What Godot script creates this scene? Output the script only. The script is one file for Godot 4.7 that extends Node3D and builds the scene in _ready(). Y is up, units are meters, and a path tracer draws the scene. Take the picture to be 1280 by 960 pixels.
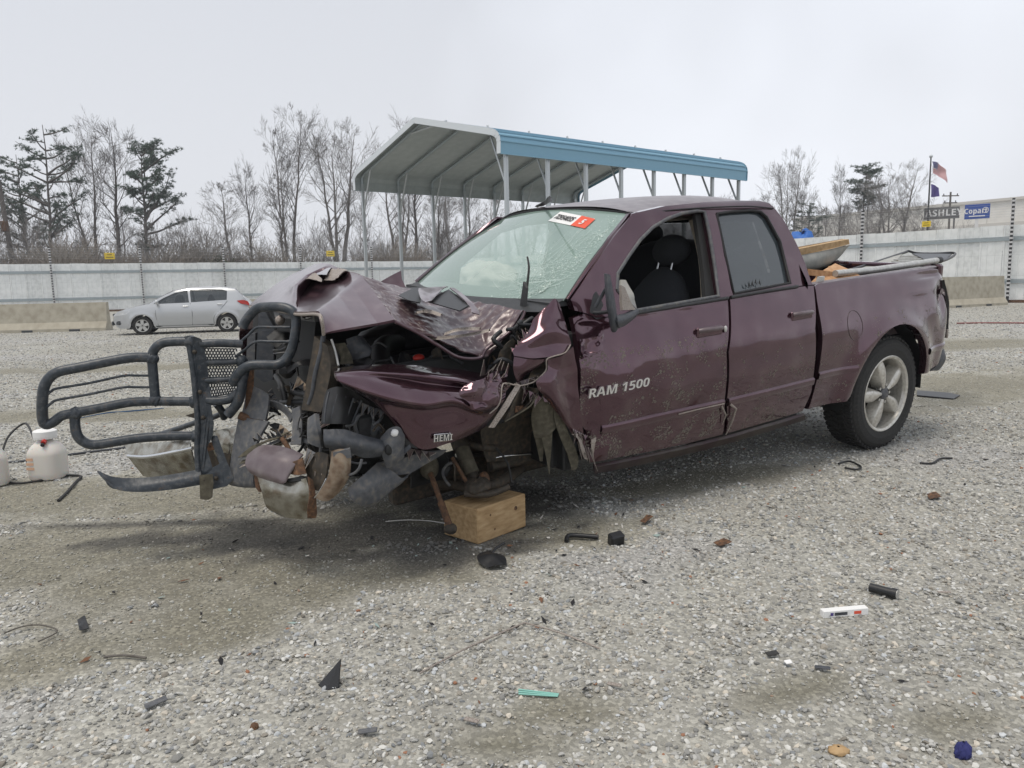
extends Node3D
# A wrecked maroon pickup on a gravel auction lot under an overcast sky.

var mats := {}
var counts := {}
var rng := RandomNumberGenerator.new()
var fn := FastNoiseLite.new()

func V(x: float, y: float, z: float) -> Vector3:
	return Vector3(x, y, z)

# ------------------------------------------------------------------ meshes
class MB:
	var v := PackedVector3Array()
	var n := PackedVector3Array()
	var uv := PackedVector2Array()
	var col := PackedColorArray()
	var use_uv := false
	var use_col := false
	func tri(a: Vector3, b: Vector3, c: Vector3, na: Vector3, nb: Vector3, nc: Vector3) -> void:
		var g := (c - a).cross(b - a)
		if g.dot(na + nb + nc) < 0.0:
			v.append(a); v.append(c); v.append(b); n.append(na); n.append(nc); n.append(nb)
		else:
			v.append(a); v.append(b); v.append(c); n.append(na); n.append(nb); n.append(nc)
	func ftri(a: Vector3, b: Vector3, c: Vector3) -> void:
		var g := (c - a).cross(b - a)
		if g.length_squared() < 1e-16: return
		g = g.normalized()
		v.append(a); v.append(b); v.append(c); n.append(g); n.append(g); n.append(g)
	func quad(a: Vector3, b: Vector3, c: Vector3, d: Vector3) -> void:
		ftri(a, b, c); ftri(a, c, d)
	func box(c: Vector3, s: Vector3, bs := Basis.IDENTITY) -> void:
		var h := s * 0.5
		var p := []
		for i in 8:
			p.append(c + bs * Vector3(h.x * (1 if i & 1 else -1), h.y * (1 if i & 2 else -1), h.z * (1 if i & 4 else -1)))
		quad(p[0], p[1], p[3], p[2]); quad(p[5], p[4], p[6], p[7]); quad(p[4], p[0], p[2], p[6])
		quad(p[1], p[5], p[7], p[3]); quad(p[2], p[3], p[7], p[6]); quad(p[4], p[5], p[1], p[0])
	# box with chamfered edges
	func cbox(c: Vector3, s: Vector3, e: float, bs := Basis.IDENTITY) -> void:
		var h := s * 0.5
		e = minf(e, minf(h.x, minf(h.y, h.z)) * 0.9)
		for ax in 3:
			var b1 := (ax + 1) % 3
			var b2 := (ax + 2) % 3
			for sg in [-1.0, 1.0]:
				var q := []
				for k in [[-1, -1], [1, -1], [1, 1], [-1, 1]]:
					var t := Vector3.ZERO
					t[ax] = h[ax] * sg; t[b1] = (h[b1] - e) * k[0]; t[b2] = (h[b2] - e) * k[1]
					q.append(c + bs * t)
				if sg > 0: quad(q[3], q[2], q[1], q[0])
				else: quad(q[0], q[1], q[2], q[3])
		for ax in 3:
			var b1 := (ax + 1) % 3
			var b2 := (ax + 2) % 3
			for s1 in [-1.0, 1.0]:
				for s2 in [-1.0, 1.0]:
					var q := []
					for k in [[-1, 0], [1, 0], [1, 1], [-1, 1]]:
						var t := Vector3.ZERO
						t[ax] = (h[ax] - e) * k[0]
						t[b1] = (h[b1] - (e if k[1] == 0 else 0.0)) * s1
						t[b2] = (h[b2] - (e if k[1] == 1 else 0.0)) * s2
						q.append(c + bs * t)
					if s1 * s2 > 0: quad(q[0], q[1], q[2], q[3])
					else: quad(q[3], q[2], q[1], q[0])
		for i in 8:
			var sx := 1.0 if i & 1 else -1.0
			var sy := 1.0 if i & 2 else -1.0
			var sz := 1.0 if i & 4 else -1.0
			var a := c + bs * Vector3(h.x * sx, (h.y - e) * sy, (h.z - e) * sz)
			var b := c + bs * Vector3((h.x - e) * sx, h.y * sy, (h.z - e) * sz)
			var d := c + bs * Vector3((h.x - e) * sx, (h.y - e) * sy, h.z * sz)
			if sx * sy * sz > 0: ftri(a, d, b)
			else: ftri(a, b, d)
	# smooth surface over rows of points
	func surf(rows: Array, close_v := false) -> void:
		var R := rows.size()
		var C: int = rows[0].size()
		var nn := []
		for i in R:
			var r := PackedVector3Array()
			for j in C:
				var du: Vector3 = rows[mini(i + 1, R - 1)][j] - rows[maxi(i - 1, 0)][j]
				var jp := (j + 1) % C if close_v else mini(j + 1, C - 1)
				var jm := (j - 1 + C) % C if close_v else maxi(j - 1, 0)
				if close_v and j == 0 and (rows[i][0] as Vector3).is_equal_approx(rows[i][C - 1]): jm = C - 2
				if close_v and j == C - 1 and (rows[i][0] as Vector3).is_equal_approx(rows[i][C - 1]): jp = 1
				var dv: Vector3 = rows[i][jp] - rows[i][jm]
				var g := du.cross(dv)
				r.append(g.normalized() if g.length_squared() > 1e-18 else Vector3.UP)
			nn.append(r)
		for i in R - 1:
			for j in C - 1:
				tri(rows[i][j], rows[i][j + 1], rows[i + 1][j + 1], nn[i][j], nn[i][j + 1], nn[i + 1][j + 1])
				tri(rows[i][j], rows[i + 1][j + 1], rows[i + 1][j], nn[i][j], nn[i + 1][j + 1], nn[i + 1][j])
	func tube(pts: Array, r0: float, sides := 8, r1 := -1.0, caps := true) -> void:
		if r1 < 0: r1 = r0
		var N := pts.size()
		var rows := []
		var up := Vector3.UP
		var d0: Vector3 = (pts[1] - pts[0]).normalized()
		if absf(d0.dot(up)) > 0.9: up = Vector3.RIGHT
		var x := d0.cross(up).normalized()
		for i in N:
			var d: Vector3 = (pts[mini(i + 1, N - 1)] - pts[maxi(i - 1, 0)]).normalized()
			x = (x - d * x.dot(d)).normalized()
			var y := d.cross(x)
			var r := lerpf(r0, r1, float(i) / (N - 1))
			var ring := PackedVector3Array()
			for k in sides + 1:
				var a := TAU * k / sides
				ring.append(pts[i] + (x * cos(a) + y * sin(a)) * r)
			rows.append(ring)
		for i in N - 1:
			for k in sides:
				var a0: Vector3 = rows[i][k]; var a1: Vector3 = rows[i][k + 1]
				var b0: Vector3 = rows[i + 1][k]; var b1: Vector3 = rows[i + 1][k + 1]
				tri(a0, a1, b1, (a0 - pts[i]).normalized(), (a1 - pts[i]).normalized(), (b1 - pts[i + 1]).normalized())
				tri(a0, b1, b0, (a0 - pts[i]).normalized(), (b1 - pts[i + 1]).normalized(), (b0 - pts[i + 1]).normalized())
		if caps:
			for k in sides:
				ftri(pts[0], rows[0][k + 1], rows[0][k])
				ftri(pts[N - 1], rows[N - 1][k], rows[N - 1][k + 1])
	# flat outline pushed back by a thickness vector
	func plate(pts: Array, back: Vector3) -> void:
		var nrm := Vector3.ZERO
		for i in pts.size():
			nrm += (pts[i] as Vector3).cross(pts[(i + 1) % pts.size()])
		var x := (pts[1] - pts[0] as Vector3).normalized()
		nrm = nrm.normalized()
		var y := nrm.cross(x)
		var p2 := PackedVector2Array()
		for p in pts: p2.append(Vector2(x.dot(p), y.dot(p)))
		var t := Geometry2D.triangulate_polygon(p2)
		for k in range(0, t.size(), 3):
			var a: Vector3 = pts[t[k]]; var b: Vector3 = pts[t[k + 1]]; var c: Vector3 = pts[t[k + 2]]
			var g := (c - a).cross(b - a)
			if g.dot(back) > 0:
				ftri(a, c, b); ftri(a + back, b + back, c + back)
			else:
				ftri(a, b, c); ftri(a + back, c + back, b + back)
		for i in pts.size():
			var a: Vector3 = pts[i]; var b: Vector3 = pts[(i + 1) % pts.size()]
			quad(a, b, b + back, a + back)
	func lathe(prof: Array, o: Vector3, bs: Basis, seg := 24, a0 := 0.0, a1 := TAU) -> void:
		var rows := []
		for p in prof:
			var r := PackedVector3Array()
			for k in seg + 1:
				var a := a0 + (a1 - a0) * k / seg
				r.append(o + bs * Vector3(cos(a) * p[0], p[1], sin(a) * p[0]))
			rows.append(r)
		for i in rows.size() - 1:
			var e: Vector2 = Vector2(prof[i + 1][0] - prof[i][0], prof[i + 1][1] - prof[i][1])
			var nr := Vector2(e.y, -e.x).normalized()
			for k in seg:
				var am := a0 + (a1 - a0) * k / seg
				var an := a0 + (a1 - a0) * (k + 1) / seg
				var n0 := bs * Vector3(cos(am) * nr.x, nr.y, sin(am) * nr.x)
				var n1 := bs * Vector3(cos(an) * nr.x, nr.y, sin(an) * nr.x)
				tri(rows[i][k], rows[i][k + 1], rows[i + 1][k + 1], n0, n1, n1)
				tri(rows[i][k], rows[i + 1][k + 1], rows[i + 1][k], n0, n1, n0)
	func mesh(m: Material) -> ArrayMesh:
		var a := []
		a.resize(Mesh.ARRAY_MAX)
		a[Mesh.ARRAY_VERTEX] = v
		a[Mesh.ARRAY_NORMAL] = n
		if use_uv: a[Mesh.ARRAY_TEX_UV] = uv
		if use_col: a[Mesh.ARRAY_COLOR] = col
		var am := ArrayMesh.new()
		am.add_surface_from_arrays(Mesh.PRIMITIVE_TRIANGLES, a)
		am.surface_set_material(0, m)
		return am

# ------------------------------------------------------------------ nodes
func called(parent: Node, nm: String) -> String:
	var key := str(parent.get_instance_id()) + nm
	counts[key] = counts.get(key, -1) + 1
	return nm if counts[key] == 0 else "%s_%03d" % [nm, counts[key]]

func obj(nm: String, mb: MB, m: Material, parent: Node = self) -> MeshInstance3D:
	var o := MeshInstance3D.new()
	o.mesh = mb.mesh(m)
	o.name = called(parent, nm)
	parent.add_child(o)
	return o

func tag(o: Node, label: String, category: String, group := "") -> Node:
	o.set_meta("label", label)
	o.set_meta("category", category)
	if group != "": o.set_meta("group", group)
	return o

func thing(nm: String, label: String, category: String, at := Vector3.ZERO, turn := 0.0, group := "") -> Node3D:
	var o := Node3D.new()
	o.name = called(self, nm)
	add_child(o)
	o.position = at
	o.rotation.y = turn
	tag(o, label, category, group)
	return o

func setting(nm: String, mb: MB, m: Material) -> MeshInstance3D:
	var o := obj(nm, mb, m)
	o.set_meta("kind", "structure")
	return o

func copy(src: Node3D, nm: String, at: Vector3, turn: float, sc: Vector3, label: String, group := "") -> Node3D:
	var o: Node3D = src.duplicate()
	o.name = called(self, nm)
	add_child(o)
	o.position = at
	o.rotation = Vector3(0, turn, 0)
	o.scale = sc
	o.set_meta("label", label)
	if group != "": o.set_meta("group", group)
	return o

func text(parent: Node, nm: String, s: String, size: float, depth: float, tf: Transform3D, m: Material, bold := true, stretch := 1.0) -> MeshInstance3D:
	var t := TextMesh.new()
	var f := SystemFont.new()
	f.font_names = PackedStringArray(["Droid Sans"])
	if bold: f.font_weight = 700
	t.font = f
	t.text = s
	t.font_size = 64
	t.pixel_size = size / 46.0
	t.depth = depth
	t.curve_step = 4.0
	t.material = m
	var o := MeshInstance3D.new()
	o.mesh = t
	o.name = called(parent, nm)
	parent.add_child(o)
	o.transform = tf * Transform3D(Basis.from_scale(Vector3(stretch, 1, 1)), Vector3.ZERO)
	return o

# ------------------------------------------------------------------ materials
func lc(r: float, g: float, b: float) -> Color:
	return Color(r, g, b).linear_to_srgb()

func nimg(seed_: int, freq: float, size: int, kind: int = FastNoiseLite.TYPE_SIMPLEX_SMOOTH, oct := 4) -> Image:
	var f := FastNoiseLite.new()
	f.seed = seed_
	f.noise_type = kind
	f.frequency = freq
	f.fractal_octaves = oct
	f.fractal_type = FastNoiseLite.FRACTAL_FBM if oct > 1 else FastNoiseLite.FRACTAL_NONE
	return f.get_seamless_image(size, size)

# colour texture from noise: stops are [value, linear colour]
func tex(seed_: int, freq: float, stops: Array, size := 256, kind: int = FastNoiseLite.TYPE_SIMPLEX_SMOOTH, oct := 4, seed2 := 0, freq2 := 0.0, mix2 := 0.0) -> ImageTexture:
	var a := nimg(seed_, freq, size, kind, oct)
	var b: Image = nimg(seed2, freq2, size) if mix2 > 0.0 else null
	var ramp := []
	for i in 256:
		var t := i / 255.0
		var c: Color = stops[0][1]
		for k in stops.size() - 1:
			if t >= stops[k][0]:
				var w := clampf((t - stops[k][0]) / maxf(stops[k + 1][0] - stops[k][0], 1e-4), 0, 1)
				c = (stops[k][1] as Color).lerp(stops[k + 1][1], w)
		ramp.append(c.linear_to_srgb())
	var out := Image.create(size, size, false, Image.FORMAT_RGB8)
	for y in size:
		for x in size:
			var t := a.get_pixel(x, y).r
			if b: t = clampf(t * (1.0 - mix2) + b.get_pixel(x, y).r * mix2, 0, 1)
			out.set_pixel(x, y, ramp[int(t * 255.0)])
	return ImageTexture.create_from_image(out)

func ntex(seed_: int, freq: float, strength: float, size := 256, kind: int = FastNoiseLite.TYPE_SIMPLEX_SMOOTH, oct := 4) -> ImageTexture:
	var a := nimg(seed_, freq, size, kind, oct)
	a.convert(Image.FORMAT_RGBA8)
	a.bump_map_to_normal_map(strength)
	return ImageTexture.create_from_image(a)

func mat(nm: String, c: Color, rough := 0.6, metal := 0.0) -> StandardMaterial3D:
	if mats.has(nm): return mats[nm]
	var m := StandardMaterial3D.new()
	m.resource_name = nm
	m.albedo_color = c.linear_to_srgb()
	m.roughness = rough
	m.metallic = metal
	m.cull_mode = BaseMaterial3D.CULL_DISABLED
	mats[nm] = m
	return m

func tmat(nm: String, t: Texture2D, period: float, rough := 0.7, metal := 0.0, nt: Texture2D = null, ns := 1.0, world := false) -> StandardMaterial3D:
	if mats.has(nm): return mats[nm]
	var m := mat(nm, Color(1, 1, 1), rough, metal)
	m.albedo_texture = t
	m.uv1_triplanar = true
	m.uv1_world_triplanar = world
	m.uv1_scale = Vector3.ONE / period
	if nt:
		m.normal_enabled = true
		m.normal_texture = nt
		m.normal_scale = ns
	return m

# ------------------------------------------------------------------ shapes
func cr(p: Array, t: float) -> Vector3:
	var n := p.size() - 1
	var x := clampf(t, 0, 1) * n
	var i := mini(int(x), n - 1)
	var f := x - i
	var a: Vector3 = p[maxi(i - 1, 0)]
	var b: Vector3 = p[i]
	var c: Vector3 = p[i + 1]
	var d: Vector3 = p[mini(i + 2, n)]
	return b.cubic_interpolate(c, a, d, f)

func path(p: Array, n: int) -> Array:
	var o := []
	for i in n + 1: o.append(cr(p, float(i) / n))
	return o

# crumpled sheet metal over a grid of control points; soft 1 is smooth, 0 keeps straight facets
func sheet(ctrl: Array, nu: int, nv: int, amp := 0.0, freq := 6.0, thick := 0.004, soft := 1.0, grain := Vector3.ONE) -> MB:
	var mb := MB.new()
	var rows := []
	for i in nu + 1:
		var t := float(i) / nu
		var r := []
		var cols := []
		for j in (ctrl[0] as Array).size():
			var cp := []
			for k in ctrl.size(): cp.append(ctrl[k][j])
			var x := t * (cp.size() - 1)
			var ii := mini(int(x), cp.size() - 2)
			var lin: Vector3 = (cp[ii] as Vector3).lerp(cp[ii + 1], x - ii)
			cols.append(lin.lerp(cr(cp, t), soft))
		for j in nv + 1:
			var s := float(j) / nv
			var x := s * (cols.size() - 1)
			var ii := mini(int(x), cols.size() - 2)
			var lin: Vector3 = (cols[ii] as Vector3).lerp(cols[ii + 1], x - ii)
			r.append(lin.lerp(cr(cols, s), soft))
		rows.append(r)
	var back := []
	var front := []
	for i in nu + 1:
		var f := []
		var b := []
		for j in nv + 1:
			var du: Vector3 = rows[mini(i + 1, nu)][j] - rows[maxi(i - 1, 0)][j]
			var dv: Vector3 = rows[i][mini(j + 1, nv)] - rows[i][maxi(j - 1, 0)]
			var g := du.cross(dv).normalized()
			var p: Vector3 = rows[i][j]
			var q := p * freq * grain
			var w := 0.0
			if amp > 0.0:
				w = (1.0 - 2.0 * absf(fn.get_noise_3d(q.x * 10, q.y * 10, q.z * 10))) * 0.6 + fn.get_noise_3d(q.x * 27 + 50, q.y * 27, q.z * 27) * 0.5
			p += g * w * amp
			f.append(p)
			b.append(p + g * thick)
		front.append(f)
		back.append(b)
	mb.surf(front)
	mb.surf(back)
	for i in nu:
		mb.quad(front[i][0], front[i + 1][0], back[i + 1][0], back[i][0])
		mb.quad(front[i][nv], back[i][nv], back[i + 1][nv], front[i + 1][nv])
	for j in nv:
		mb.quad(front[0][j], back[0][j], back[0][j + 1], front[0][j + 1])
		mb.quad(front[nu][j], front[nu][j + 1], back[nu][j + 1], back[nu][j])
	return mb

# panel with an outline and holes in x/y, whose z comes from zf; edges turn inwards by a flange
func panel(outline: PackedVector2Array, holes: Array, zf: Callable, step: float, flange := 0.03, side := -1.0) -> MB:
	var mb := MB.new()
	var lo := outline[0]
	var hi := outline[0]
	for p in outline:
		lo = lo.min(p); hi = hi.max(p)
	var nx := int(ceil((hi.x - lo.x) / step))
	var ny := int(ceil((hi.y - lo.y) / step))
	var ins := []
	for i in nx + 1:
		var r := []
		for j in ny + 1:
			var p := lo + Vector2(i, j) * step
			var k := Geometry2D.is_point_in_polygon(p, outline)
			for h in holes:
				if k and Geometry2D.is_point_in_polygon(p, h): k = false
			r.append(k)
		ins.append(r)
	# segments of all borders bucketed by cell
	var edge := {}
	var loops := [outline]
	loops.append_array(holes)
	for l in loops:
		for a in l.size():
			var p0: Vector2 = l[a]
			var p1: Vector2 = l[(a + 1) % l.size()]
			var m := int(ceil(p0.distance_to(p1) / (step * 0.08))) + 1
			for t in m + 1:
				var q := (p0.lerp(p1, float(t) / m) - lo) / step
				edge[Vector2i(int(floor(q.x)), int(floor(q.y)))] = true
	for i in nx:
		for j in ny:
			var k: int = int(ins[i][j]) + int(ins[i + 1][j]) + int(ins[i][j + 1]) + int(ins[i + 1][j + 1])
			if k != 0 and k != 4: edge[Vector2i(i, j)] = true
	var P := func(p: Vector2) -> Vector3: return Vector3(p.x, p.y, zf.call(p.x, p.y))
	var N := func(p: Vector2) -> Vector3:
		var e := 0.004
		var dx: float = (zf.call(p.x + e, p.y) - zf.call(p.x - e, p.y)) / (2 * e)
		var dy: float = (zf.call(p.x, p.y + e) - zf.call(p.x, p.y - e)) / (2 * e)
		return Vector3(-dx, -dy, 1).normalized() * side
	for i in nx:
		for j in ny:
			var c := PackedVector2Array([lo + Vector2(i, j) * step, lo + Vector2(i + 1, j) * step, lo + Vector2(i + 1, j + 1) * step, lo + Vector2(i, j + 1) * step])
			if not edge.has(Vector2i(i, j)):
				if ins[i][j]:
					var q := []
					var qn := []
					for p in c:
						q.append(P.call(p)); qn.append(N.call(p))
					mb.tri(q[0], q[1], q[2], qn[0], qn[1], qn[2])
					mb.tri(q[0], q[2], q[3], qn[0], qn[2], qn[3])
				continue
			var parts := Geometry2D.intersect_polygons(c, outline)
			for h in holes:
				var nxt := []
				for pp in parts: nxt.append_array(Geometry2D.clip_polygons(pp, h))
				parts.assign(nxt)
			for pp in parts:
				if Geometry2D.is_polygon_clockwise(pp) and pp.size() > 8: continue
				var t := Geometry2D.triangulate_polygon(pp)
				for k in range(0, t.size(), 3):
					var a: Vector2 = pp[t[k]]; var b: Vector2 = pp[t[k + 1]]; var d: Vector2 = pp[t[k + 2]]
					mb.tri(P.call(a), P.call(b), P.call(d), N.call(a), N.call(b), N.call(d))
	if flange > 0.0:
		for l in loops:
			for a in l.size():
				var p0: Vector2 = l[a]
				var p1: Vector2 = l[(a + 1) % l.size()]
				var m := int(ceil(p0.distance_to(p1) / step))
				for t in m:
					var a0: Vector3 = P.call(p0.lerp(p1, float(t) / m))
					var a1: Vector3 = P.call(p0.lerp(p1, float(t + 1) / m))
					var dn := Vector3(0, 0, -side * flange)
					mb.quad(a0, a1, a1 + dn, a0 + dn)
	return mb

func lump(c: Vector3, r: Vector3, rough: float, freq: float, seg := 20, bs := Basis.IDENTITY) -> MB:
	var mb := MB.new()
	var rows := []
	for i in seg + 1:
		var a := PI * i / seg
		var row := []
		for j in seg * 2 + 1:
			var b := TAU * j / (seg * 2)
			var d := Vector3(sin(a) * cos(b), cos(a), sin(a) * sin(b))
			var k := 1.0 + rough * fn.get_noise_3d(d.x * freq * 10, d.y * freq * 10, d.z * freq * 10 + c.x * 30)
			row.append(c + bs * (d * r * k))
		rows.append(row)
	mb.surf(rows, true)
	return mb

func _ready() -> void:
	rng.seed = 77
	fn.seed = 5
	fn.frequency = 0.1
	fn.fractal_octaves = 3
	var cam := Camera3D.new()
	cam.name = "camera"
	cam.transform = Transform3D(Basis(Vector3(0.99976, -0.02161, 0.00287), Vector3(0.02180, 0.99103, -0.13183), Vector3(0.00000, 0.13186, 0.99127)), Vector3(0, 1.2681, 0))
	cam.fov = 54.5501
	cam.near = 0.05
	cam.far = 2000.0
	add_child(cam)
	cam.current = true
	var env := Environment.new()
	env.background_mode = Environment.BG_SKY
	var sky := Sky.new()
	var sm := ProceduralSkyMaterial.new()
	sm.sky_top_color = lc(0.53, 0.555, 0.61)
	sm.sky_horizon_color = lc(0.675, 0.69, 0.72)
	sm.sky_curve = 0.25
	sm.ground_bottom_color = lc(0.3, 0.3, 0.29)
	sm.ground_horizon_color = lc(0.5, 0.5, 0.5)
	sm.sun_angle_max = 1.0
	sm.sky_cover = cloud_cover()
	sm.sky_cover_modulate = Color(1, 1, 1, 1)
	sky.sky_material = sm
	env.sky = sky
	env.background_energy_multiplier = 1.0
	env.tonemap_mode = Environment.TONE_MAPPER_LINEAR
	env.tonemap_exposure = 1.25
	env.sdfgi_enabled = true
	env.ssao_enabled = true
	env.ssil_enabled = true
	env.fog_enabled = true
	env.fog_density = 0.0009
	env.fog_light_color = Color(0.86, 0.87, 0.9)
	var we := WorldEnvironment.new()
	we.name = "world_environment"
	we.environment = env
	add_child(we)
	var sun := DirectionalLight3D.new()
	sun.name = "sun"
	sun.light_energy = 0.5
	sun.light_angular_distance = 25.0
	sun.light_color = Color(1.0, 0.97, 0.93)
	sun.shadow_enabled = true
	add_child(sun)
	sun.look_at_from_position(Vector3.ZERO, Vector3(0.25, -1.0, -0.2), Vector3.RIGHT)
	make_materials()
	build_ground()
	build_fence()
	build_barriers()
	build_carport()
	build_far()
	build_trees()
	build_truck()
	build_hatchback()
	build_small_things()

func cloud_cover() -> ImageTexture:
	# faint unevenness of a closed cloud layer
	var a := nimg(31, 0.012, 256, FastNoiseLite.TYPE_SIMPLEX_SMOOTH, 5)
	var im := Image.create(512, 256, false, Image.FORMAT_RGBA8)
	for y in 256:
		for x in 512:
			var t := a.get_pixel(x % 256, y).r
			im.set_pixel(x, y, Color(0.75, 0.77, 0.8, clampf((t - 0.32) * 0.55, 0.0, 0.26)))
	return ImageTexture.create_from_image(im)

func make_materials() -> void:
	var p := tmat("maroon_paint", tex(1, 0.02, [[0.0, Color(0.066, 0.025, 0.039)], [0.5, Color(0.086, 0.036, 0.052)], [0.72, Color(0.099, 0.048, 0.063)], [1.0, Color(0.13, 0.085, 0.094)]], 256, FastNoiseLite.TYPE_SIMPLEX_SMOOTH, 6), 1.1, 0.15, 0.75)
	p.clearcoat_enabled = true
	p.clearcoat = 1.0
	p.clearcoat_roughness = 0.03
	# weathered paint: chalky film and pale spots where the clear coat has gone
	var fh := tmat("faded_paint", tex(2, 0.03, [[0.0, Color(0.075, 0.048, 0.055)], [0.45, Color(0.13, 0.10, 0.107)], [0.75, Color(0.19, 0.16, 0.163)], [1.0, Color(0.27, 0.24, 0.24)]], 256, FastNoiseLite.TYPE_SIMPLEX_SMOOTH, 5), 0.8, 0.38, 0.15)
	fh.clearcoat_enabled = true
	fh.clearcoat = 0.5
	fh.clearcoat_roughness = 0.3
	var fl := tmat("flaked_paint", tex(3, 0.035, [[0.0, Color(0.055, 0.022, 0.030)], [0.5, Color(0.095, 0.055, 0.062)], [0.70, Color(0.14, 0.095, 0.10)], [0.75, Color(0.34, 0.29, 0.27)], [1.0, Color(0.5, 0.46, 0.42)]], 256, FastNoiseLite.TYPE_SIMPLEX_SMOOTH, 6), 0.42, 0.4, 0.15)
	fl.clearcoat_enabled = true
	fl.clearcoat = 0.6
	fl.clearcoat_roughness = 0.2
	var pale := tmat("pale_paint", tex(29, 0.02, [[0.0, Color(0.075, 0.036, 0.048)], [0.6, Color(0.115, 0.066, 0.080)], [1.0, Color(0.18, 0.13, 0.137)]]), 0.7, 0.3, 0.35)
	pale.clearcoat_enabled = true
	pale.clearcoat = 0.8
	pale.clearcoat_roughness = 0.15
	var md := tmat("muddy_paint", tex(4, 0.018, [[0.0, Color(0.028, 0.012, 0.016)], [0.4, Color(0.040, 0.018, 0.022)], [0.62, Color(0.055, 0.042, 0.036)], [1.0, Color(0.10, 0.085, 0.065)]], 256, FastNoiseLite.TYPE_SIMPLEX_SMOOTH, 5), 0.8, 0.45, 0.1)
	md.clearcoat_enabled = true
	md.clearcoat = 0.35
	md.clearcoat_roughness = 0.3
	tmat("torn_edge", tex(61, 0.05, [[0.0, Color(0.10, 0.075, 0.06)], [0.4, Color(0.28, 0.24, 0.21)], [1.0, Color(0.46, 0.42, 0.38)]]), 0.12, 0.55, 0.2)
	tmat("guard_coat", tex(5, 0.03, [[0.0, Color(0.020, 0.026, 0.033)], [0.62, Color(0.038, 0.047, 0.058)], [0.70, Color(0.09, 0.098, 0.105)], [0.8, Color(0.06, 0.066, 0.072)], [1.0, Color(0.13, 0.08, 0.05)]], 256, FastNoiseLite.TYPE_SIMPLEX_SMOOTH, 6), 0.3, 0.4, 0.0, ntex(53, 0.05, 2.0), 0.35)
	tmat("rust", tex(6, 0.04, [[0.0, Color(0.045, 0.026, 0.018)], [0.45, Color(0.10, 0.058, 0.036)], [0.7, Color(0.17, 0.085, 0.042)], [1.0, Color(0.28, 0.17, 0.10)]]), 0.25, 0.85, 0.1, ntex(7, 0.06, 4.0), 0.6)
	tmat("rusty_steel", tex(62, 0.025, [[0.0, Color(0.07, 0.045, 0.03)], [0.35, Color(0.15, 0.10, 0.065)], [0.6, Color(0.22, 0.17, 0.12)], [1.0, Color(0.26, 0.23, 0.18)]], 256, FastNoiseLite.TYPE_SIMPLEX_SMOOTH, 6), 0.3, 0.7, 0.2)
	tmat("dirty_chrome", tex(8, 0.02, [[0.0, Color(0.46, 0.46, 0.43)], [0.45, Color(0.36, 0.35, 0.31)], [0.66, Color(0.22, 0.20, 0.16)], [1.0, Color(0.15, 0.09, 0.05)]], 256, FastNoiseLite.TYPE_SIMPLEX_SMOOTH, 6), 0.35, 0.22, 0.8, ntex(54, 0.03, 2.0), 0.4)
	mat("chrome", Color(0.62, 0.63, 0.64), 0.12, 1.0)
	tmat("grey_plastic", tex(9, 0.03, [[0.0, Color(0.030, 0.034, 0.041)], [0.6, Color(0.06, 0.066, 0.076)], [1.0, Color(0.12, 0.115, 0.11)]], 256, FastNoiseLite.TYPE_SIMPLEX_SMOOTH, 6), 0.35, 0.5, 0.0, ntex(51, 0.05, 3.0), 0.5)
	tmat("dark_plastic", tex(10, 0.03, [[0.0, Color(0.012, 0.013, 0.015)], [1.0, Color(0.035, 0.036, 0.038)]]), 0.4, 0.5)
	tmat("dusty_plastic", tex(11, 0.03, [[0.0, Color(0.050, 0.055, 0.064)], [0.55, Color(0.10, 0.104, 0.112)], [0.75, Color(0.15, 0.145, 0.135)], [1.0, Color(0.22, 0.19, 0.15)]], 256, FastNoiseLite.TYPE_SIMPLEX_SMOOTH, 6), 0.35, 0.6, 0.0, ntex(52, 0.05, 3.0), 0.5)
	tmat("grimy_steel", tex(12, 0.03, [[0.0, Color(0.025, 0.022, 0.018)], [0.6, Color(0.06, 0.05, 0.038)], [1.0, Color(0.13, 0.09, 0.055)]]), 0.3, 0.7, 0.15)
	tmat("liner_felt", tex(13, 0.03, [[0.0, Color(0.045, 0.040, 0.028)], [0.6, Color(0.10, 0.09, 0.065)], [1.0, Color(0.17, 0.155, 0.115)]]), 0.3, 0.95)
	mat("engine_black", Color(0.012, 0.013, 0.014), 0.6)
	tmat("rubber", tex(14, 0.05, [[0.0, Color(0.018, 0.018, 0.018)], [0.7, Color(0.03, 0.03, 0.029)], [1.0, Color(0.06, 0.055, 0.048)]]), 0.3, 0.85)
	tmat("wheel_alloy", tex(15, 0.03, [[0.0, Color(0.36, 0.34, 0.29)], [0.5, Color(0.58, 0.56, 0.51)], [1.0, Color(0.66, 0.65, 0.61)]], 256, FastNoiseLite.TYPE_SIMPLEX_SMOOTH, 6), 0.25, 0.32, 0.55)
	mat("pocket_dark", Color(0.035, 0.034, 0.032), 0.6, 0.2)
	var g := mat("windscreen", Color(0.48, 0.66, 0.58), 0.03)
	g.transparency = BaseMaterial3D.TRANSPARENCY_ALPHA
	g.albedo_color.a = 0.46
	g.metallic_specular = 0.8
	var cg := mat("cracked_glass", Color(0.52, 0.64, 0.58), 0.2)
	cg.transparency = BaseMaterial3D.TRANSPARENCY_ALPHA
	cg.albedo_color.a = 0.62
	var tg := mat("tinted_glass", Color(0.05, 0.062, 0.07), 0.05)
	tg.transparency = BaseMaterial3D.TRANSPARENCY_ALPHA
	tg.albedo_color.a = 0.92
	tg.metallic_specular = 0.7
	tmat("seat_cloth", tex(16, 0.08, [[0.0, Color(0.016, 0.018, 0.022)], [1.0, Color(0.034, 0.037, 0.043)]]), 0.2, 0.9)
	mat("beige_trim", Color(0.33, 0.29, 0.23), 0.75)
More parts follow.
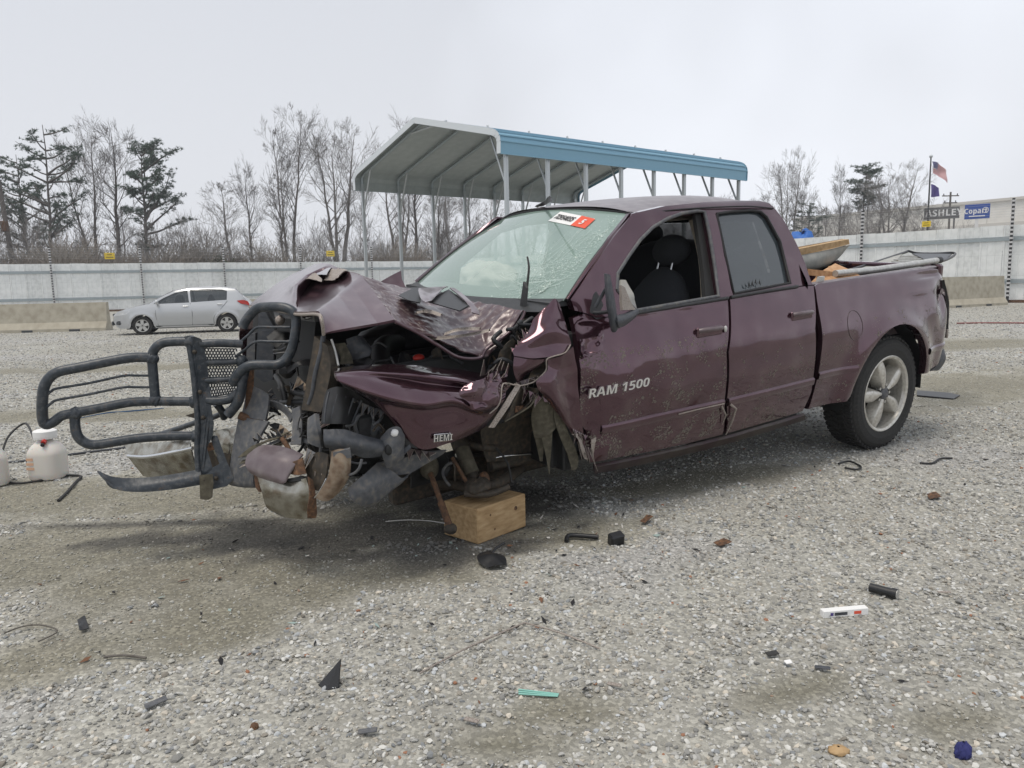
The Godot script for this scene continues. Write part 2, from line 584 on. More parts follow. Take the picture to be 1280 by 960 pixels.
	mat("airbag_cloth", Color(0.66, 0.64, 0.58), 0.9)
	mat("dash_grey", Color(0.05, 0.052, 0.056), 0.75)
	mat("black_rubber", Color(0.010, 0.010, 0.011), 0.6)
	mat("badge_chrome", Color(0.72, 0.72, 0.72), 0.22, 0.85)
	mat("label_white", Color(0.78, 0.78, 0.77), 0.7)
	mat("label_red", Color(0.72, 0.10, 0.05), 0.7)
	mat("print_black", Color(0.02, 0.02, 0.02), 0.7)
	mat("lamp_red", Color(0.45, 0.03, 0.02), 0.2)
	mat("faded_red", Color(0.22, 0.07, 0.065), 0.7)
	mat("lamp_clear", Color(0.62, 0.63, 0.64), 0.1)
	tmat("aluminium", tex(17, 0.03, [[0.0, Color(0.42, 0.42, 0.40)], [1.0, Color(0.62, 0.62, 0.60)]]), 0.4, 0.4, 0.5)
	tmat("raw_wood", tex(18, 0.02, [[0.0, Color(0.30, 0.19, 0.09)], [0.5, Color(0.42, 0.28, 0.14)], [1.0, Color(0.52, 0.37, 0.21)]], 256, FastNoiseLite.TYPE_SIMPLEX_SMOOTH, 5), 0.35, 0.75)
	tmat("plywood", tex(19, 0.03, [[0.0, Color(0.32, 0.16, 0.07)], [0.5, Color(0.46, 0.26, 0.13)], [1.0, Color(0.55, 0.36, 0.2)]]), 0.4, 0.8)
	tmat("tub_shell", tex(20, 0.02, [[0.0, Color(0.26, 0.27, 0.25)], [0.6, Color(0.36, 0.36, 0.33)], [1.0, Color(0.44, 0.43, 0.39)]]), 0.5, 0.6)
	mat("tarp_blue", Color(0.02, 0.13, 0.45), 0.6)
	mat("rope_blue", Color(0.03, 0.085, 0.18), 0.8)
	var cgl := mat("car_glass", Color(0.05, 0.06, 0.068), 0.04)
	cgl.transparency = BaseMaterial3D.TRANSPARENCY_ALPHA
	cgl.albedo_color.a = 0.72
	tmat("concrete", tex(21, 0.02, [[0.0, Color(0.30, 0.27, 0.21)], [0.5, Color(0.40, 0.37, 0.30)], [1.0, Color(0.47, 0.44, 0.36)]], 256, FastNoiseLite.TYPE_SIMPLEX_SMOOTH, 5), 2.0, 0.9)
	tmat("fence_white", tex(22, 0.02, [[0.0, Color(0.68, 0.70, 0.69)], [0.6, Color(0.79, 0.81, 0.80)], [1.0, Color(0.83, 0.84, 0.83)]], 256, FastNoiseLite.TYPE_SIMPLEX_SMOOTH, 5), 2.5, 0.55, 0.1)
	tmat("fence_grey", tex(72, 0.02, [[0.0, Color(0.60, 0.62, 0.61)], [0.6, Color(0.73, 0.75, 0.74)], [1.0, Color(0.79, 0.80, 0.79)]], 256, FastNoiseLite.TYPE_SIMPLEX_SMOOTH, 5), 1.7, 0.6, 0.1)
	mat("fence_rail", Color(0.34, 0.39, 0.41), 0.5, 0.4)
	mat("post_black", Color(0.03, 0.03, 0.032), 0.6)
	mat("insulator_white", Color(0.55, 0.55, 0.55), 0.5)
	mat("sign_yellow", Color(0.72, 0.52, 0.03), 0.6)
	var cb := mat("roof_blue", Color(0.19, 0.37, 0.49), 0.45, 0.1)
	cb.clearcoat_enabled = true
	cb.clearcoat = 0.3
	tmat("roof_underside", tex(23, 0.02, [[0.0, Color(0.33, 0.37, 0.37)], [1.0, Color(0.41, 0.45, 0.45)]]), 1.5, 0.5, 0.2)
	mat("galvanised", Color(0.46, 0.49, 0.50), 0.42, 0.6)
	mat("carport_trim", Color(0.62, 0.66, 0.68), 0.4, 0.1)
	tmat("bark", tex(24, 0.04, [[0.0, Color(0.075, 0.066, 0.057)], [1.0, Color(0.17, 0.155, 0.14)]]), 0.8, 0.95)
	tmat("pale_bark", tex(25, 0.04, [[0.0, Color(0.13, 0.12, 0.11)], [1.0, Color(0.25, 0.235, 0.215)]]), 0.8, 0.95)
	var nd := mat("needles", Color(0.062, 0.098, 0.066), 0.8)
	nd.vertex_color_use_as_albedo = false
	var tw := mat("twigs", Color(1, 1, 1), 0.95)
	tw.vertex_color_use_as_albedo = true
	mat("evergreen_leaf", Color(0.040, 0.058, 0.026), 0.7)
	tmat("warehouse_wall", tex(26, 0.02, [[0.0, Color(0.70, 0.68, 0.63)], [1.0, Color(0.78, 0.76, 0.72)]]), 8.0, 0.8)
	mat("warehouse_stripe", Color(0.58, 0.56, 0.52), 0.8)
	mat("dock_dark", Color(0.05, 0.055, 0.06), 0.5)
	mat("sign_grey", Color(0.10, 0.10, 0.10), 0.6)
	mat("sign_blue", Color(0.012, 0.06, 0.30), 0.5)
	mat("sign_letter", Color(0.75, 0.75, 0.75), 0.6)
	mat("flag_red", Color(0.45, 0.03, 0.04), 0.8)
	mat("flag_white", Color(0.65, 0.65, 0.65), 0.8)
	mat("flag_blue", Color(0.03, 0.035, 0.15), 0.8)
	mat("flag_purple", Color(0.08, 0.06, 0.22), 0.8)
	var cw := mat("silver_paint", Color(0.50, 0.515, 0.53), 0.3, 0.35)
	cw.clearcoat_enabled = true
	cw.clearcoat = 0.9
	cw.clearcoat_roughness = 0.05
	var jg := mat("jug_plastic", Color(0.66, 0.63, 0.58), 0.4)
	jg.subsurf_scatter_enabled = true
	jg.subsurf_scatter_strength = 0.3
	mat("jug_mark", Color(0.66, 0.42, 0.28), 0.6)
	mat("marker_ink", Color(0.28, 0.28, 0.45), 0.7)
	tmat("dried_mud", tex(71, 0.06, [[0.0, Color(0.10, 0.085, 0.07)], [1.0, Color(0.21, 0.185, 0.155)]]), 0.1, 0.95)
	var dark := mat("debris_black", Color(0.014, 0.015, 0.017), 0.45)
	dark.metallic_specular = 0.5

# ------------------------------------------------------------------ ground
# how much bare dirt (1) rather than gravel (0) covers a spot of the lot
var dirt_spots := [
	[V(-1.23, 0, -3.505), 1.35, 0.62, 0.45], [V(-0.658, 0, -3.17), 0.7, 0.3, 0.3], [V(-0.543, 0, -3.957), 0.9, 0.5, 0.3], [V(-2.081, 0, -3.557), 0.9, 0.8, 0.2], [V(-1.665, 0, -2.495), 0.36, 0.26, 0.6],
	[V(-1.221, 0, -2.724), 0.42, 0.30, 0.5], [V(0.19, 0, -3.708), 0.55, 0.30, 0.3], [V(1.219, 0, -4.656), 0.9, 0.25, 0.4], [V(0.052, 0, -5.72), 1.4, 0.9, 0.5],
	[V(0.194, 0, -2.074), 0.22, 0.12, 0.2], [V(-0.022, 0, -1.925), 0.2, 0.10, 0.0], [V(5.605, 0, -8.606), 2.2, 1.1, 0.7], [V(8.339, 0, -13.792), 3.0, 1.2, 0.3],
	[V(-2.969, 0, -4.615), 1.2, 0.55, 0.1], [V(-1.983, -0, -4.451), 0.9, 0.45, 0.2], [V(-5.098, 0, -7.801), 2.6, 0.5, 0.15], [V(-3.744, 0, -7.632), 1.6, 0.35, 0.1], [V(-4.748, 0, -12.971), 5.0, 0.8, 0.1], [V(0.879, 0, -2.18), 0.25, 0.08, 0.4], [V(1.222, 0, -1.994), 0.2, 0.1, 0.1]]

func dirt_at(x: float, z: float) -> float:
	var w := fn.get_noise_2d(x * 9, z * 9) * 0.35 + fn.get_noise_2d(x * 40 + 9, z * 40) * 0.3
	var m := -0.5
	for s in dirt_spots:
		var c: Vector3 = s[0]
		var dx := x - c.x
		var dz := z - c.z
		var a: float = s[3]
		var u: float = (dx * cos(a) - dz * sin(a)) / s[1]
		var q: float = (dx * sin(a) + dz * cos(a)) / s[2]
		m = maxf(m, 1.0 - sqrt(u * u + q * q))
	return clampf((m + w * 1.3) * 1.5 + 0.25, 0.0, 1.0)

# dark wet patches of leaked oil and coolant round the wreck
var oil_spots := [[V(-0.934, 0, -3.745), 1.3, 0.44], [V(-0.442, 0, -3.457), 0.6, 0.26], [V(-1.427, 0, -3.727), 0.9, 0.18], [V(-0.11, 0, -4.308), 0.8, 0.45], [V(-2.054, 0, -3.992), 1.0, 0.07]]
func oil_at(x: float, z: float) -> float:
	var oil := 0.0
	for o in oil_spots:
		var c0: Vector3 = o[0]
		oil = maxf(oil, 1.0 - Vector2((x - c0.x) / o[1], (z - c0.z) / o[2]).length() + fn.get_noise_2d(x * 30, z * 30) * 0.7)
	return smoothstep(0.0, 0.5, oil) * 0.9

func height_at(x: float, z: float) -> float:
	if z < -14.0: return 0.0
	var d := dirt_at(x, z)
	return fn.get_noise_2d(x * 6, z * 6) * 0.012 - d * 0.006 + fn.get_noise_2d(x * 45 + 3, z * 45) * 0.009

func build_ground() -> void:
	var xs := []
	var zs_ := []
	var x := -9.0
	while x < 11.0:
		xs.append(x); x += 0.09
	var s := 0.12
	while x < 500.0:
		xs.append(x); s *= 1.3; x += s
	x = -9.09; s = 0.12
	while x > -500.0:
		xs.push_front(x); s *= 1.3; x -= s
	var z := 3.0
	while z > -1.2:
		zs_.append(z); z -= 0.6
	while z > -13.0:
		zs_.append(z); z -= 0.08 if z > -6.0 else 0.14
	s = 0.2
	while z > -700.0:
		zs_.append(z); s *= 1.22; z -= s
	zs_.push_front(60.0)
	var mb := MB.new()
	mb.use_col = true
	var rows := []
	var cols := []
	for zz in zs_:
		var r := []
		var c := []
		for xx in xs:
			var near: bool = zz < 0.5 and zz > -60.0 and absf(xx) < 45.0
			r.append(Vector3(xx, height_at(xx, zz) if near else 0.0, zz))
			var d := dirt_at(xx, zz) if near else 0.15
			var k := 1.0 + fn.get_noise_2d(xx * 3, zz * 3 + 40) * 0.25
			var oil := oil_at(xx, zz) if near else 0.0
			var cc := Color(1.0, 0.99, 0.92).lerp(Color(0.60, 0.575, 0.475), d) * k
			cc = cc.lerp(Color(0.20, 0.195, 0.185), oil)
			cc.a = 1.0
			c.append(cc)
		rows.append(r)
		cols.append(c)
	for i in rows.size() - 1:
		for j in xs.size() - 1:
			var q := [rows[i][j], rows[i][j + 1], rows[i + 1][j + 1], rows[i + 1][j]]
			var qc := [cols[i][j], cols[i][j + 1], cols[i + 1][j + 1], cols[i + 1][j]]
			for t in [[0, 1, 2], [0, 2, 3]]:
				var g: Vector3 = (q[t[2]] - q[t[0]]).cross(q[t[1]] - q[t[0]]).normalized()
				var ord: Array = t
				if g.y < 0:
					g = -g
					ord = [t[0], t[2], t[1]]
				for k in ord:
					mb.v.append(q[k]); mb.n.append(g); mb.col.append(qc[k])
	# crushed stone too fine to build: per-pebble tone from cells, with grit between
	var cells := nimg(41, 0.14, 512, FastNoiseLite.TYPE_CELLULAR, 1)
	var fv := FastNoiseLite.new()
	fv.seed = 41; fv.noise_type = FastNoiseLite.TYPE_CELLULAR; fv.frequency = 0.14; fv.cellular_return_type = FastNoiseLite.RETURN_CELL_VALUE; fv.fractal_type = FastNoiseLite.FRACTAL_NONE
	var tone := fv.get_seamless_image(512, 512)
	var grit := nimg(43, 0.25, 512)
	var im := Image.create(512, 512, false, Image.FORMAT_RGB8)
	var hm := Image.create(512, 512, false, Image.FORMAT_RGBA8)
	for y in 512:
		for xx in 512:
			var t := tone.get_pixel(xx, y).r
			var e := cells.get_pixel(xx, y).r
			var q := grit.get_pixel(xx, y).r
			var k := 0.27 + 0.24 * t * t + 0.16 * (q - 0.5)
			var c := Color(k, k * 0.985, k * 0.94).linear_to_srgb()
			im.set_pixel(xx, y, c)
			var h := clampf(1.0 - e * 1.0 + q * 0.3, 0, 1)
			hm.set_pixel(xx, y, Color(h, h, h))
	hm.bump_map_to_normal_map(3.0)
	var gm := tmat("gravel_ground", ImageTexture.create_from_image(im), 0.85, 0.95, 0.0, ImageTexture.create_from_image(hm), 0.8, true)
	gm.vertex_color_use_as_albedo = true
	var g := setting("ground", mb, gm)
	g.set_meta("label", "grey gravel lot with patches of bare tan dirt")
	build_gravel()

func build_gravel() -> void:
	var root := Node3D.new()
	root.name = "gravel"
	add_child(root)
	root.set_meta("kind", "stuff")
	root.set_meta("label", "loose crushed grey stones covering the lot")
	root.set_meta("category", "gravel")
	var r := RandomNumberGenerator.new()
	r.seed = 9
	var sm := mat("stone", Color(1, 1, 1), 0.9)
	sm.vertex_color_use_as_albedo = true
	var ico := []
	var ph := (1.0 + sqrt(5.0)) / 2.0
	for p in [[-1, ph, 0], [1, ph, 0], [-1, -ph, 0], [1, -ph, 0], [0, -1, ph], [0, 1, ph], [0, -1, -ph], [0, 1, -ph], [ph, 0, -1], [ph, 0, 1], [-ph, 0, -1], [-ph, 0, 1]]:
		ico.append(Vector3(p[0], p[1], p[2]).normalized())
	var fs := [[0, 11, 5], [0, 5, 1], [0, 1, 7], [0, 7, 10], [0, 10, 11], [1, 5, 9], [5, 11, 4], [11, 10, 2], [10, 7, 6], [7, 1, 8], [3, 9, 4], [3, 4, 2], [3, 2, 6], [3, 6, 8], [3, 8, 9], [4, 9, 5], [2, 4, 11], [6, 2, 10], [8, 6, 7], [9, 8, 1]]
	var tfs := []
	var cls := []
	var V := 8
	for k in V:
		tfs.append([]); cls.append([])
	var bands := [[0.9, 2.2, 6500.0, 0.0022, 0.0115], [2.2, 3.4, 4600.0, 0.0026, 0.0120], [3.4, 5.5, 2700.0, 0.0034, 0.013], [5.5, 9.0, 1250.0, 0.005, 0.0145], [9.0, 15.0, 420.0, 0.0075, 0.018], [15.0, 30.0, 70.0, 0.011, 0.024]]
	for b in bands:
		var w1: float = b[1] * 0.76 + 0.6
		var n := int((b[1] - b[0]) * (b[0] * 0.76 + 0.6 + w1) * b[2])
		for i in n:
			var z: float = -lerpf(b[0], b[1], r.randf())
			var xx := r.randf_range(-1, 1) * (-z * 0.76 + 0.6)
			var d := dirt_at(xx, z)
			var small := d > 0.45
			if r.randf() < d * 0.3: continue
			var sz := lerpf(b[3], b[4], pow(r.randf(), 2.6)) * (r.randf_range(0.3, 0.7) if small else 0.88)
			if r.randf() < 0.01: sz *= 1.5
			var bs := Basis.from_euler(Vector3(r.randf_range(-0.5, 0.5), r.randf() * TAU, r.randf_range(-0.5, 0.5))) * Basis.from_scale(Vector3(sz * r.randf_range(0.85, 1.5), sz * r.randf_range(0.55, 0.95), sz * r.randf_range(0.75, 1.1)))
			var k := r.randi() % V
			tfs[k].append(Transform3D(bs, Vector3(xx, height_at(xx, z) + sz * 0.22, z)))
			var t := pow(r.randf(), 1.4)
			var g := lerpf(0.21, 0.62, t)
			var c := Color(g, g * 0.992, g * 0.935)
			var q := r.randf()
			if q < 0.10: c = Color(g * 0.93, g * 0.97, g * 0.99)
			elif q < 0.24: c = Color(g * 1.0, g * 0.92, g * 0.78)
			elif q < 0.245: c = Color(0.30, 0.15, 0.09)
			if small: c = c.lerp(Color(0.29, 0.28, 0.23), 0.5)
			c = c.lerp(Color(0.10, 0.097, 0.09), oil_at(xx, z) * 0.85)
			cls[k].append(c)
	for k in V:
		var pts := []
		for p in ico: pts.append((p as Vector3) * r.randf_range(0.72, 1.25))
		var mb := MB.new()
		mb.use_col = true
		for f in fs:
			mb.ftri(pts[f[0]], pts[f[1]], pts[f[2]])
		for i in mb.v.size(): mb.col.append(Color.WHITE)
		var mm := MultiMesh.new()
		mm.transform_format = MultiMesh.TRANSFORM_3D
		mm.use_colors = true
		mm.mesh = mb.mesh(sm)
		mm.instance_count = tfs[k].size()
		for i in tfs[k].size():
			mm.set_instance_transform(i, tfs[k][i])
			mm.set_instance_color(i, cls[k][i])
		var mi := MultiMeshInstance3D.new()
		mi.multimesh = mm
		mi.name = called(root, "stones")
		mi.set_meta("kind", "stuff")
		root.add_child(mi)

# ------------------------------------------------------------------ fence
func build_fence() -> void:
	var corner := Vector3(-6.3, 0, -63.5)
	var runs := [[Vector3(-62.6, 0, -39.0), corner, "pale corrugated metal fence behind the silver hatchback and concrete barrier", 5.6, 0.0],
		[corner, Vector3(40.0, 0, -14.7), "pale corrugated metal fence running in front of the far warehouse", 6.4, 3.1]]
	for run in runs:
		var a: Vector3 = run[0]
		var b: Vector3 = run[1]
		var d := (b - a).normalized()
		var nrm := Vector3(-d.z, 0, d.x)
		if nrm.dot(-a) < 0: nrm = -nrm
		var root := thing("metal_fence", run[2], "fence")
		root.position = a
		root.basis = Basis(d, Vector3.UP, d.cross(Vector3.UP))
		var L := a.distance_to(b)
		var zf := signf(root.basis.z.dot(nrm))
		# ribbed panels 0.9 m wide
		var pw := 0.914
		var n := int(L / pw)
		var mb := MB.new()
		var rib := [[0.0, 0.0], [0.03, 0.045], [0.07, 0.045], [0.10, 0.0], [0.29, 0.0], [0.305, 0.018], [0.32, 0.018], [0.335, 0.0], [0.60, 0.0], [0.615, 0.018], [0.63, 0.018], [0.645, 0.0], [0.910, 0.0]]
		for k in rib.size() - 1:
			var p0 := Vector3(rib[k][0], 0.05, rib[k][1] * zf)
			var p1 := Vector3(rib[k + 1][0], 0.05, rib[k + 1][1] * zf)
			mb.quad(p0, p1, p1 + Vector3(0, 3.36, 0), p0 + Vector3(0, 3.36, 0))
		var pm := mb.mesh(mats["fence_white"])
		var pg := mb.mesh(mats["fence_grey"])
		var r := RandomNumberGenerator.new()
		r.seed = 3
		for i in n:
			var o := MeshInstance3D.new()
			o.mesh = pm if r.randf() < 0.7 else pg
			o.rotation = Vector3(r.randf_range(-0.004, 0.004), r.randf_range(-0.012, 0.012), r.randf_range(-0.0015, 0.0015))
			o.name = called(root, "panel")
			root.add_child(o)
			o.position = Vector3(i * pw, r.randf_range(-0.012, 0.012), 0)
		for y in [0.93, 2.80]:
			var rb := MB.new()
			rb.box(Vector3(L / 2, y, 0.06 * zf), Vector3(L, 0.13, 0.05))
			rb.box(Vector3(L / 2, y + 0.10, 0.045 * zf), Vector3(L, 0.03, 0.03))
			obj("rail", rb, mats["fence_rail"], root)
		var bb := MB.new()
		bb.box(Vector3(L / 2, 0.06, 0.09 * zf), Vector3(L, 0.14, 0.06))
		obj("base_rail", bb, mats["rust"], root)
		# electric fence posts with insulators and wires
		var px: float = run[4]
		var posts := []
		while px < L:
			var po := MB.new()
			po.tube([Vector3(px, 0, 0.28 * zf), Vector3(px, 4.55, 0.28 * zf)], 0.06, 6)
			var pn := obj("post", po, mats["post_black"], root)
			var iso := MB.new()
			for k in 24:
				iso.tube([Vector3(px, 0.3 + k * 0.178, 0.28 * zf), Vector3(px, 0.38 + k * 0.178, 0.28 * zf)], 0.085, 6)
			var io := obj("insulators", iso, mats["insulator_white"], pn)
			io.set_meta("kind", "stuff")
			posts.append(px)
			px += run[3]
		for k in 9:
			var w := MB.new()
			var y := 3.55 + k * 0.11 if k > 1 else 1.2 + k * 0.9
			w.tube([Vector3(0, y, 0.34 * zf), Vector3(L, y, 0.34 * zf)], 0.004, 3)
			obj("wire", w, mats["galvanised"], root)
	# yellow warning signs hung on the wires
	var spots := [[V(-28.314, 3.915, -53.6), "small yellow warning sign above fence behind the silver hatchback"], [V(-14.302, 4.065, -60.5), "small yellow warning sign on fence wires beside the carport posts"], [V(19.507, 3.668, -35.4), "small yellow warning sign on fence wires before the flagpole"]]
	for s in spots:
		var dirv: Vector3 = (Vector3(0.91, 0, -0.4) if (s[0] as Vector3).x < 0 else Vector3(0.69, 0, 0.72)).normalized()
		var t := thing("warning_sign", s[1], "sign", s[0], 0.0, "warning signs on the electric fence")
		t.basis = Basis(dirv, Vector3.UP, dirv.cross(Vector3.UP))
		var big := 0.62 if (s[0] as Vector3).x < 0 else 0.36
		var mb := MB.new()
		mb.cbox(Vector3.ZERO, Vector3(big * 1.05, big * 0.72, 0.02), 0.006)
		obj("plate", mb, mats["sign_yellow"], t)
		var pr := MB.new()
		for zz in [-0.013, 0.013]:
			for k in 2:
				pr.box(Vector3(0, (k * 2 - 1) * big * 0.14, zz), Vector3(big * (0.75 - k * 0.25), big * 0.07, 0.002))
		obj("print", pr, mats["print_black"], t)
		var hk := MB.new()
		for sx in [-0.4, 0.4]: hk.tube([Vector3(big * sx, big * 0.3, 0), Vector3(big * sx, big * 0.62, 0)], 0.008, 4)
		obj("hook", hk, mats["galvanised"], t)

func build_barriers() -> void:
	var spec := [[V(-19.177, 0, -25.617), V(-14.132, 0, -26.301), "tan concrete barrier block beside the nose of the silver hatchback", 0.98], [V(-11.038, 0, -27.377), V(-8.844, 0, -28.15), "tan concrete barrier block behind the tail of the silver hatchback", 0.95], [V(14.565, 0, -28.218), V(20.517, 0, -31.316), "tan concrete barrier block before the fence behind the truck bed", 1.2]]
	for s in spec:
		var a: Vector3 = s[0]
		var b: Vector3 = s[1]
		var d := b - a
		var t := thing("concrete_barrier", s[2], "barrier", (a + b) / 2, 0.0, "concrete barriers")
		t.basis = Basis(d.normalized(), Vector3.UP, d.normalized().cross(Vector3.UP))
		var L := d.length()
		var prof := [[-0.32, 0.0], [-0.32, 0.1], [-0.17, 0.32], [-0.10, s[3]], [0.10, s[3]], [0.17, 0.32], [0.32, 0.1], [0.32, 0.0]]
		var pts := []
		for p in prof: pts.append(Vector3(-L / 2, p[1], p[0]))
		var mb := MB.new()
		mb.plate(pts, Vector3(L, 0, 0))
		obj("block", mb, mats["concrete"], t)
		var sl := MB.new()
		for k in 3: sl.cbox(Vector3(-L * 0.3 + k * L * 0.3, 0.03, 0.325), Vector3(0.35, 0.1, 0.03), 0.01)
		obj("fork_slot", sl, mats["dock_dark"], t)

# ------------------------------------------------------------------ carport
func build_carport() -> void:
	var H := 4.38
	var p0 := Vector3(0.0, 0, -18.48)      # near leg at the open gable
	var lx := Vector3(cos(0.652), 0, -sin(0.652))
	var wx := Vector3(-sin(0.652), 0, -cos(0.652))
	var W := 7.75
	var L := 9.2
	var root := thing("carport", "tall open metal carport with light blue roof on galvanised legs", "carport", p0)
	root.basis = Basis(lx, Vector3.UP, wx)
	var rise := 1.48
	var prof := []   # across: z, y
	for q in [[-0.03, 0.0], [-0.04, 0.28], [-0.01, 0.40], [0.09, 0.50], [0.26, 0.57]]: prof.append(Vector2(q[0], H + q[1]))
	prof.append(Vector2(W / 2 - 0.03, H + rise)); prof.append(Vector2(W / 2 + 0.03, H + rise))
	for q in [[0.26, 0.57], [0.09, 0.50], [-0.01, 0.40], [-0.04, 0.28], [-0.03, 0.0]]: prof.append(Vector2(W - q[0], H + q[1]))
	# roof sheets run along the length; each about 0.75 m across, with standing ribs
	var dens := []
	for i in prof.size() - 1:
		var n := maxi(1, int(prof[i].distance_to(prof[i + 1]) / 0.25))
		for k in n: dens.append(prof[i].lerp(prof[i + 1], float(k) / n))
	dens.append(prof[prof.size() - 1])
	var per := 4
	var i := 0
	while i < dens.size() - 1:
		var e := mini(i + per, dens.size() - 1)
		var top := MB.new()
		var bot := MB.new()
		for k in range(i, e):
			var a: Vector2 = dens[k]; var b: Vector2 = dens[k + 1]
			var nn := Vector2(-(b - a).y, (b - a).x).normalized()
			var o := nn * 0.03
			top.quad(Vector3(-0.25, a.y + o.y, a.x + o.x), Vector3(-0.25, b.y + o.y, b.x + o.x), Vector3(L + 0.25, b.y + o.y, b.x + o.x), Vector3(L + 0.25, a.y + o.y, a.x + o.x))
			bot.quad(Vector3(-0.25, a.y, a.x), Vector3(L + 0.25, a.y, a.x), Vector3(L + 0.25, b.y, b.x), Vector3(-0.25, b.y, b.x))
			var c := a + nn * 0.035
			top.box(Vector3(L / 2, c.y, c.x), Vector3(L + 0.5, 0.03, 0.05))
		var sh := obj("roof_sheet", top, mats["roof_blue"], root)
		obj("underside", bot, mats["roof_underside"], sh)
		i = e
	# trim along the gable ends
	for x in [-0.26, L + 0.26]:
		var tr := MB.new()
		for k in dens.size() - 1:
			var a: Vector2 = dens[k]; var b: Vector2 = dens[k + 1]
			var nn := Vector2(-(b - a).y, (b - a).x).normalized()
			tr.quad(Vector3(x, a.y + nn.y * 0.06, a.x + nn.x * 0.06), Vector3(x, b.y + nn.y * 0.06, b.x + nn.x * 0.06), Vector3(x, b.y - nn.y * 0.10, b.x - nn.x * 0.10), Vector3(x, a.y - nn.y * 0.10, a.x - nn.x * 0.10))
		obj("gable_trim", tr, mats["carport_trim"] if x < 0 else mats["roof_blue"], root)
	for k in 8:
		var x := L * k / 7.0
		var frame := []
		for q in prof:
			frame.append(Vector3(x, q.y - 0.07, clampf(q.x, 0.05, W - 0.05)))
		var bw := MB.new()
		bw.tube(frame, 0.055, 4)
		obj("roof_bow", bw, mats["fence_rail"], root)
		for sd in [0.05, W - 0.05]:
			var lg := MB.new()
			lg.box(Vector3(x, H / 2 + 0.1, sd), Vector3(0.085, H + 0.2, 0.085))
			obj("leg", lg, mats["galvanised"], root)
			var br := MB.new()
			var inw := 1.0 if sd < 1 else -1.0
			br.tube([Vector3(x, H - 0.75, sd), Vector3(x, H + 0.80, sd + inw * 0.72)], 0.035, 4)
			obj("brace", br, mats["galvanised"], root)
	var hb := MB.new()
	hb.tube([Vector3(0, H + 1.24, W / 2 - 1.25), Vector3(0, H + 1.24, W / 2 + 1.25)], 0.035, 4)
	obj("collar_tie", hb, mats["galvanised"], root)
	for sd in [0.05, W - 0.05]:
		var bs := MB.new()
		bs.box(Vector3(L / 2, 0.04, sd), Vector3(L, 0.08, 0.08))
		obj("base_rail", bs, mats["galvanised"], root)

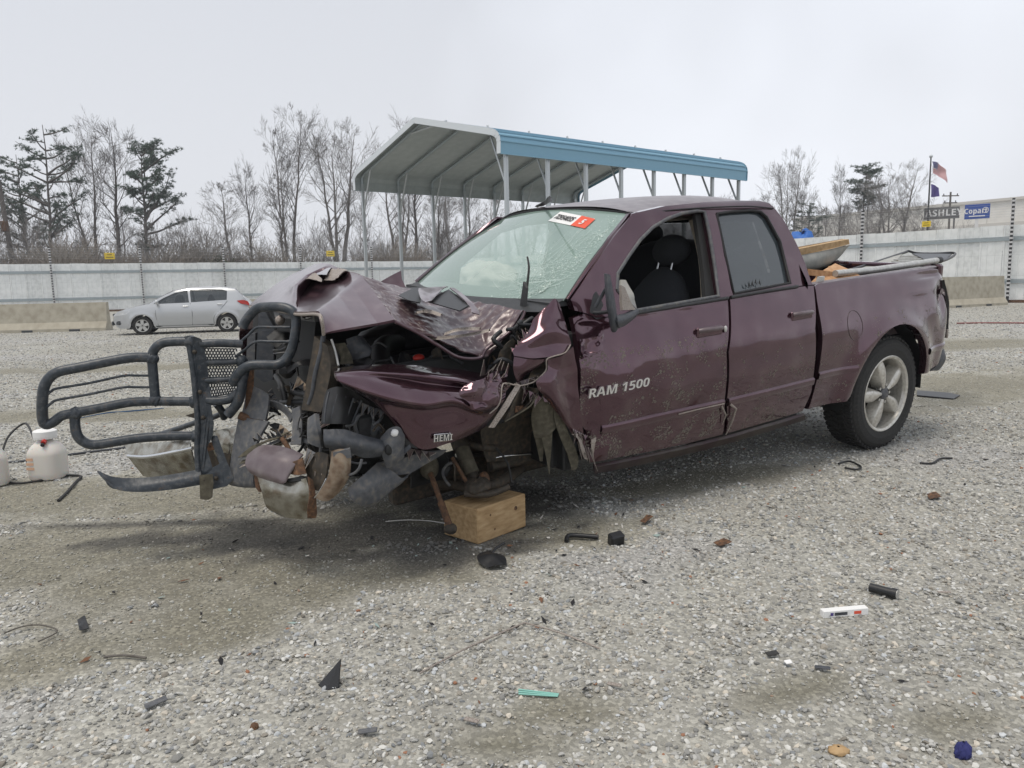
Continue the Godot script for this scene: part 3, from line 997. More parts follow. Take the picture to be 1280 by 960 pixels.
# ------------------------------------------------------------------ far buildings, flags, poles
func build_far() -> void:
	var a := V(51.843, 1.05, -138)
	var b := V(76.715, 1.387, -104)
	a.y = 0; b.y = 0
	var d := (b - a).normalized()
	var L := a.distance_to(b)
	var t := thing("warehouse", "long pale warehouse with flat roof behind the fence and flagpole", "building", a)
	var nz := d.cross(Vector3.UP)
	t.basis = Basis(d, Vector3.UP, nz)
	var s := 1.0 if nz.dot(-a) > 0 else -1.0
	var w := MB.new()
	w.box(Vector3(L / 2, 5.9, -s * 15), Vector3(L, 11.8, 30))
	obj("wall", w, mats["warehouse_wall"], t)
	var st := MB.new()
	st.box(Vector3(L / 2, 8.1, s * 0.04), Vector3(L, 1.3, 0.08))
	obj("stripe", st, mats["warehouse_stripe"], t)
	var rf := MB.new()
	rf.box(Vector3(L / 2, 12.0, -s * 15), Vector3(L + 0.6, 0.4, 30.6))
	obj("roof", rf, mats["warehouse_stripe"], t)
	for k in int(L / 7.5):
		var j := MB.new()
		j.box(Vector3(k * 7.5 + 2, 5.6, s * 0.02), Vector3(0.12, 11.2, 0.06))
		obj("wall_joint", j, mats["warehouse_stripe"], t)
	for k in 9:
		var dk := MB.new()
		dk.box(Vector3(8 + k * 5.4, 2.6, s * 0.1), Vector3(3.2, 3.2, 0.2))
		var dn := obj("dock_door", dk, mats["dock_dark"], t)
		var cn := MB.new()
		cn.box(Vector3(8 + k * 5.4, 4.5, s * 0.6), Vector3(4.2, 0.3, 1.2))
		obj("canopy", cn, mats["sign_grey"], dn)
	# signs
	var sc := V(54.754, 9.076, -96)
	var sg := thing("building_sign", "dark grey sign board with pale capital letters before the warehouse", "sign", Vector3(sc.x, 0, sc.z))
	sg.rotation.y = -0.52
	var m := MB.new()
	m.cbox(Vector3(0, sc.y, 0), Vector3(3.9, 1.45, 0.3), 0.03)
	obj("board", m, mats["sign_grey"], sg)
	text(sg, "lettering", "ASHLEY", 0.78, 0.05, Transform3D(Basis.IDENTITY, Vector3(0.25, sc.y + 0.03, 0.17)), mats["sign_letter"], true, 1.05)
	for x in [-1.4, 1.4]:
		var lg := MB.new()
		lg.box(Vector3(x, (sc.y - 0.7) / 2, -0.05), Vector3(0.2, sc.y - 0.7, 0.2))
		obj("post", lg, mats["sign_grey"], sg)
	sc = V(44.437, 7.201, -72)
	sg = thing("yard_sign", "square blue sign with white lettering on a pale post behind fence", "sign", Vector3(sc.x, 0, sc.z))
	sg.rotation.y = -0.6
	m = MB.new()
	m.cbox(Vector3(0, sc.y, 0), Vector3(2.05, 1.36, 0.2), 0.03)
	obj("board", m, mats["sign_blue"], sg)
	text(sg, "lettering", "Copart", 0.46, 0.04, Transform3D(Basis.IDENTITY, Vector3(-0.12, sc.y + 0.06, 0.11)), mats["sign_letter"], true, 0.92)
	var ov := MB.new()
	var ring := []
	for k in 25: ring.append(Vector3(0.66 + cos(TAU * k / 24) * 0.24, sc.y + 0.1 + sin(TAU * k / 24) * 0.24, 0.115))
	ov.tube(ring, 0.03, 4)
	obj("emblem", ov, mats["sign_letter"], sg)
	var ul := MB.new()
	ul.box(Vector3(0, sc.y - 0.42, 0.115), Vector3(1.3, 0.10, 0.03))
	obj("small_print", ul, mats["sign_letter"], sg)
	var sp := MB.new()
	sp.box(Vector3(0, (sc.y - 0.66) / 2, -0.02), Vector3(0.28, sc.y - 0.66, 0.16))
	obj("post", sp, mats["flag_white"], sg)
	# flagpole
	var fp := V(38.685, 5.286, -70)
	var top := V(38.484, 11.961, -70)
	var fl := thing("flagpole", "tall dark flagpole standing behind the fence", "flagpole", Vector3(fp.x, 0, fp.z))
	m = MB.new()
	m.tube([Vector3.ZERO, Vector3(0.0, top.y, 0)], 0.10, 8, 0.06)
	obj("pole", m, mats["post_black"], fl)
	obj("finial", lump(Vector3(0, top.y + 0.1, 0), Vector3(0.15, 0.15, 0.15), 0.0, 1.0, 8), mats["galvanised"], fl)
	# drooping striped flag: stripes and canton are sewn cloth
	var fg := thing("flag", "red and white striped flag with blue canton near the pole top", "flag", Vector3(fp.x + 0.12, top.y - 0.35, fp.z))
	var fw := func(u: float, v: float) -> Vector3:
		var x := u * 1.28
		return Vector3(x + v * 0.12, -v * 1.05 - x * (0.62 + 0.1 * v) * (0.3 + 0.7 * u), 0.14 * sin(x * 6.0 + v) + 0.1 * sin(v * 5.0 + x * 3.0))
	for k in 13:
		var c := MB.new()
		var u0 := 0.42 if k < 7 else 0.0
		var rr := []
		for i in 9:
			var u := lerpf(u0, 1.0, i / 8.0)
			rr.append([fw.call(u, k / 13.0), fw.call(u, (k + 1) / 13.0)])
		c.surf(rr)
		obj("stripe", c, mats["flag_red"] if k % 2 == 0 else mats["flag_white"], fg)
	var cn2 := MB.new()
	var r2 := []
	for i in 6:
		var row := []
		for j in 6: row.append(fw.call(0.42 * i / 5.0, 7.0 / 13.0 * j / 5.0))
		r2.append(row)
	cn2.surf(r2)
	var canton := obj("canton", cn2, mats["flag_blue"], fg)
	var stars := MB.new()
	for i in 5:
		for j in 4:
			stars.box(fw.call(0.05 + 0.075 * i, 0.07 + 0.13 * j) + Vector3(0, 0, 0.01), Vector3(0.04, 0.04, 0.01))
	obj("stars", stars, mats["flag_white"], canton).set_meta("kind", "stuff")
	var f2 := thing("flag", "plain purple blue flag hanging below the striped flag", "flag", Vector3(fp.x + 0.12, top.y - 2.35, fp.z))
	var c3 := MB.new()
	var r3 := []
	for i in 9:
		var row := []
		for j in 7:
			var u := i / 8.0
			var v := j / 6.0
			row.append(Vector3(u * 0.8, -v * 1.2 * (1.0 - 0.35 * u) - u * 0.35, 0.12 * sin(u * 5 + v * 2)))
		r3.append(row)
	c3.surf(r3)
	obj("cloth", c3, mats["flag_purple"], f2)
	# utility pole
	var up := V(58.673, 7.528, -101)
	var ut := V(58.518, 12.214, -101)
	var pt := thing("utility_pole", "thin grey utility pole with crossarms between the two far signs", "utility pole", Vector3(up.x, 0, up.z))
	m = MB.new()
	m.tube([Vector3.ZERO, Vector3(0, ut.y, 0)], 0.17, 7, 0.12)
	obj("pole", m, mats["bark"], pt)
	for k in 3:
		var ar := MB.new()
		ar.box(Vector3(0, ut.y - 0.5 - k * 0.9, 0), Vector3(2.2 - k * 0.4, 0.14, 0.14))
		var an := obj("crossarm", ar, mats["bark"], pt)
		for x in [-0.9, 0.0, 0.9]:
			var iz := MB.new()
			iz.tube([Vector3(x * (1 - k * 0.2), ut.y - 0.43 - k * 0.9, 0), Vector3(x * (1 - k * 0.2), ut.y - 0.2 - k * 0.9, 0)], 0.06, 6)
			obj("insulator", iz, mats["post_black"], an)
	# leaning utility pole at the left
	var lp := V(-43.369, 4.02, -66)
	var lt := V(-43.822, 11.174, -66)
	pt = thing("utility_pole", "dark leaning wooden pole beside the tall pine", "utility pole", Vector3(lp.x, 0, lp.z))
	m = MB.new()
	var ld := lt - lp
	m.tube([Vector3(-ld.x / ld.y * lp.y, 0, 0), Vector3(ld.x, lt.y, 0)], 0.24, 7, 0.18)
	obj("pole", m, mats["bark"], pt)
	m = MB.new()
	m.cbox(Vector3(ld.x * 0.45, lp.y + ld.y * 0.45, 0.25), Vector3(0.5, 0.9, 0.4), 0.05)
	obj("transformer", m, mats["rust"], pt)
	# small huts and tarp behind the truck bed
	var tp := V(17.453, 3.73, -45)
	var tt := thing("tarp", "bright blue tarp over a heap behind the truck cab", "tarp", Vector3(tp.x, 0, tp.z))
	obj("cover", lump(Vector3(0, 1.6, 0), Vector3(1.3, 2.5, 0.9), 0.25, 2.0, 14), mats["tarp_blue"], tt)

# ------------------------------------------------------------------ trees
func branch(mb: MB, p: Vector3, d: Vector3, len_: float, r: float, depth: int, g: RandomNumberGenerator, rise: float, kids: int) -> void:
	var seg := 3 if depth > 1 else 2
	var pts := [p]
	var dd := d
	for i in seg:
		dd = (dd + Vector3(g.randf_range(-1, 1), g.randf_range(-0.6, 1) * 0.8 + rise, g.randf_range(-1, 1)) * 0.13).normalized()
		pts.append(pts[-1] + dd * len_ / seg)
	mb.tube(pts, r, 5 if r > 0.05 else 3, r * 0.55, false)
	if depth <= 0: return
	for k in kids:
		var t := g.randf_range(0.3, 1.0)
		if k == 0: t = 1.0
		var x := t * seg
		var i := mini(int(x), seg - 1)
		var q: Vector3 = (pts[i] as Vector3).lerp(pts[i + 1], x - i)
		var ax := dd.cross(Vector3(g.randf_range(-1, 1), g.randf_range(-1, 1), g.randf_range(-1, 1))).normalized()
		var ang := g.randf_range(0.35, 0.85) if k > 0 else g.randf_range(0.05, 0.3)
		branch(mb, q, dd.rotated(ax, ang), len_ * g.randf_range(0.58, 0.78), maxf(r * lerpf(0.72, 0.45, t) * (1.0 if k == 0 else 0.8), 0.013), depth - 1, g, rise, kids)

# a leafless tree: a trunk that carries limbs over its upper part
func bare_tree(seed_: int, h: float, r: float, low: float, spread: float, forks: int, m: Material, limbs: int, depth: int) -> Node3D:
	var g := RandomNumberGenerator.new()
	g.seed = seed_
	var t := Node3D.new()
	var tr := MB.new()
	var cr_ := MB.new()
	for f in forks:
		var pts := [Vector3.ZERO]
		var lean := Vector3(g.randf_range(-1, 1), 0, g.randf_range(-1, 1)) * (0.05 if forks == 1 else 0.16)
		var n := 9
		for i in n:
			var y := h * (i + 1) / n * (1.0 if f == 0 else g.randf_range(0.86, 0.95))
			pts.append(Vector3(lean.x * y + g.randf_range(-1, 1) * h * 0.008, y, lean.z * y + g.randf_range(-1, 1) * h * 0.008))
		tr.tube(pts, r * (1.0 if f == 0 else 0.8), 7, 0.02, false)
		for k in limbs:
			var y01 := lerpf(low, 0.98, pow(float(k) / limbs, 0.9))
			var x := y01 * n
			var i := mini(int(x), n - 1)
			var q: Vector3 = (pts[i] as Vector3).lerp(pts[i + 1], x - i)
			var a := g.randf() * TAU
			var up := g.randf_range(0.5, 1.3) + y01 * 0.7
			var d := Vector3(cos(a), up, sin(a)).normalized()
			var ln := spread * h * (0.12 + 0.62 * sin(PI * clampf((y01 - low) / (1.0 - low) * 0.86 + 0.12, 0.0, 1.0))) * g.randf_range(0.5, 1.1)
			branch(cr_, q, d, ln * 0.55, maxf(r * (1.05 - y01) * 0.42, 0.018), depth, g, 0.25, 3)
	t.add_child(named_mesh("trunk", tr, m))
	t.add_child(named_mesh("crown", cr_, m))
	return t

func named_mesh(nm: String, mb: MB, m: Material) -> MeshInstance3D:
	var o := MeshInstance3D.new()
	o.name = nm
	o.mesh = mb.mesh(m)
	return o

func pine_tree(seed_: int, h: float, r: float, low: float, spread: float, layers: int, tuft: float, bias := 0.0) -> Node3D:
	var g := RandomNumberGenerator.new()
	g.seed = seed_
	var t := Node3D.new()
	var tr := MB.new()
	var nd := MB.new()
	var pts := []
	var lx := g.randf_range(-0.03, 0.03)
	for i in 9: pts.append(Vector3(lx * h * i / 8.0 + g.randf_range(-1, 1) * 0.08, h * i / 8.0, g.randf_range(-1, 1) * 0.08))
	tr.tube(pts, r, 7, 0.03, false)
	for k in layers:
		var y01 := lerpf(low, 0.99, float(k) / layers)
		var x := y01 * 8
		var i := mini(int(x), 7)
		var q: Vector3 = (pts[i] as Vector3).lerp(pts[i + 1], x - i)
		for b in g.randi_range(1, 3):
			var a := g.randf() * TAU
			var reach := spread * h * (0.25 + sin(PI * clampf((y01 - low) / (1.0 - low) * 0.72 + 0.2, 0, 1))) * g.randf_range(0.4, 1.1) * (1.0 + bias * cos(a))
			var d := Vector3(cos(a), g.randf_range(0.1, 0.8), sin(a)).normalized()
			var bp_ := [q]
			for s in 4:
				d = (d + Vector3(g.randf_range(-0.25, 0.25), g.randf_range(-0.1, 0.2), g.randf_range(-0.25, 0.25))).normalized()
				bp_.append(bp_[-1] + d * reach / 4)
			tr.tube(bp_, 0.04 + 0.018 * reach, 4, 0.015, false)
			for s in int(2 + reach * 1.7):
				var cc := cr(bp_, g.randf_range(0.45, 1.0)) + Vector3(g.randf_range(-1, 1), g.randf_range(-0.2, 0.5), g.randf_range(-1, 1)) * 0.35
				var tw := cc - cr(bp_, 0.5)
				tr.tube([cr(bp_, 0.55), cc], 0.016, 3, 0.008, false)
				for u in 5:
					var c := cc + Vector3(g.randfn(), g.randfn() * 0.5, g.randfn()) * 0.24
					for nn in 17:
						var v := Vector3(g.randfn(), g.randfn() * 0.8 + 0.35, g.randfn()).normalized()
						var l := tuft * g.randf_range(0.5, 1.1)
						var sd := v.cross(Vector3(g.randfn(), g.randfn(), g.randfn())).normalized() * 0.024
						nd.ftri(c - sd, c + sd, c + v * l)
	t.add_child(named_mesh("trunk", tr, mats["bark"]))
	t.add_child(named_mesh("crown", nd, mats["needles"]))
	return t

func plant(proto: Node3D, nm: String, px: Vector3, turn: float, sc: Vector3, label: String, cat: String, group: String) -> void:
	var o := copy(proto, nm, Vector3(px.x, 0, px.z), turn, sc, label, group)
	o.set_meta("category", cat)

func build_trees() -> void:
	var A := bare_tree(11, 20.0, 0.30, 0.34, 0.36, 1, mats["bark"], 24, 4)
	var B := bare_tree(12, 20.0, 0.28, 0.34, 0.36, 2, mats["bark"], 17, 4)
	var C := bare_tree(13, 20.0, 0.22, 0.28, 0.24, 1, mats["pale_bark"], 22, 4)
	var D := bare_tree(14, 20.0, 0.34, 0.36, 0.40, 3, mats["pale_bark"], 13, 4)
	var E := bare_tree(15, 12.0, 0.14, 0.15, 0.3, 2, mats["pale_bark"], 18, 3)
	var grp := "bare trees beyond the fence"
	# [proto, name, px, dist, height scale, width scale, turn, label]
	var list := [
		[A, V(-40.536, 4.29, -78), 1.0, 1.05, 0.3, "tall bare tree with wide crown between the tall pine and dense pine"],
		[B, V(-44.782, 4.491, -82), 1.02, 0.9, 1.6, "forked bare tree standing next to the tall open pine"],
		[C, V(-43.602, 4.576, -86), 0.62, 0.8, 2.2, "slim low bare tree between the wide bare tree and dense pine"],
		[C, V(-35.658, 4.35, -84), 0.45, 0.9, 0.4, "short thin bare tree right beside the dense pine"],
		[C, V(-26.949, 3.887, -74), 0.66, 0.95, 0.9, "straight bare tree with short side branches standing apart"],
		[A, V(-28.546, 4.197, -84), 0.80, 0.7, 2.0, "thin bare tree next to the straight short-branched tree"],
		[B, V(-22.126, 3.838, -76), 1.03, 0.78, 0.2, "tallest bare tree with two slim stems beyond fence"],
		[C, V(-24.138, 3.992, -80), 0.85, 0.9, 3.0, "slim bare tree beside the tallest two-stemmed tree"],
		[D, V(-17.587, 3.796, -78), 0.98, 0.92, 1.1, "broad bare tree with several limbs beside the carport eave"],
		[A, V(-15.536, 3.862, -82), 0.78, 0.6, 4.0, "bare tree seen through the first carport bay"],
		[A, V(-10.485, 3.808, -84), 1.03, 0.9, 0.7, "bare tree whose top shows above the carport peak"],
		[D, V(-13.046, 4.028, -90), 0.95, 0.8, 2.7, "pale branched bare tree under the carport roof line"],
		[B, V(-8.364, 3.817, -86), 0.72, 0.7, 5.0, "leaning bare tree behind the middle carport legs"],
		[C, V(-6.15, 3.66, -82), 0.7, 0.9, 0.1, "thin bare tree behind the middle carport legs"],
		[A, V(-4.651, 3.848, -90), 0.72, 0.7, 1.3, "dark bare tree just above the windscreen corner"],
		[C, V(-2.308, 3.742, -88), 0.65, 0.9, 2.4, "slender bare tree just above the windscreen edge"],
		[D, V(2.345, 3.835, -95), 0.6, 0.7, 3.3, "low bare tree behind the far carport legs"],
		[A, V(30.74, 3.636, -110), 0.78, 0.8, 3.6, "low bare tree at the end of the carport roof"],
		[B, V(34.362, 3.421, -105), 0.72, 0.7, 2.6, "low forked bare tree behind the cab roof"],
		[D, V(35.294, 3.153, -96), 1.02, 0.62, 0.5, "tall bare tree with feathery top behind the cab"],
		[A, V(40.446, 3.262, -104), 0.9, 0.6, 1.9, "dense dark bare tree behind the cab corner"],
		[A, V(40.18, 2.937, -92), 0.86, 0.5, 1.0, "narrow bare tree beside the slim pine"],
		[C, V(43.898, 2.857, -92), 0.8, 0.9, 5.2, "thin bare tree leaning on the slim pine"],
		[D, V(44.517, 2.734, -88), 0.84, 0.86, 0.2, "broad round bare tree in front of the warehouse"],
		[A, V(48.012, 2.934, -98), 0.72, 0.7, 3.9, "small bare tree between slim pine and round tree"],
		[B, V(52.39, 2.84, -98), 0.68, 0.7, 2.9, "low bare tree next to the flagpole"],
		[D, V(46.97, 3.122, -104), 0.74, 0.7, 5.5, "pale bare tree crowded behind the slim pine"],
		[B, V(37.984, 3.425, -108), 0.8, 0.7, 3.4, "forked bare tree crowded behind the feathery topped tree"],
		[A, V(44.533, 3.339, -110), 0.7, 0.7, 5.9, "bare tree in the dense cluster behind the truck cab corner"],
		[C, V(41.761, 3.124, -100), 0.66, 0.8, 4.4, "thin low bare tree in front of the warehouse end"]]
	for l in list:
		var far: bool = (l[1] as Vector3).x > 20.0
		plant(l[0], "bare_tree", l[1], l[4], Vector3(l[3] * 0.95, l[2] * (0.80 if far else 0.88), l[3] * 0.95), l[5], "tree", grp)
	var P := pine_tree(21, 18.0, 0.22, 0.26, 0.22, 17, 0.30)
	var Q := pine_tree(22, 15.5, 0.26, 0.36, 0.21, 24, 0.34, 0.5)
	var R := pine_tree(23, 20.0, 0.22, 0.66, 0.13, 18, 0.4)
	grp = "pines beyond the fence"
	plant(P, "pine_tree", V(-44.872, 4.273, -74), 0.4, Vector3(1, 0.97, 1), "tall open pine with layered dark branches beside leaning pole", "tree", grp)
	plant(P, "pine_tree", V(-49.606, 4.485, -78), 2.4, Vector3(0.8, 0.86, 0.8), "thin pine tucked behind the tall open pine", "tree", grp)
	plant(Q, "pine_tree", V(-36.442, 4.147, -76), 0.0, Vector3(1, 0.98, 1), "dense dark green pine with bare lower trunk", "tree", grp)
	plant(P, "pine_tree", V(-51.508, 4.912, -92), 4.0, Vector3(0.6, 0.42, 0.6), "small pine low behind the fence beside the tall pine", "tree", grp)
	plant(R, "pine_tree", V(42.724, 2.883, -92), 0.2, Vector3(1.0, 0.72, 1.0), "slim pine with small tufted crown on bare trunk", "tree", grp)
	plant(P, "pine_tree", V(38.842, 3.131, -98), 1.2, Vector3(0.8, 0.62, 0.8), "dark narrow evergreen among bare trees behind the cab", "tree", grp)
	for o in [A, B, C, D, P, Q, R]: o.free()
	# brown thicket beyond the fence: bare brush nobody could count
	var g := RandomNumberGenerator.new()
	g.seed = 6
	var bush := MB.new()
	for k in 26:
		var d := Vector3(g.randf_range(-0.6, 0.6), 1, g.randf_range(-0.6, 0.6)).normalized()
		branch(bush, Vector3(g.randf_range(-0.6, 0.6), 0, g.randf_range(-0.6, 0.6)), d, g.randf_range(0.9, 1.6), 0.03, 3, g, 0.3, 3)
	bush.use_col = true
	for i in bush.v.size(): bush.col.append(Color.WHITE)
	var mm := MultiMesh.new()
	mm.transform_format = MultiMesh.TRANSFORM_3D
	mm.use_colors = true
	mm.mesh = bush.mesh(mats["twigs"])
	var n := 560
	mm.instance_count = n
	for i in n:
		var t := g.randf()
		var base: Vector3
		if i < 420:
			base = Vector3(-66, 0, -44).lerp(Vector3(8, 0, -82), t) + Vector3(g.randf_range(-1, 1), 0, -g.randf_range(1, 22))
		else:
			base = Vector3(8, 0, -82).lerp(Vector3(44, 0, -70), t) + Vector3(g.randf_range(-1, 1), 0, -g.randf_range(0, 16))
		var k := (g.randf_range(0.5, 1.05) + 1.0 * maxf(0.0, fn.get_noise_1d(base.x * 2.2 + 7.0) + 0.25)) * (1.0 if i < 420 else 0.75)
		mm.set_instance_transform(i, Transform3D(Basis(Vector3.UP, g.randf() * TAU) * Basis.from_scale(Vector3(k * 1.2, k, k * 1.2)), base))
		var w := g.randf()
		mm.set_instance_color(i, Color(0.27, 0.255, 0.235).lerp(Color(0.31, 0.265, 0.215), w) * g.randf_range(0.7, 1.15))
	var th := Node3D.new()
	th.name = "thicket"
	add_child(th)
	var br := MultiMeshInstance3D.new()
	br.name = "brush"
	br.multimesh = mm
	br.set_meta("kind", "stuff")
	th.add_child(br)
	for v in 2:
		var sp := MB.new()
		for k in 3:
			var d := Vector3(g.randf_range(-0.25, 0.25), 1, g.randf_range(-0.25, 0.25)).normalized()
			branch(sp, Vector3(g.randf_range(-0.4, 0.4), 0, g.randf_range(-0.4, 0.4)), d, g.randf_range(2.6, 3.6), 0.05, 4, g, 0.35, 3)
		sp.use_col = true
		for i in sp.v.size(): sp.col.append(Color.WHITE)
		var sm2 := MultiMesh.new()
		sm2.transform_format = MultiMesh.TRANSFORM_3D
		sm2.use_colors = true
		sm2.mesh = sp.mesh(mats["twigs"])
		sm2.instance_count = 75
		for i in 75:
			var t := g.randf()
			var base := Vector3(-66, 0, -46).lerp(Vector3(8, 0, -84), t) if i < 50 else Vector3(8, 0, -86).lerp(Vector3(50, 0, -74), t)
			base += Vector3(g.randf_range(-2, 2), 0, -g.randf_range(2, 26))
			var k := g.randf_range(0.7, 1.25)
			sm2.set_instance_transform(i, Transform3D(Basis(Vector3.UP, g.randf() * TAU) * Basis.from_scale(Vector3(k, k, k)), base))
			sm2.set_instance_color(i, Color(0.23, 0.215, 0.20) * g.randf_range(0.7, 1.15))
		var si := MultiMeshInstance3D.new()
		si.name = called(th, "saplings")
		si.multimesh = sm2
		si.set_meta("kind", "stuff")
		th.add_child(si)
	th.set_meta("kind", "stuff")
	th.set_meta("label", "brown leafless brush filling the space beyond the fence")
	th.set_meta("category", "brush")
	# evergreen shrubs
	var shrub := Node3D.new()
	var lf := MB.new()
	var st := MB.new()
	for k in 9:
		var d := Vector3(g.randf_range(-0.7, 0.7), 1, g.randf_range(-0.7, 0.7)).normalized()
		st.tube([Vector3.ZERO, d * 1.2, d * 2.0 + Vector3(0, 0.3, 0)], 0.05, 4, 0.02)
	for k in 5200:
		var v := Vector3(g.randfn(), g.randfn(), g.randfn()).normalized() * pow(g.randf(), 0.4)
		var c := Vector3(v.x * 2.0, 1.9 + v.y * 1.7, v.z * 1.6) * (1.0 + 0.25 * fn.get_noise_3d(v.x * 25, v.y * 25, v.z * 25))
		var e := Vector3(g.randfn(), g.randfn(), g.randfn()).normalized() * 0.16
		var f := e.cross(Vector3(g.randfn(), g.randfn(), g.randfn())).normalized() * 0.07
		lf.ftri(c - f, c + f, c + e)
	shrub.add_child(named_mesh("stem", st, mats["bark"]))
	shrub.add_child(named_mesh("foliage", lf, mats["evergreen_leaf"]))
	grp = "evergreen shrubs beyond the fence"
	plant(shrub, "evergreen_shrub", V(-26.563, 3.713, -68), 0.0, Vector3(1.3, 1.15, 1), "dark green shrub rising over the fence behind the silver hatchback", "shrub", grp)
	plant(shrub, "evergreen_shrub", V(-37.719, 3.899, -66), 1.0, Vector3(0.8, 1.15, 1), "dark shrub below the tall pine over the fence", "shrub", grp)
	plant(shrub, "evergreen_shrub", V(35.972, 2.808, -84), 2.0, Vector3(0.8, 1.35, 0.8), "round green shrub in front of the warehouse end", "shrub", grp)
	plant(shrub, "evergreen_shrub", V(43.297, 2.65, -84), 3.0, Vector3(1.1, 1.1, 0.8), "low green shrub below the round bare tree", "shrub", grp)
	shrub.free()
	E.free()

# ------------------------------------------------------------------ the wrecked pickup (x forward, y up, z to its right)
const PROF := [[0.36, -0.890], [0.42, -0.925], [0.48, -0.948], [0.58, -0.973], [0.70, -0.991], [0.82, -1.002], [0.94, -1.002], [1.03, -0.992], [1.12, -0.968], [1.20, -0.938], [1.27, -0.908], [1.32, -0.886], [1.45, -0.845], [1.60, -0.790], [1.75, -0.727], [1.80, -0.700], [1.84, -0.662], [1.87, -0.600]]

func prof_z(tab: Array, y: float) -> float:
	var n := tab.size() - 1
	if y <= tab[0][0]: return tab[0][1]
	if y >= tab[n][0]: return tab[n][1]
	for i in n:
		if y <= tab[i + 1][0]:
			var t: float = (y - tab[i][0]) / (tab[i + 1][0] - tab[i][0])
			# Hermite with finite-difference slopes
			var m0: float = ((tab[i + 1][1] - tab[maxi(i - 1, 0)][1]) / (tab[i + 1][0] - tab[maxi(i - 1, 0)][0])) * (tab[i + 1][0] - tab[i][0])
			var j := mini(i + 2, n)
			var m1: float = ((tab[j][1] - tab[i][1]) / (tab[j][0] - tab[i][0])) * (tab[i + 1][0] - tab[i][0])
			var t2 := t * t
			var t3 := t2 * t
			return (2 * t3 - 3 * t2 + 1) * tab[i][1] + (t3 - 2 * t2 + t) * m0 + (-2 * t3 + 3 * t2) * tab[i + 1][1] + (t3 - t2) * m1
	return tab[n][1]

func bump(x: float, y: float, cx: float, cy: float, rx: float, ry: float) -> float:
	var q := ((x - cx) / rx) ** 2 + ((y - cy) / ry) ** 2
	return exp(-q)

func side_z(x: float, y: float) -> float:
	var z := prof_z(PROF, y)
	# dents and ripples along the front door
	z += 0.020 * bump(x, y, 2.72, 1.10, 0.13, 0.10) - 0.010 * bump(x, y, 2.45, 1.02, 0.25, 0.10) + 0.012 * bump(x, y, 2.25, 1.13, 0.12, 0.05)
	z += 0.045 * bump(x, y, 2.95, 0.60, 0.10, 0.12) - 0.02 * bump(x, y, 2.78, 0.56, 0.10, 0.06)
	z += 0.028 * bump(x, y, 2.90, 0.82, 0.08, 0.18) - 0.012 * bump(x, y, 2.3, 0.83, 0.18, 0.08)
	if y < 1.25:
		z += fn.get_noise_2d(x * 22, y * 30) * 0.009 * smoothstep(1.4, 2.9, x) + fn.get_noise_2d(x * 9 + 40, y * 14) * 0.004
	return z

const BEDPROF := [[0.36, -0.900], [0.42, -0.925], [0.50, -0.950], [0.62, -0.972], [0.75, -0.989], [0.88, -0.999], [0.97, -0.996], [1.05, -0.978], [1.12, -0.955], [1.19, -0.934], [1.25, -0.918], [1.28, -0.905], [1.30, -0.885], [1.31, -0.860]]

func bed_z(x: float, y: float) -> float:
	var z := prof_z(BEDPROF, y)
	var d := Vector2(x - 0.10, y - 0.44).length()
	z -= 0.045 * exp(-((d - 0.50) / 0.10) ** 2)            # arch flare
	z -= 0.02 * bump(x, y, -0.25, 1.17, 0.30, 0.07)         # swollen shoulder towards the tail
	z += 0.05 * bump(x, y, -0.62, 1.02, 0.09, 0.16)         # crushed corner by the lamp
	z += 0.03 * bump(x, y, -0.45, 1.25, 0.22, 0.02)
	z += 0.07 * smoothstep(-0.55, -0.80, x) ** 2
	z += fn.get_noise_2d(x * 14, y * 16) * 0.004
	return z

func sub(nm: String, mb: MB, mt: String, parent: Node) -> MeshInstance3D:
	return obj(nm, mb, mats[mt], parent)

func tube_part(nm: String, pts: Array, r: float, mt: String, parent: Node, n := 0, sides := 10, r1 := -1.0) -> MeshInstance3D:
	var mb := MB.new()
	mb.tube(path(pts, n) if n > 0 else pts, r, sides, r1)
	return sub(nm, mb, mt, parent)

func plate_part(nm: String, pts: Array, back: Vector3, mt: String, parent: Node) -> MeshInstance3D:
	var mb := MB.new()
	mb.plate(pts, back)
	return sub(nm, mb, mt, parent)

func box_part(nm: String, c: Vector3, s: Vector3, mt: String, parent: Node, e := 0.01, bs := Basis.IDENTITY) -> MeshInstance3D:
	var mb := MB.new()
	mb.cbox(c, s, e, bs)
	return sub(nm, mb, mt, parent)

func build_truck() -> void:
	var T := thing("pickup_truck", "wrecked maroon crew cab pickup with crushed front propped on a wooden block", "pickup truck", V(2.287, 0.063, -6.287))
	T.basis = Basis(Vector3(-0.83537, -0.06274, 0.54609), Vector3(-0.01527, 0.99573, 0.09104), Vector3(-0.54947, 0.06772, -0.83276))
	truck_cab(T)
	truck_bed(T)
	truck_wheels(T)
	truck_front(T)
	torn_metal(T)
	nose_clutter(T)
	truck_guard(T)
	truck_under(T)

func seal(pts: Array, r: float, parent: Node, nm := "seal") -> void:
	tube_part(nm, pts, r, "black_rubber", parent, 0, 6)

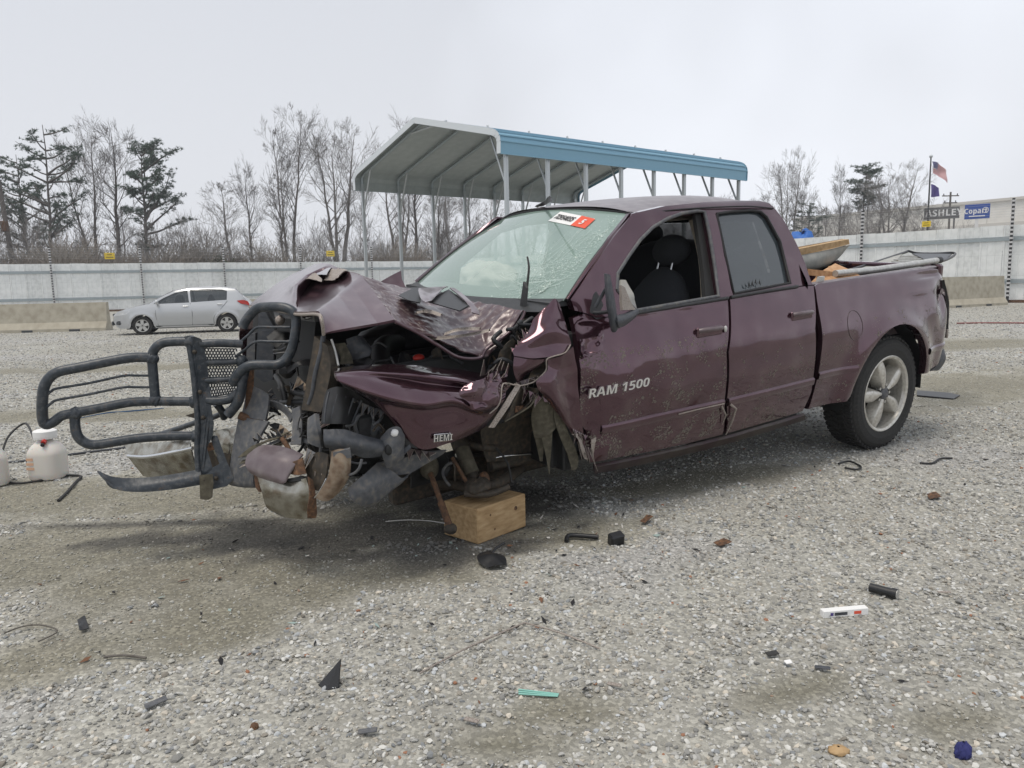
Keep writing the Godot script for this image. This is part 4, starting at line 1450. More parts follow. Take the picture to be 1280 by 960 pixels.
func truck_cab(T: Node3D) -> void:
	# front door
	var fd := PackedVector2Array([Vector2(2.928, 1.279), Vector2(2.939, 1.174), Vector2(2.951, 1.076), Vector2(2.957, 0.872), Vector2(2.938, 0.740), Vector2(2.891, 0.682), Vector2(2.898, 0.597), Vector2(2.860, 0.503), Vector2(2.501, 0.474), Vector2(2.111, 0.454), Vector2(1.810, 0.449), Vector2(1.860, 0.674), Vector2(1.867, 0.977), Vector2(1.761, 1.277), Vector2(2.162, 1.269), Vector2(2.505, 1.263), Vector2(2.644, 1.258), Vector2(2.780, 1.264), Vector2(2.848, 1.295)])
	var d1 := sub("front_door", panel(fd, [], side_z, 0.025, 0.035), "maroon_paint", T)
	# rear door
	var rd := PackedVector2Array([Vector2(1.740, 1.278), Vector2(1.847, 0.975), Vector2(1.838, 0.670), Vector2(1.781, 0.448), Vector2(1.381, 0.450), Vector2(1.031, 0.458), Vector2(0.998, 0.591), Vector2(1.013, 0.758), Vector2(1.023, 1.023), Vector2(0.928, 1.283), Vector2(1.109, 1.287)])
	var d2 := sub("rear_door", panel(rd, [], side_z, 0.03, 0.035), "maroon_paint", T)
	mud_flecks(d1, side_z, Vector2(1.85, 0.48), Vector2(2.97, 1.10), fd, 9000, 0.06, 3)
	mud_flecks(d2, side_z, Vector2(0.98, 0.46), Vector2(1.85, 0.95), rd, 3000, 0.12, 4)
	# greenhouse side with two openings
	var gh := PackedVector2Array([Vector2(2.914, 1.373), Vector2(2.798, 1.465), Vector2(2.668, 1.568), Vector2(2.530, 1.670), Vector2(2.346, 1.789), Vector2(2.064, 1.824), Vector2(1.713, 1.840), Vector2(1.415, 1.843), Vector2(1.197, 1.836), Vector2(1.122, 1.819), Vector2(1.048, 1.714), Vector2(0.985, 1.553), Vector2(0.947, 1.422), Vector2(0.925, 1.288), Vector2(1.106, 1.292), Vector2(1.748, 1.283), Vector2(2.160, 1.273), Vector2(2.504, 1.267), Vector2(2.653, 1.265), Vector2(2.778, 1.268), Vector2(2.847, 1.299), Vector2(2.903, 1.316)])
	var w1 := PackedVector2Array([Vector2(2.598, 1.395), Vector2(2.568, 1.477), Vector2(2.459, 1.564), Vector2(2.346, 1.644), Vector2(2.223, 1.709), Vector2(2.093, 1.751), Vector2(1.954, 1.779), Vector2(1.821, 1.789), Vector2(1.764, 1.781), Vector2(1.778, 1.663), Vector2(1.808, 1.464), Vector2(1.833, 1.295), Vector2(2.155, 1.286), Vector2(2.500, 1.277)])
	var w2 := PackedVector2Array([Vector2(1.664, 1.766), Vector2(1.518, 1.776), Vector2(1.329, 1.778), Vector2(1.250, 1.768), Vector2(1.206, 1.734), Vector2(1.146, 1.576), Vector2(1.143, 1.315), Vector2(1.453, 1.305), Vector2(1.698, 1.297), Vector2(1.693, 1.527)])
	var gz := func(x: float, y: float) -> float: return prof_z(PROF, y) + 0.008 * sin(x * 2.0)
	var gs := sub("cab_side", panel(gh, [w1, w2], gz, 0.03, 0.05), "maroon_paint", T)
	# window surrounds
	var l1 := []
	for p in w1: l1.append(Vector3(p.x, p.y, prof_z(PROF, p.y) + 0.008 * sin(p.x * 2.0) + 0.002))
	l1.append(l1[0])
	tube_part("window_trim", l1, 0.011, "dusty_plastic", gs, 0, 6)
	var l2 := []
	for p in w2: l2.append(Vector3(p.x, p.y, prof_z(PROF, p.y) + 0.008 * sin(p.x * 2.0) + 0.002))
	l2.append(l2[0])
	tube_part("window_seal", l2, 0.010, "black_rubber", gs, 0, 6)
	plate_part("pillar_backing", [V(1.047, 1.581, -0.767), V(0.988, 1.486, -0.802), V(0.939, 1.309, -0.861), V(0.976, 1.241, -0.89), V(1.134, 1.254, -0.885)], Vector3(0, 0, 0.02), "maroon_paint", gs)
	# belt weatherstrips
	tube_part("belt_strip", [V(2.621, 1.26, -0.916), V(2.505, 1.263, -0.915), V(2.161, 1.271, -0.912), V(1.764, 1.278, -0.909)], 0.011, "dark_plastic", d1, 0, 6)
	tube_part("belt_strip", [V(1.735, 1.28, -0.908), V(1.462, 1.287, -0.905), V(1.098, 1.291, -0.903)], 0.011, "dark_plastic", d2, 0, 6)
	# tinted rear door glass, right up against the seal
	var w2z := func(x: float, y: float) -> float: return gz.call(x, y) + 0.018
	sub("rear_door_glass", panel(w2, [], w2z, 0.06, 0.0), "tinted_glass", d2)
	# scraps of broken trim along the glass edge
	var sc := MB.new()
	for p in [V(1.51, 1.329, -0.886), V(1.477, 1.336, -0.884), V(1.442, 1.329, -0.886), V(1.542, 1.322, -0.888)]:
		sc.ftri(p, p + Vector3(0.02, 0.01, 0), p + Vector3(0.008, 0.035, 0)); sc.ftri(p, p + Vector3(-0.015, 0.02, 0.004), p + Vector3(-0.004, -0.01, 0))
	sub("trim_scrap", sc, "print_black", d2)
	# black frame between front window and B pillar, beige inner pillar trim
	plate_part("door_frame", [V(1.813, 1.768, -0.687), V(1.748, 1.785, -0.678), V(1.788, 1.463, -0.81), V(1.823, 1.285, -0.871), V(1.911, 1.288, -0.87), V(1.872, 1.459, -0.812)], Vector3(0, 0, 0.03), "print_black", d1)
	sub("pillar_trim", sheet([[V(1.776, 1.731, -0.6), V(1.705, 1.728, -0.6)], [V(1.758, 1.518, -0.66), V(1.687, 1.524, -0.66)], [V(1.81, 1.273, -0.74), V(1.739, 1.266, -0.74)], [V(1.869, 1.05, -0.8), V(1.799, 1.041, -0.8)]], 12, 3, 0.0, 1.0, 0.05), "beige_trim", T)
	# side moulding on doors: a proud strip
	var mold := func(nm: String, parent: Node, pts: Array, mt: String) -> void:
		var rows := []
		for p in pts:
			var x: float = p.x
			var y: float = p.y
			var r := []
			for q in [[-0.026, 0.0], [-0.022, 0.010], [0.006, 0.014], [0.020, 0.010], [0.026, 0.0]]:
				r.append(Vector3(x, y + q[0], side_z(x, y + q[0]) - q[1]))
			rows.append(r)
		var mb := MB.new()
		mb.surf(rows)
		sub(nm, mb, mt, parent)
	var mp := []
	for i in 17: mp.append((Vector2(2.815, 0.680)).lerp(Vector2(1.869, 0.666), i / 16.0))
	mold.call("side_moulding", d1, mp, "maroon_paint")
	mp = []
	for i in 11: mp.append((Vector2(1.830, 0.664)).lerp(Vector2(1.003, 0.667), i / 10.0))
	mold.call("side_moulding", d2, mp, "maroon_paint")
	# split moulding ends, torn strips at the door gap
	var tornA := MB.new()
	tornA.tube([V(2.257, 0.671, -1.001), V(2.102, 0.672, -1.003), V(1.876, 0.667, -1)], 0.004, 5)
	tornA.tube([V(1.895, 0.655, -0.996), V(1.853, 0.591, -0.995), V(1.855, 0.529, -0.972)], 0.007, 5, 0.003)
	tornA.tube([V(1.817, 0.651, -0.996), V(1.774, 0.618, -1.004), V(1.779, 0.535, -0.982), V(1.786, 0.443, -0.942)], 0.009, 5, 0.004)
	sub("torn_strip", tornA, "torn_edge", d1)
	# door handles
	for hd in [[V(1.989, 1.116, -0.969), d1], [V(1.14, 1.121, -0.968), d2]]:
		var c: Vector3 = hd[0]
		var pocket := MB.new()
		pocket.cbox(c + Vector3(0, -0.004, -0.006), Vector3(0.21, 0.062, 0.02), 0.009)
		sub("handle_bezel", pocket, "maroon_paint", hd[1])
		var hp := MB.new()
		hp.tube(path([c + Vector3(0.092, 0.008, -0.012), c + Vector3(0.06, 0.014, -0.036), c + Vector3(0, 0.014, -0.042), c + Vector3(-0.06, 0.012, -0.036), c + Vector3(-0.09, 0.006, -0.012)], 14), 0.0145, 8)
		sub("door_handle", hp, "faded_paint", hd[1])
	obj("key_lock", lump(V(1.862, 1.111, -0.982), Vector3(0.013, 0.02, 0.008), 0, 1, 8), mats["aluminium"], d1)
	# badge on the front door
	var bx: Vector3 = V(2.52, 0.901, -1.01) - V(2.909, 0.902, -1.01)
	var bb := Basis(bx.normalized(), Vector3.UP, Vector3(0, 0, -1))
	bb = Basis(bb.x, (Vector3.UP - bb.x * bb.x.y).normalized(), bb.x.cross((Vector3.UP - bb.x * bb.x.y).normalized()))
	text(d1, "badge", "RAM 1500", 0.047, 0.010, Transform3D(Basis(bb.x, bb.y + bb.x * 0.22, bb.z), V(2.708, 0.898, -1.009)), mats["badge_chrome"], true, 1.42)
	# torn bottom front corner of the door
	sub("torn_corner", sheet([[V(2.893, 0.646, -0.991), V(2.861, 0.653, -0.994)], [V(2.898, 0.597, -0.996), V(2.872, 0.605, -0.991)], [V(2.872, 0.535, -0.987), V(2.864, 0.552, -0.976)]], 8, 4, 0.008, 9, 0.003), "torn_edge", d1)
	# sill under the doors
	sub("rocker_panel", sheet([[V(2.83, 0.481, -0.93), V(2.486, 0.458, -0.93), V(1.796, 0.434, -0.93), V(1.008, 0.441, -0.93)], [V(2.789, 0.422, -0.88), V(2.439, 0.396, -0.88), V(1.736, 0.374, -0.88), V(0.934, 0.383, -0.88)]], 3, 24, 0.004, 5, 0.02), "muddy_paint", T)
	# roof
	var rows := []
	for i in 15:
		var t := i / 14.0
		var row := []
		for j in 25:
			var s := j / 24.0 * 2 - 1
			var a := absf(s)
			var z := s * lerpf(0.672, 0.655, t)
			var drop := 0.105 * pow(a, 4.0) + 0.02 * a * a
			var xf := 2.355 - 0.05 * a * a
			var x := lerpf(xf, 1.085 + 0.03 * a * a, t)
			var y := 1.905 - drop * lerpf(0.42, 1.0, smoothstep(0.0, 0.4, t)) - 0.062 * pow(1 - t, 2.4) - 0.035 * pow(t, 5.0)
			row.append(Vector3(x, y, z))
		rows.append(row)
	var rm := MB.new()
	rm.surf(rows)
	var roof := sub("roof", rm, "faded_paint", T)
	# roof gutters / drip strip and small antenna remnant
	for s in [-1.0, 1.0]:
		seal(path([Vector3(2.30, 1.785, s * 0.700), Vector3(1.9, 1.803, s * 0.708), Vector3(1.4, 1.805, s * 0.708), Vector3(1.12, 1.785, s * 0.708)], 16), 0.005, roof, "drip_rail")
	# edge skin between roof and greenhouse side
	for s in [-1.0, 1.0]:
		var er := []
		for i in 15:
			var t := i / 14.0
			var q: Vector3 = rows[i][24 if s > 0 else 0]
			var y0 := lerpf(1.785, 1.80, sin(PI * t))
			var b := Vector3(q.x, y0, s * 0.712)
			var a := Vector3(q.x, q.y, q.z)
			er.append([a, a.lerp(b, 0.5) + Vector3(0, 0.008, s * 0.008), b])
		var em := MB.new()
		em.surf(er)
		sub("roof_edge", em, "maroon_paint", roof)
	obj("roof_scrap", sheet([[V(2.107, 1.87, 0.564), V(2.599, 1.9, -0.309)], [V(1.655, 1.865, 1.158), V(2.696, 1.87, -0.453)]], 4, 6, 0.02, 8, 0.004), mats["debris_black"], roof)
	# cab back with rear window
	var back := PackedVector2Array([Vector2(-0.92, 0.5), Vector2(0.92, 0.5), Vector2(0.91, 1.3), Vector2(0.66, 1.79), Vector2(-0.66, 1.79), Vector2(-0.91, 1.3)])
	var bw := PackedVector2Array([Vector2(-0.62, 1.36), Vector2(0.62, 1.36), Vector2(0.52, 1.70), Vector2(-0.52, 1.70)])
	var bp := panel(back, [bw], func(x: float, y: float) -> float: return 0.0, 0.12, 0.0)
	for i in bp.v.size():
		var q := bp.v[i]
		bp.v[i] = Vector3(1.0 + 0.08 * smoothstep(1.3, 1.8, q.y), q.y, q.x)
		bp.n[i] = Vector3(-1, 0, 0)
	sub("cab_back", bp, "maroon_paint", T)
	var bg := MB.new()
	bg.quad(Vector3(1.03, 1.36, -0.62), Vector3(1.03, 1.36, 0.62), Vector3(1.09, 1.70, 0.52), Vector3(1.09, 1.70, -0.52))
	sub("rear_window", bg, "tinted_glass", T)
	# right hand side of the cab
	var flip := func(poly: PackedVector2Array) -> PackedVector2Array: return poly
	var rside := PackedVector2Array([Vector2(2.93, 0.46), Vector2(2.95, 1.30), Vector2(2.6, 1.28), Vector2(1.0, 1.29), Vector2(1.02, 0.46)])
	var rz := func(x: float, y: float) -> float: return -prof_z(PROF, y)
	sub("rear_door", panel(rside, [], rz, 0.08, 0.03, 1.0), "maroon_paint", T)
	var rgh := PackedVector2Array([Vector2(2.92, 1.37), Vector2(2.36, 1.785), Vector2(1.8, 1.82), Vector2(1.15, 1.80), Vector2(1.05, 1.6), Vector2(0.97, 1.30), Vector2(2.6, 1.29), Vector2(2.95, 1.31)])
	var rw1 := PackedVector2Array([Vector2(2.6, 1.45), Vector2(2.3, 1.68), Vector2(1.84, 1.78), Vector2(1.84, 1.33), Vector2(2.6, 1.33)])
	var rw2 := PackedVector2Array([Vector2(1.72, 1.77), Vector2(1.28, 1.76), Vector2(1.17, 1.33), Vector2(1.72, 1.33)])
	var rg := sub("cab_side", panel(rgh, [rw1, rw2], rz, 0.05, 0.04, 1.0), "maroon_paint", T)
	for w in [rw1, rw2]:
		sub("side_glass", panel(w, [], func(x: float, y: float) -> float: return -prof_z(PROF, y) - 0.015, 0.1, 0.0, 1.0), "windscreen" if w == rw1 else "tinted_glass", rg)
	# windscreen
	var wl := func(s: float, t: float) -> Vector3:   # s -1 left .. 1 right, t 0 bottom .. 1 top
		var a := absf(s)
		var bo := Vector3(3.10 - 0.17 * a * a, 1.345 + 0.02 * a * a, s * 0.850)
		var to := Vector3(2.345 - 0.05 * a * a, 1.832 - 0.045 * a * a, s * 0.668)
		var p := bo.lerp(to, t)
		return p + Vector3(0.03, 0.045, 0) * sin(PI * t) * 0.45
	var wr := []
	for i in 13:
		var r := []
		for j in 21: r.append(wl.call(j / 10.0 - 1, i / 12.0))
		wr.append(r)
	var wm := MB.new()
	wm.surf(wr)
	var ws := sub("windscreen", wm, "windscreen", T)
	var bord := []
	for j in 21: bord.append(wr[12][20 - j])
	for i in 13: bord.append(wr[12 - i][0])
	var bord2 := []
	for i in 13: bord2.append(wr[i][20])
	seal(bord, 0.011, ws)
	seal(bord2, 0.012, ws)
	# cracks: thin white lips of broken glass spreading from the driver's lower corner
	var g := RandomNumberGenerator.new()
	g.seed = 4
	var ck := MB.new()
	var wn := func(s: float, t: float) -> Vector3:
		var e := 0.01
		var du: Vector3 = wl.call(s + e, t) - wl.call(s - e, t)
		var dv: Vector3 = wl.call(s, t + e) - wl.call(s, t - e)
		var q := du.cross(dv).normalized()
		return q if q.y > 0 else -q
	var hub := Vector2(-0.62, 0.14)
	for k in 64:
		var a := g.randf_range(-0.2, 2.5)
		var d := Vector2(cos(a), sin(a) * 1.3)
		var p := hub + Vector2(g.randf_range(-0.22, 0.1), g.randf_range(-0.1, 0.25))
		var ln := g.randf_range(0.10, 0.5)
		if k % 4 == 0:
			p = Vector2(-0.96, g.randf_range(0.1, 0.85)); d = Vector2(1, g.randf_range(-0.8, 0.5)); ln = g.randf_range(0.1, 0.3)
		var n := 6
		for i in n:
			var q := p + (d * ln / n).rotated(g.randf_range(-0.5, 0.5))
			if q.x > -0.98 and q.x < 0.98 and q.y > 0.02 and q.y < 0.98 and p.y > 0.02:
				var a0: Vector3 = wl.call(p.x, p.y) + wn.call(p.x, p.y) * 0.003
				var a1: Vector3 = wl.call(q.x, q.y) + wn.call(q.x, q.y) * 0.003
				var w: Vector3 = (a1 - a0).cross(wn.call(p.x, p.y)).normalized() * g.randf_range(0.0006, 0.0016)
				ck.quad(a0 - w, a0 + w, a1 + w, a1 - w)
			p = q
	sub("crack", ck, "cracked_glass", ws)
	# crazed glass: small shards lifted from the laminate where it is worst
	var sh := MB.new()
	for k in 2000:
		var rr := absf(g.randfn()) * 0.5
		var a := g.randf_range(-0.4, 2.2)
		var c := Vector2(-0.80, 0.08) + Vector2(cos(a) * rr * 0.42, sin(a) * rr * 0.8)
		if k % 5 == 0: c = Vector2(-0.93 + absf(g.randfn()) * 0.05, g.randf_range(0.02, 0.9))
		if c.x < -0.985 or c.y < 0.01 or c.y > 0.97: continue
		var o: Vector3 = wl.call(c.x, c.y)
		var nn: Vector3 = wn.call(c.x, c.y)
		var e := nn.cross(Vector3(g.randfn(), g.randfn(), g.randfn())).normalized() * g.randf_range(0.002, 0.006)
		var f := e.cross(nn) * g.randf_range(0.5, 1.3)
		var lift := nn * 0.004
		sh.ftri(o + lift - e, o + lift + f + nn * g.randf_range(0, 0.003), o + lift + e)
	sub("glass_shards", sh, "cracked_glass", ws).set_meta("kind", "stuff")
	# auction sticker: white slip with number and red end
	var stick := func(s0: float, t0: float, s1: float, t1: float, h0: float, off: float) -> Array:
		return [wl.call(s0, t0) + wn.call(s0, t0) * off, wl.call(s1, t1) + wn.call(s1, t1) * off, wl.call(s1, t1 - h0) + wn.call(s1, t1 - h0) * off, wl.call(s0, t0 - h0) + wn.call(s0, t0 - h0) * off]
	var lab := MB.new()
	var q1: Array = stick.call(-0.15, 0.955, -0.50, 0.905, 0.125, 0.004)
	lab.quad(q1[0], q1[1], q1[2], q1[3])
	var lb := sub("stock_label", lab, "label_white", ws)
	var lab2 := MB.new()
	q1 = stick.call(-0.50, 0.905, -0.69, 0.875, 0.125, 0.005)
	lab2.quad(q1[0], q1[1], q1[2], q1[3])
	var lb2 := sub("label_end", lab2, "label_red", lb)
	var c0: Vector3 = wl.call(-0.325, 0.868) + wn.call(-0.33, 0.87) * 0.006
	var ex: Vector3 = (wl.call(-0.48, 0.858) - wl.call(-0.18, 0.899)).normalized()
	var ez: Vector3 = wn.call(-0.33, 0.87)
	ez = (ez - ex * ez.dot(ex)).normalized()
	text(lb, "print", "72954035", 0.046, 0.001, Transform3D(Basis(ex, ez.cross(ex), ez), c0), mats["print_black"], true, 0.72)
	c0 = wl.call(-0.595, 0.826) + wn.call(-0.6, 0.83) * 0.007
	text(lb2, "print", "5", 0.05, 0.001, Transform3D(Basis(ex, ez.cross(ex), ez), c0), mats["label_white"], true, 1.0)
	# mirror on the windscreen
	box_part("rear_view_mirror", Vector3(2.30, 1.72, 0.02), Vector3(0.03, 0.06, 0.24), "print_black", ws, 0.015)
	# cowl strip, wiper
	var cw := []
	for j in 13:
		var s := j / 6.0 - 1
		var p: Vector3 = wl.call(s, 0.0)
		cw.append([p + Vector3(0.0, 0.012, 0), p + Vector3(0.07, -0.012, 0), p + Vector3(0.17, -0.04, 0)])
	var cm := MB.new()
	cm.surf(cw)
	var cowl := sub("cowl", cm, "dark_plastic", T)
	tube_part("wiper_arm", [V(3.06, 1.3, -0.657), V(3.05, 1.379, -0.662), V(3.02, 1.477, -0.646), V(3, 1.537, -0.629), V(2.98, 1.585, -0.588)], 0.008, "print_black", cowl, 12, 6, 0.005)
	plate_part("wiper_blade", [V(3.08, 1.315, -0.665), V(3.08, 1.327, -0.71), V(3.06, 1.433, -0.705), V(3.06, 1.465, -0.681)], Vector3(0.01, 0, 0.008), "dark_plastic", cowl)
	# A pillar sheet between windscreen and side
	for s in [-1.0, 1.0]:
		var ap := []
		for i in 11:
			var t := i / 10.0
			var a: Vector3 = wl.call(s, t)
			var b := Vector3(lerpf(2.93, 2.365, t), lerpf(1.375, 1.787, t), s * lerpf(0.870, 0.707, t)) if t <= 1 else a
			ap.append([a + Vector3(0.006, 0.004, 0), a.lerp(b, 0.5) + Vector3(0.012, 0.010, s * 0.008), b])
		var am := MB.new()
		am.surf(ap)
		sub("pillar", am, "maroon_paint", T)
	# dashboard, steering wheel, airbag
	sub("dashboard", sheet([[Vector3(3.02, 1.33, -0.84), Vector3(3.06, 1.33, 0), Vector3(3.02, 1.33, 0.84)], [Vector3(2.80, 1.335, -0.82), Vector3(2.82, 1.34, 0), Vector3(2.80, 1.335, 0.82)], [Vector3(2.66, 1.28, -0.80), Vector3(2.68, 1.28, 0), Vector3(2.66, 1.28, 0.80)], [Vector3(2.64, 1.0, -0.78), Vector3(2.66, 0.95, 0), Vector3(2.64, 1.0, 0.78)]], 14, 14, 0.004, 4, 0.03), "dash_grey", T)
	obj("passenger_airbag", lump(Vector3(2.66, 1.38, 0.34), Vector3(0.15, 0.13, 0.30), 0.25, 1.6, 24), mats["airbag_cloth"], T)
	var swb := Basis(Vector3(0, 0, 1), 1.05)
	var ring := []
	for k in 25: ring.append(Vector3(2.50, 1.20, -0.42) + swb * Vector3(0, cos(TAU * k / 24) * 0.19, sin(TAU * k / 24) * 0.19))
	var sw := tube_part("steering_wheel", ring, 0.016, "print_black", T, 0, 8)
	for a in [0.2, 2.2, 4.2]:
		tube_part("spoke", [Vector3(2.50, 1.20, -0.42), Vector3(2.50, 1.20, -0.42) + swb * Vector3(0, cos(a) * 0.18, sin(a) * 0.18)], 0.014, "dash_grey", sw, 0, 6)
	obj("wheel_airbag", sheet([[V(2.373, 1.408, -0.62), V(2.33, 1.404, -0.62)], [V(2.397, 1.32, -0.66), V(2.304, 1.312, -0.66)], [V(2.385, 1.236, -0.66), V(2.286, 1.245, -0.66)]], 12, 8, 0.015, 6, 0.02), mats["airbag_cloth"], T)
	# seats
	for st in [[1.98, -0.42], [1.98, 0.42]]:
		var sx: float = st[0]
		var szz: float = st[1]
		var bs := Basis(Vector3(0, 0, 1), 0.30)
		var seat := MB.new()
		seat.cbox(Vector3(sx + 0.22, 0.86, szz), Vector3(0.54, 0.17, 0.54), 0.05)
		var sn := sub("seat", seat, "seat_cloth", T)
		obj("backrest", lump(Vector3(sx - 0.10, 1.10, szz), Vector3(0.11, 0.36, 0.27), 0.06, 0.8, 18, bs), mats["seat_cloth"], sn)
		obj("headrest", lump(Vector3(sx - 0.24, 1.545, szz), Vector3(0.075, 0.105, 0.15), 0.04, 0.8, 16, bs), mats["seat_cloth"], sn)
		for s in [-0.06, 0.06]:
			tube_part("headrest_post", [Vector3(sx - 0.17, 1.40, szz + s), Vector3(sx - 0.20, 1.50, szz + s)], 0.008, "chrome", sn, 0, 6)
	box_part("console", Vector3(2.1, 0.88, 0), Vector3(0.7, 0.3, 0.26), "dash_grey", T, 0.04)
	obj("rear_bench", lump(Vector3(1.22, 1.22, 0), Vector3(0.12, 0.38, 0.80), 0.03, 0.8, 16), mats["seat_cloth"], T)
	box_part("bench_cushion", Vector3(1.42, 0.86, 0), Vector3(0.5, 0.2, 1.6), "seat_cloth", T, 0.05)
	for s in [-0.4, 0.4]: obj("bench_headrest", lump(Vector3(1.14, 1.62, s), Vector3(0.06, 0.09, 0.13), 0.04, 0.8, 12), mats["seat_cloth"], T)
	# floor, firewall, headliner, inner skins
	box_part("cab_floor", Vector3(1.95, 0.52, 0), Vector3(1.95, 0.04, 1.78), "engine_black", T, 0.01)
	box_part("firewall", Vector3(3.02, 0.90, 0), Vector3(0.05, 0.84, 1.70), "engine_black", T, 0.01)
	var hl := []
	for i in 5:
		var r := []
		for j in 9:
			var s := j / 4.0 - 1
			r.append(Vector3(lerpf(2.26, 1.12, i / 4.0), 1.84 - 0.09 * pow(absf(s), 3.0) - 0.03 * pow(1 - i / 4.0, 2.0), s * 0.62))
		hl.append(r)
	var hm := MB.new()
	hm.surf(hl)
	sub("headliner", hm, "beige_trim", T)
	var inn := MB.new()
	inn.quad(Vector3(2.92, 0.5, -0.86), Vector3(1.02, 0.5, -0.86), Vector3(1.0, 1.27, -0.86), Vector3(2.9, 1.27, -0.86))
	sub("door_card", inn, "dash_grey", d1)
	# door mirror folded and broken
	var mr := sheet([[V(2.805, 1.503, -1.02), V(2.815, 1.501, -1.05), V(2.802, 1.487, -1.04)], [V(2.813, 1.372, -1.04), V(2.827, 1.373, -1.08), V(2.789, 1.36, -1.06)], [V(2.793, 1.269, -1.04), V(2.812, 1.263, -1.08), V(2.782, 1.263, -1.07)], [V(2.778, 1.214, -1.04), V(2.785, 1.213, -1.06), V(2.76, 1.23, -1.05)]], 14, 8, 0.002, 6, 0.008)
	var mir := sub("door_mirror", mr, "grey_plastic", d1)
	sub("mirror_housing", sheet([[V(2.773, 1.285, -1.06), V(2.682, 1.281, -1.03), V(2.588, 1.294, -1)], [V(2.8, 1.267, -1.09), V(2.718, 1.272, -1.07), V(2.586, 1.286, -1.01)], [V(2.777, 1.234, -1.07), V(2.711, 1.241, -1.05), V(2.599, 1.266, -1)]], 10, 10, 0.002, 6, 0.012), "grey_plastic", mir)
	sub("mirror_back", sheet([[V(2.712, 1.435, -1.01), V(2.676, 1.419, -1)], [V(2.716, 1.362, -1.02), V(2.632, 1.332, -1)], [V(2.72, 1.31, -1.03), V(2.604, 1.296, -1)]], 8, 6, 0.004, 6, 0.015), "torn_edge", mir)
	tube_part("mirror_arm", [V(2.828, 1.302, -0.95), V(2.817, 1.305, -1), V(2.81, 1.317, -1.06)], 0.010, "dark_plastic", mir, 8, 7)
	tube_part("mirror_arm", [V(2.817, 1.329, -0.95), V(2.799, 1.387, -0.98), V(2.804, 1.439, -1.03)], 0.010, "grey_plastic", mir, 8, 7)
	plate_part("sail_panel", [V(2.818, 1.292, -0.902), V(2.728, 1.447, -0.85), V(2.689, 1.411, -0.861), V(2.688, 1.337, -0.885), V(2.707, 1.269, -0.913), V(2.781, 1.26, -0.916)], Vector3(0, 0, 0.02), "dark_plastic", d1)
	# dented patch below the mirror
	sub("dented_lip", sheet([[V(2.933, 1.177, -0.959), V(2.864, 1.177, -0.959), V(2.792, 1.185, -0.964), V(2.763, 1.222, -0.939)], [V(2.942, 1.131, -0.984), V(2.899, 1.117, -0.959), V(2.831, 1.133, -0.983), V(2.779, 1.159, -0.965)], [V(2.938, 1.086, -0.997), V(2.89, 1.088, -1.001), V(2.845, 1.103, -1.001), V(2.797, 1.121, -0.983)]], 12, 14, 0.010, 7, 0.003), "maroon_paint", d1)

# dried mud flecks and scratches lying on a painted panel
func mud_flecks(parent: Node, zf: Callable, lo: Vector2, hi: Vector2, outline: PackedVector2Array, n: int, gate: float, seed_: int) -> void:
	var g := RandomNumberGenerator.new()
	g.seed = seed_
	var mb := MB.new()
	var sc := MB.new()
	for k in n:
		var p := Vector2(g.randf_range(lo.x, hi.x), lerpf(lo.y, hi.y, pow(g.randf(), 1.5)))
		if fn.get_noise_2d(p.x * 55 + seed_ * 9, p.y * 55) < gate: continue
		if not Geometry2D.is_point_in_polygon(p, outline): continue
		var r := 0.0012 + 0.006 * pow(g.randf(), 4.0)
		var m := 5
		var a0 := g.randf() * TAU
		var ring := []
		for i in m:
			var q := p + Vector2(cos(a0 + TAU * i / m) * 1.3, sin(a0 + TAU * i / m)) * r * g.randf_range(0.6, 1.3)
			ring.append(Vector3(q.x, q.y, zf.call(q.x, q.y) - 0.0007))
		for i in range(1, m - 1): mb.ftri(ring[0], ring[i], ring[i + 1])
		if k % 700 == 0:
			var e := p + Vector2(g.randf_range(-0.12, 0.12), g.randf_range(-0.02, 0.02))
			if Geometry2D.is_point_in_polygon(e, outline):
				sc.tube([Vector3(p.x, p.y, zf.call(p.x, p.y)), Vector3((p.x + e.x) / 2, (p.y + e.y) / 2, zf.call((p.x + e.x) / 2, (p.y + e.y) / 2)), Vector3(e.x, e.y, zf.call(e.x, e.y))], 0.0009, 4)
	if mb.v.size() > 0: sub("mud_flecks", mb, "dried_mud", parent).set_meta("kind", "stuff")
	if sc.v.size() > 0: sub("scratches", sc, "torn_edge", parent).set_meta("kind", "stuff")

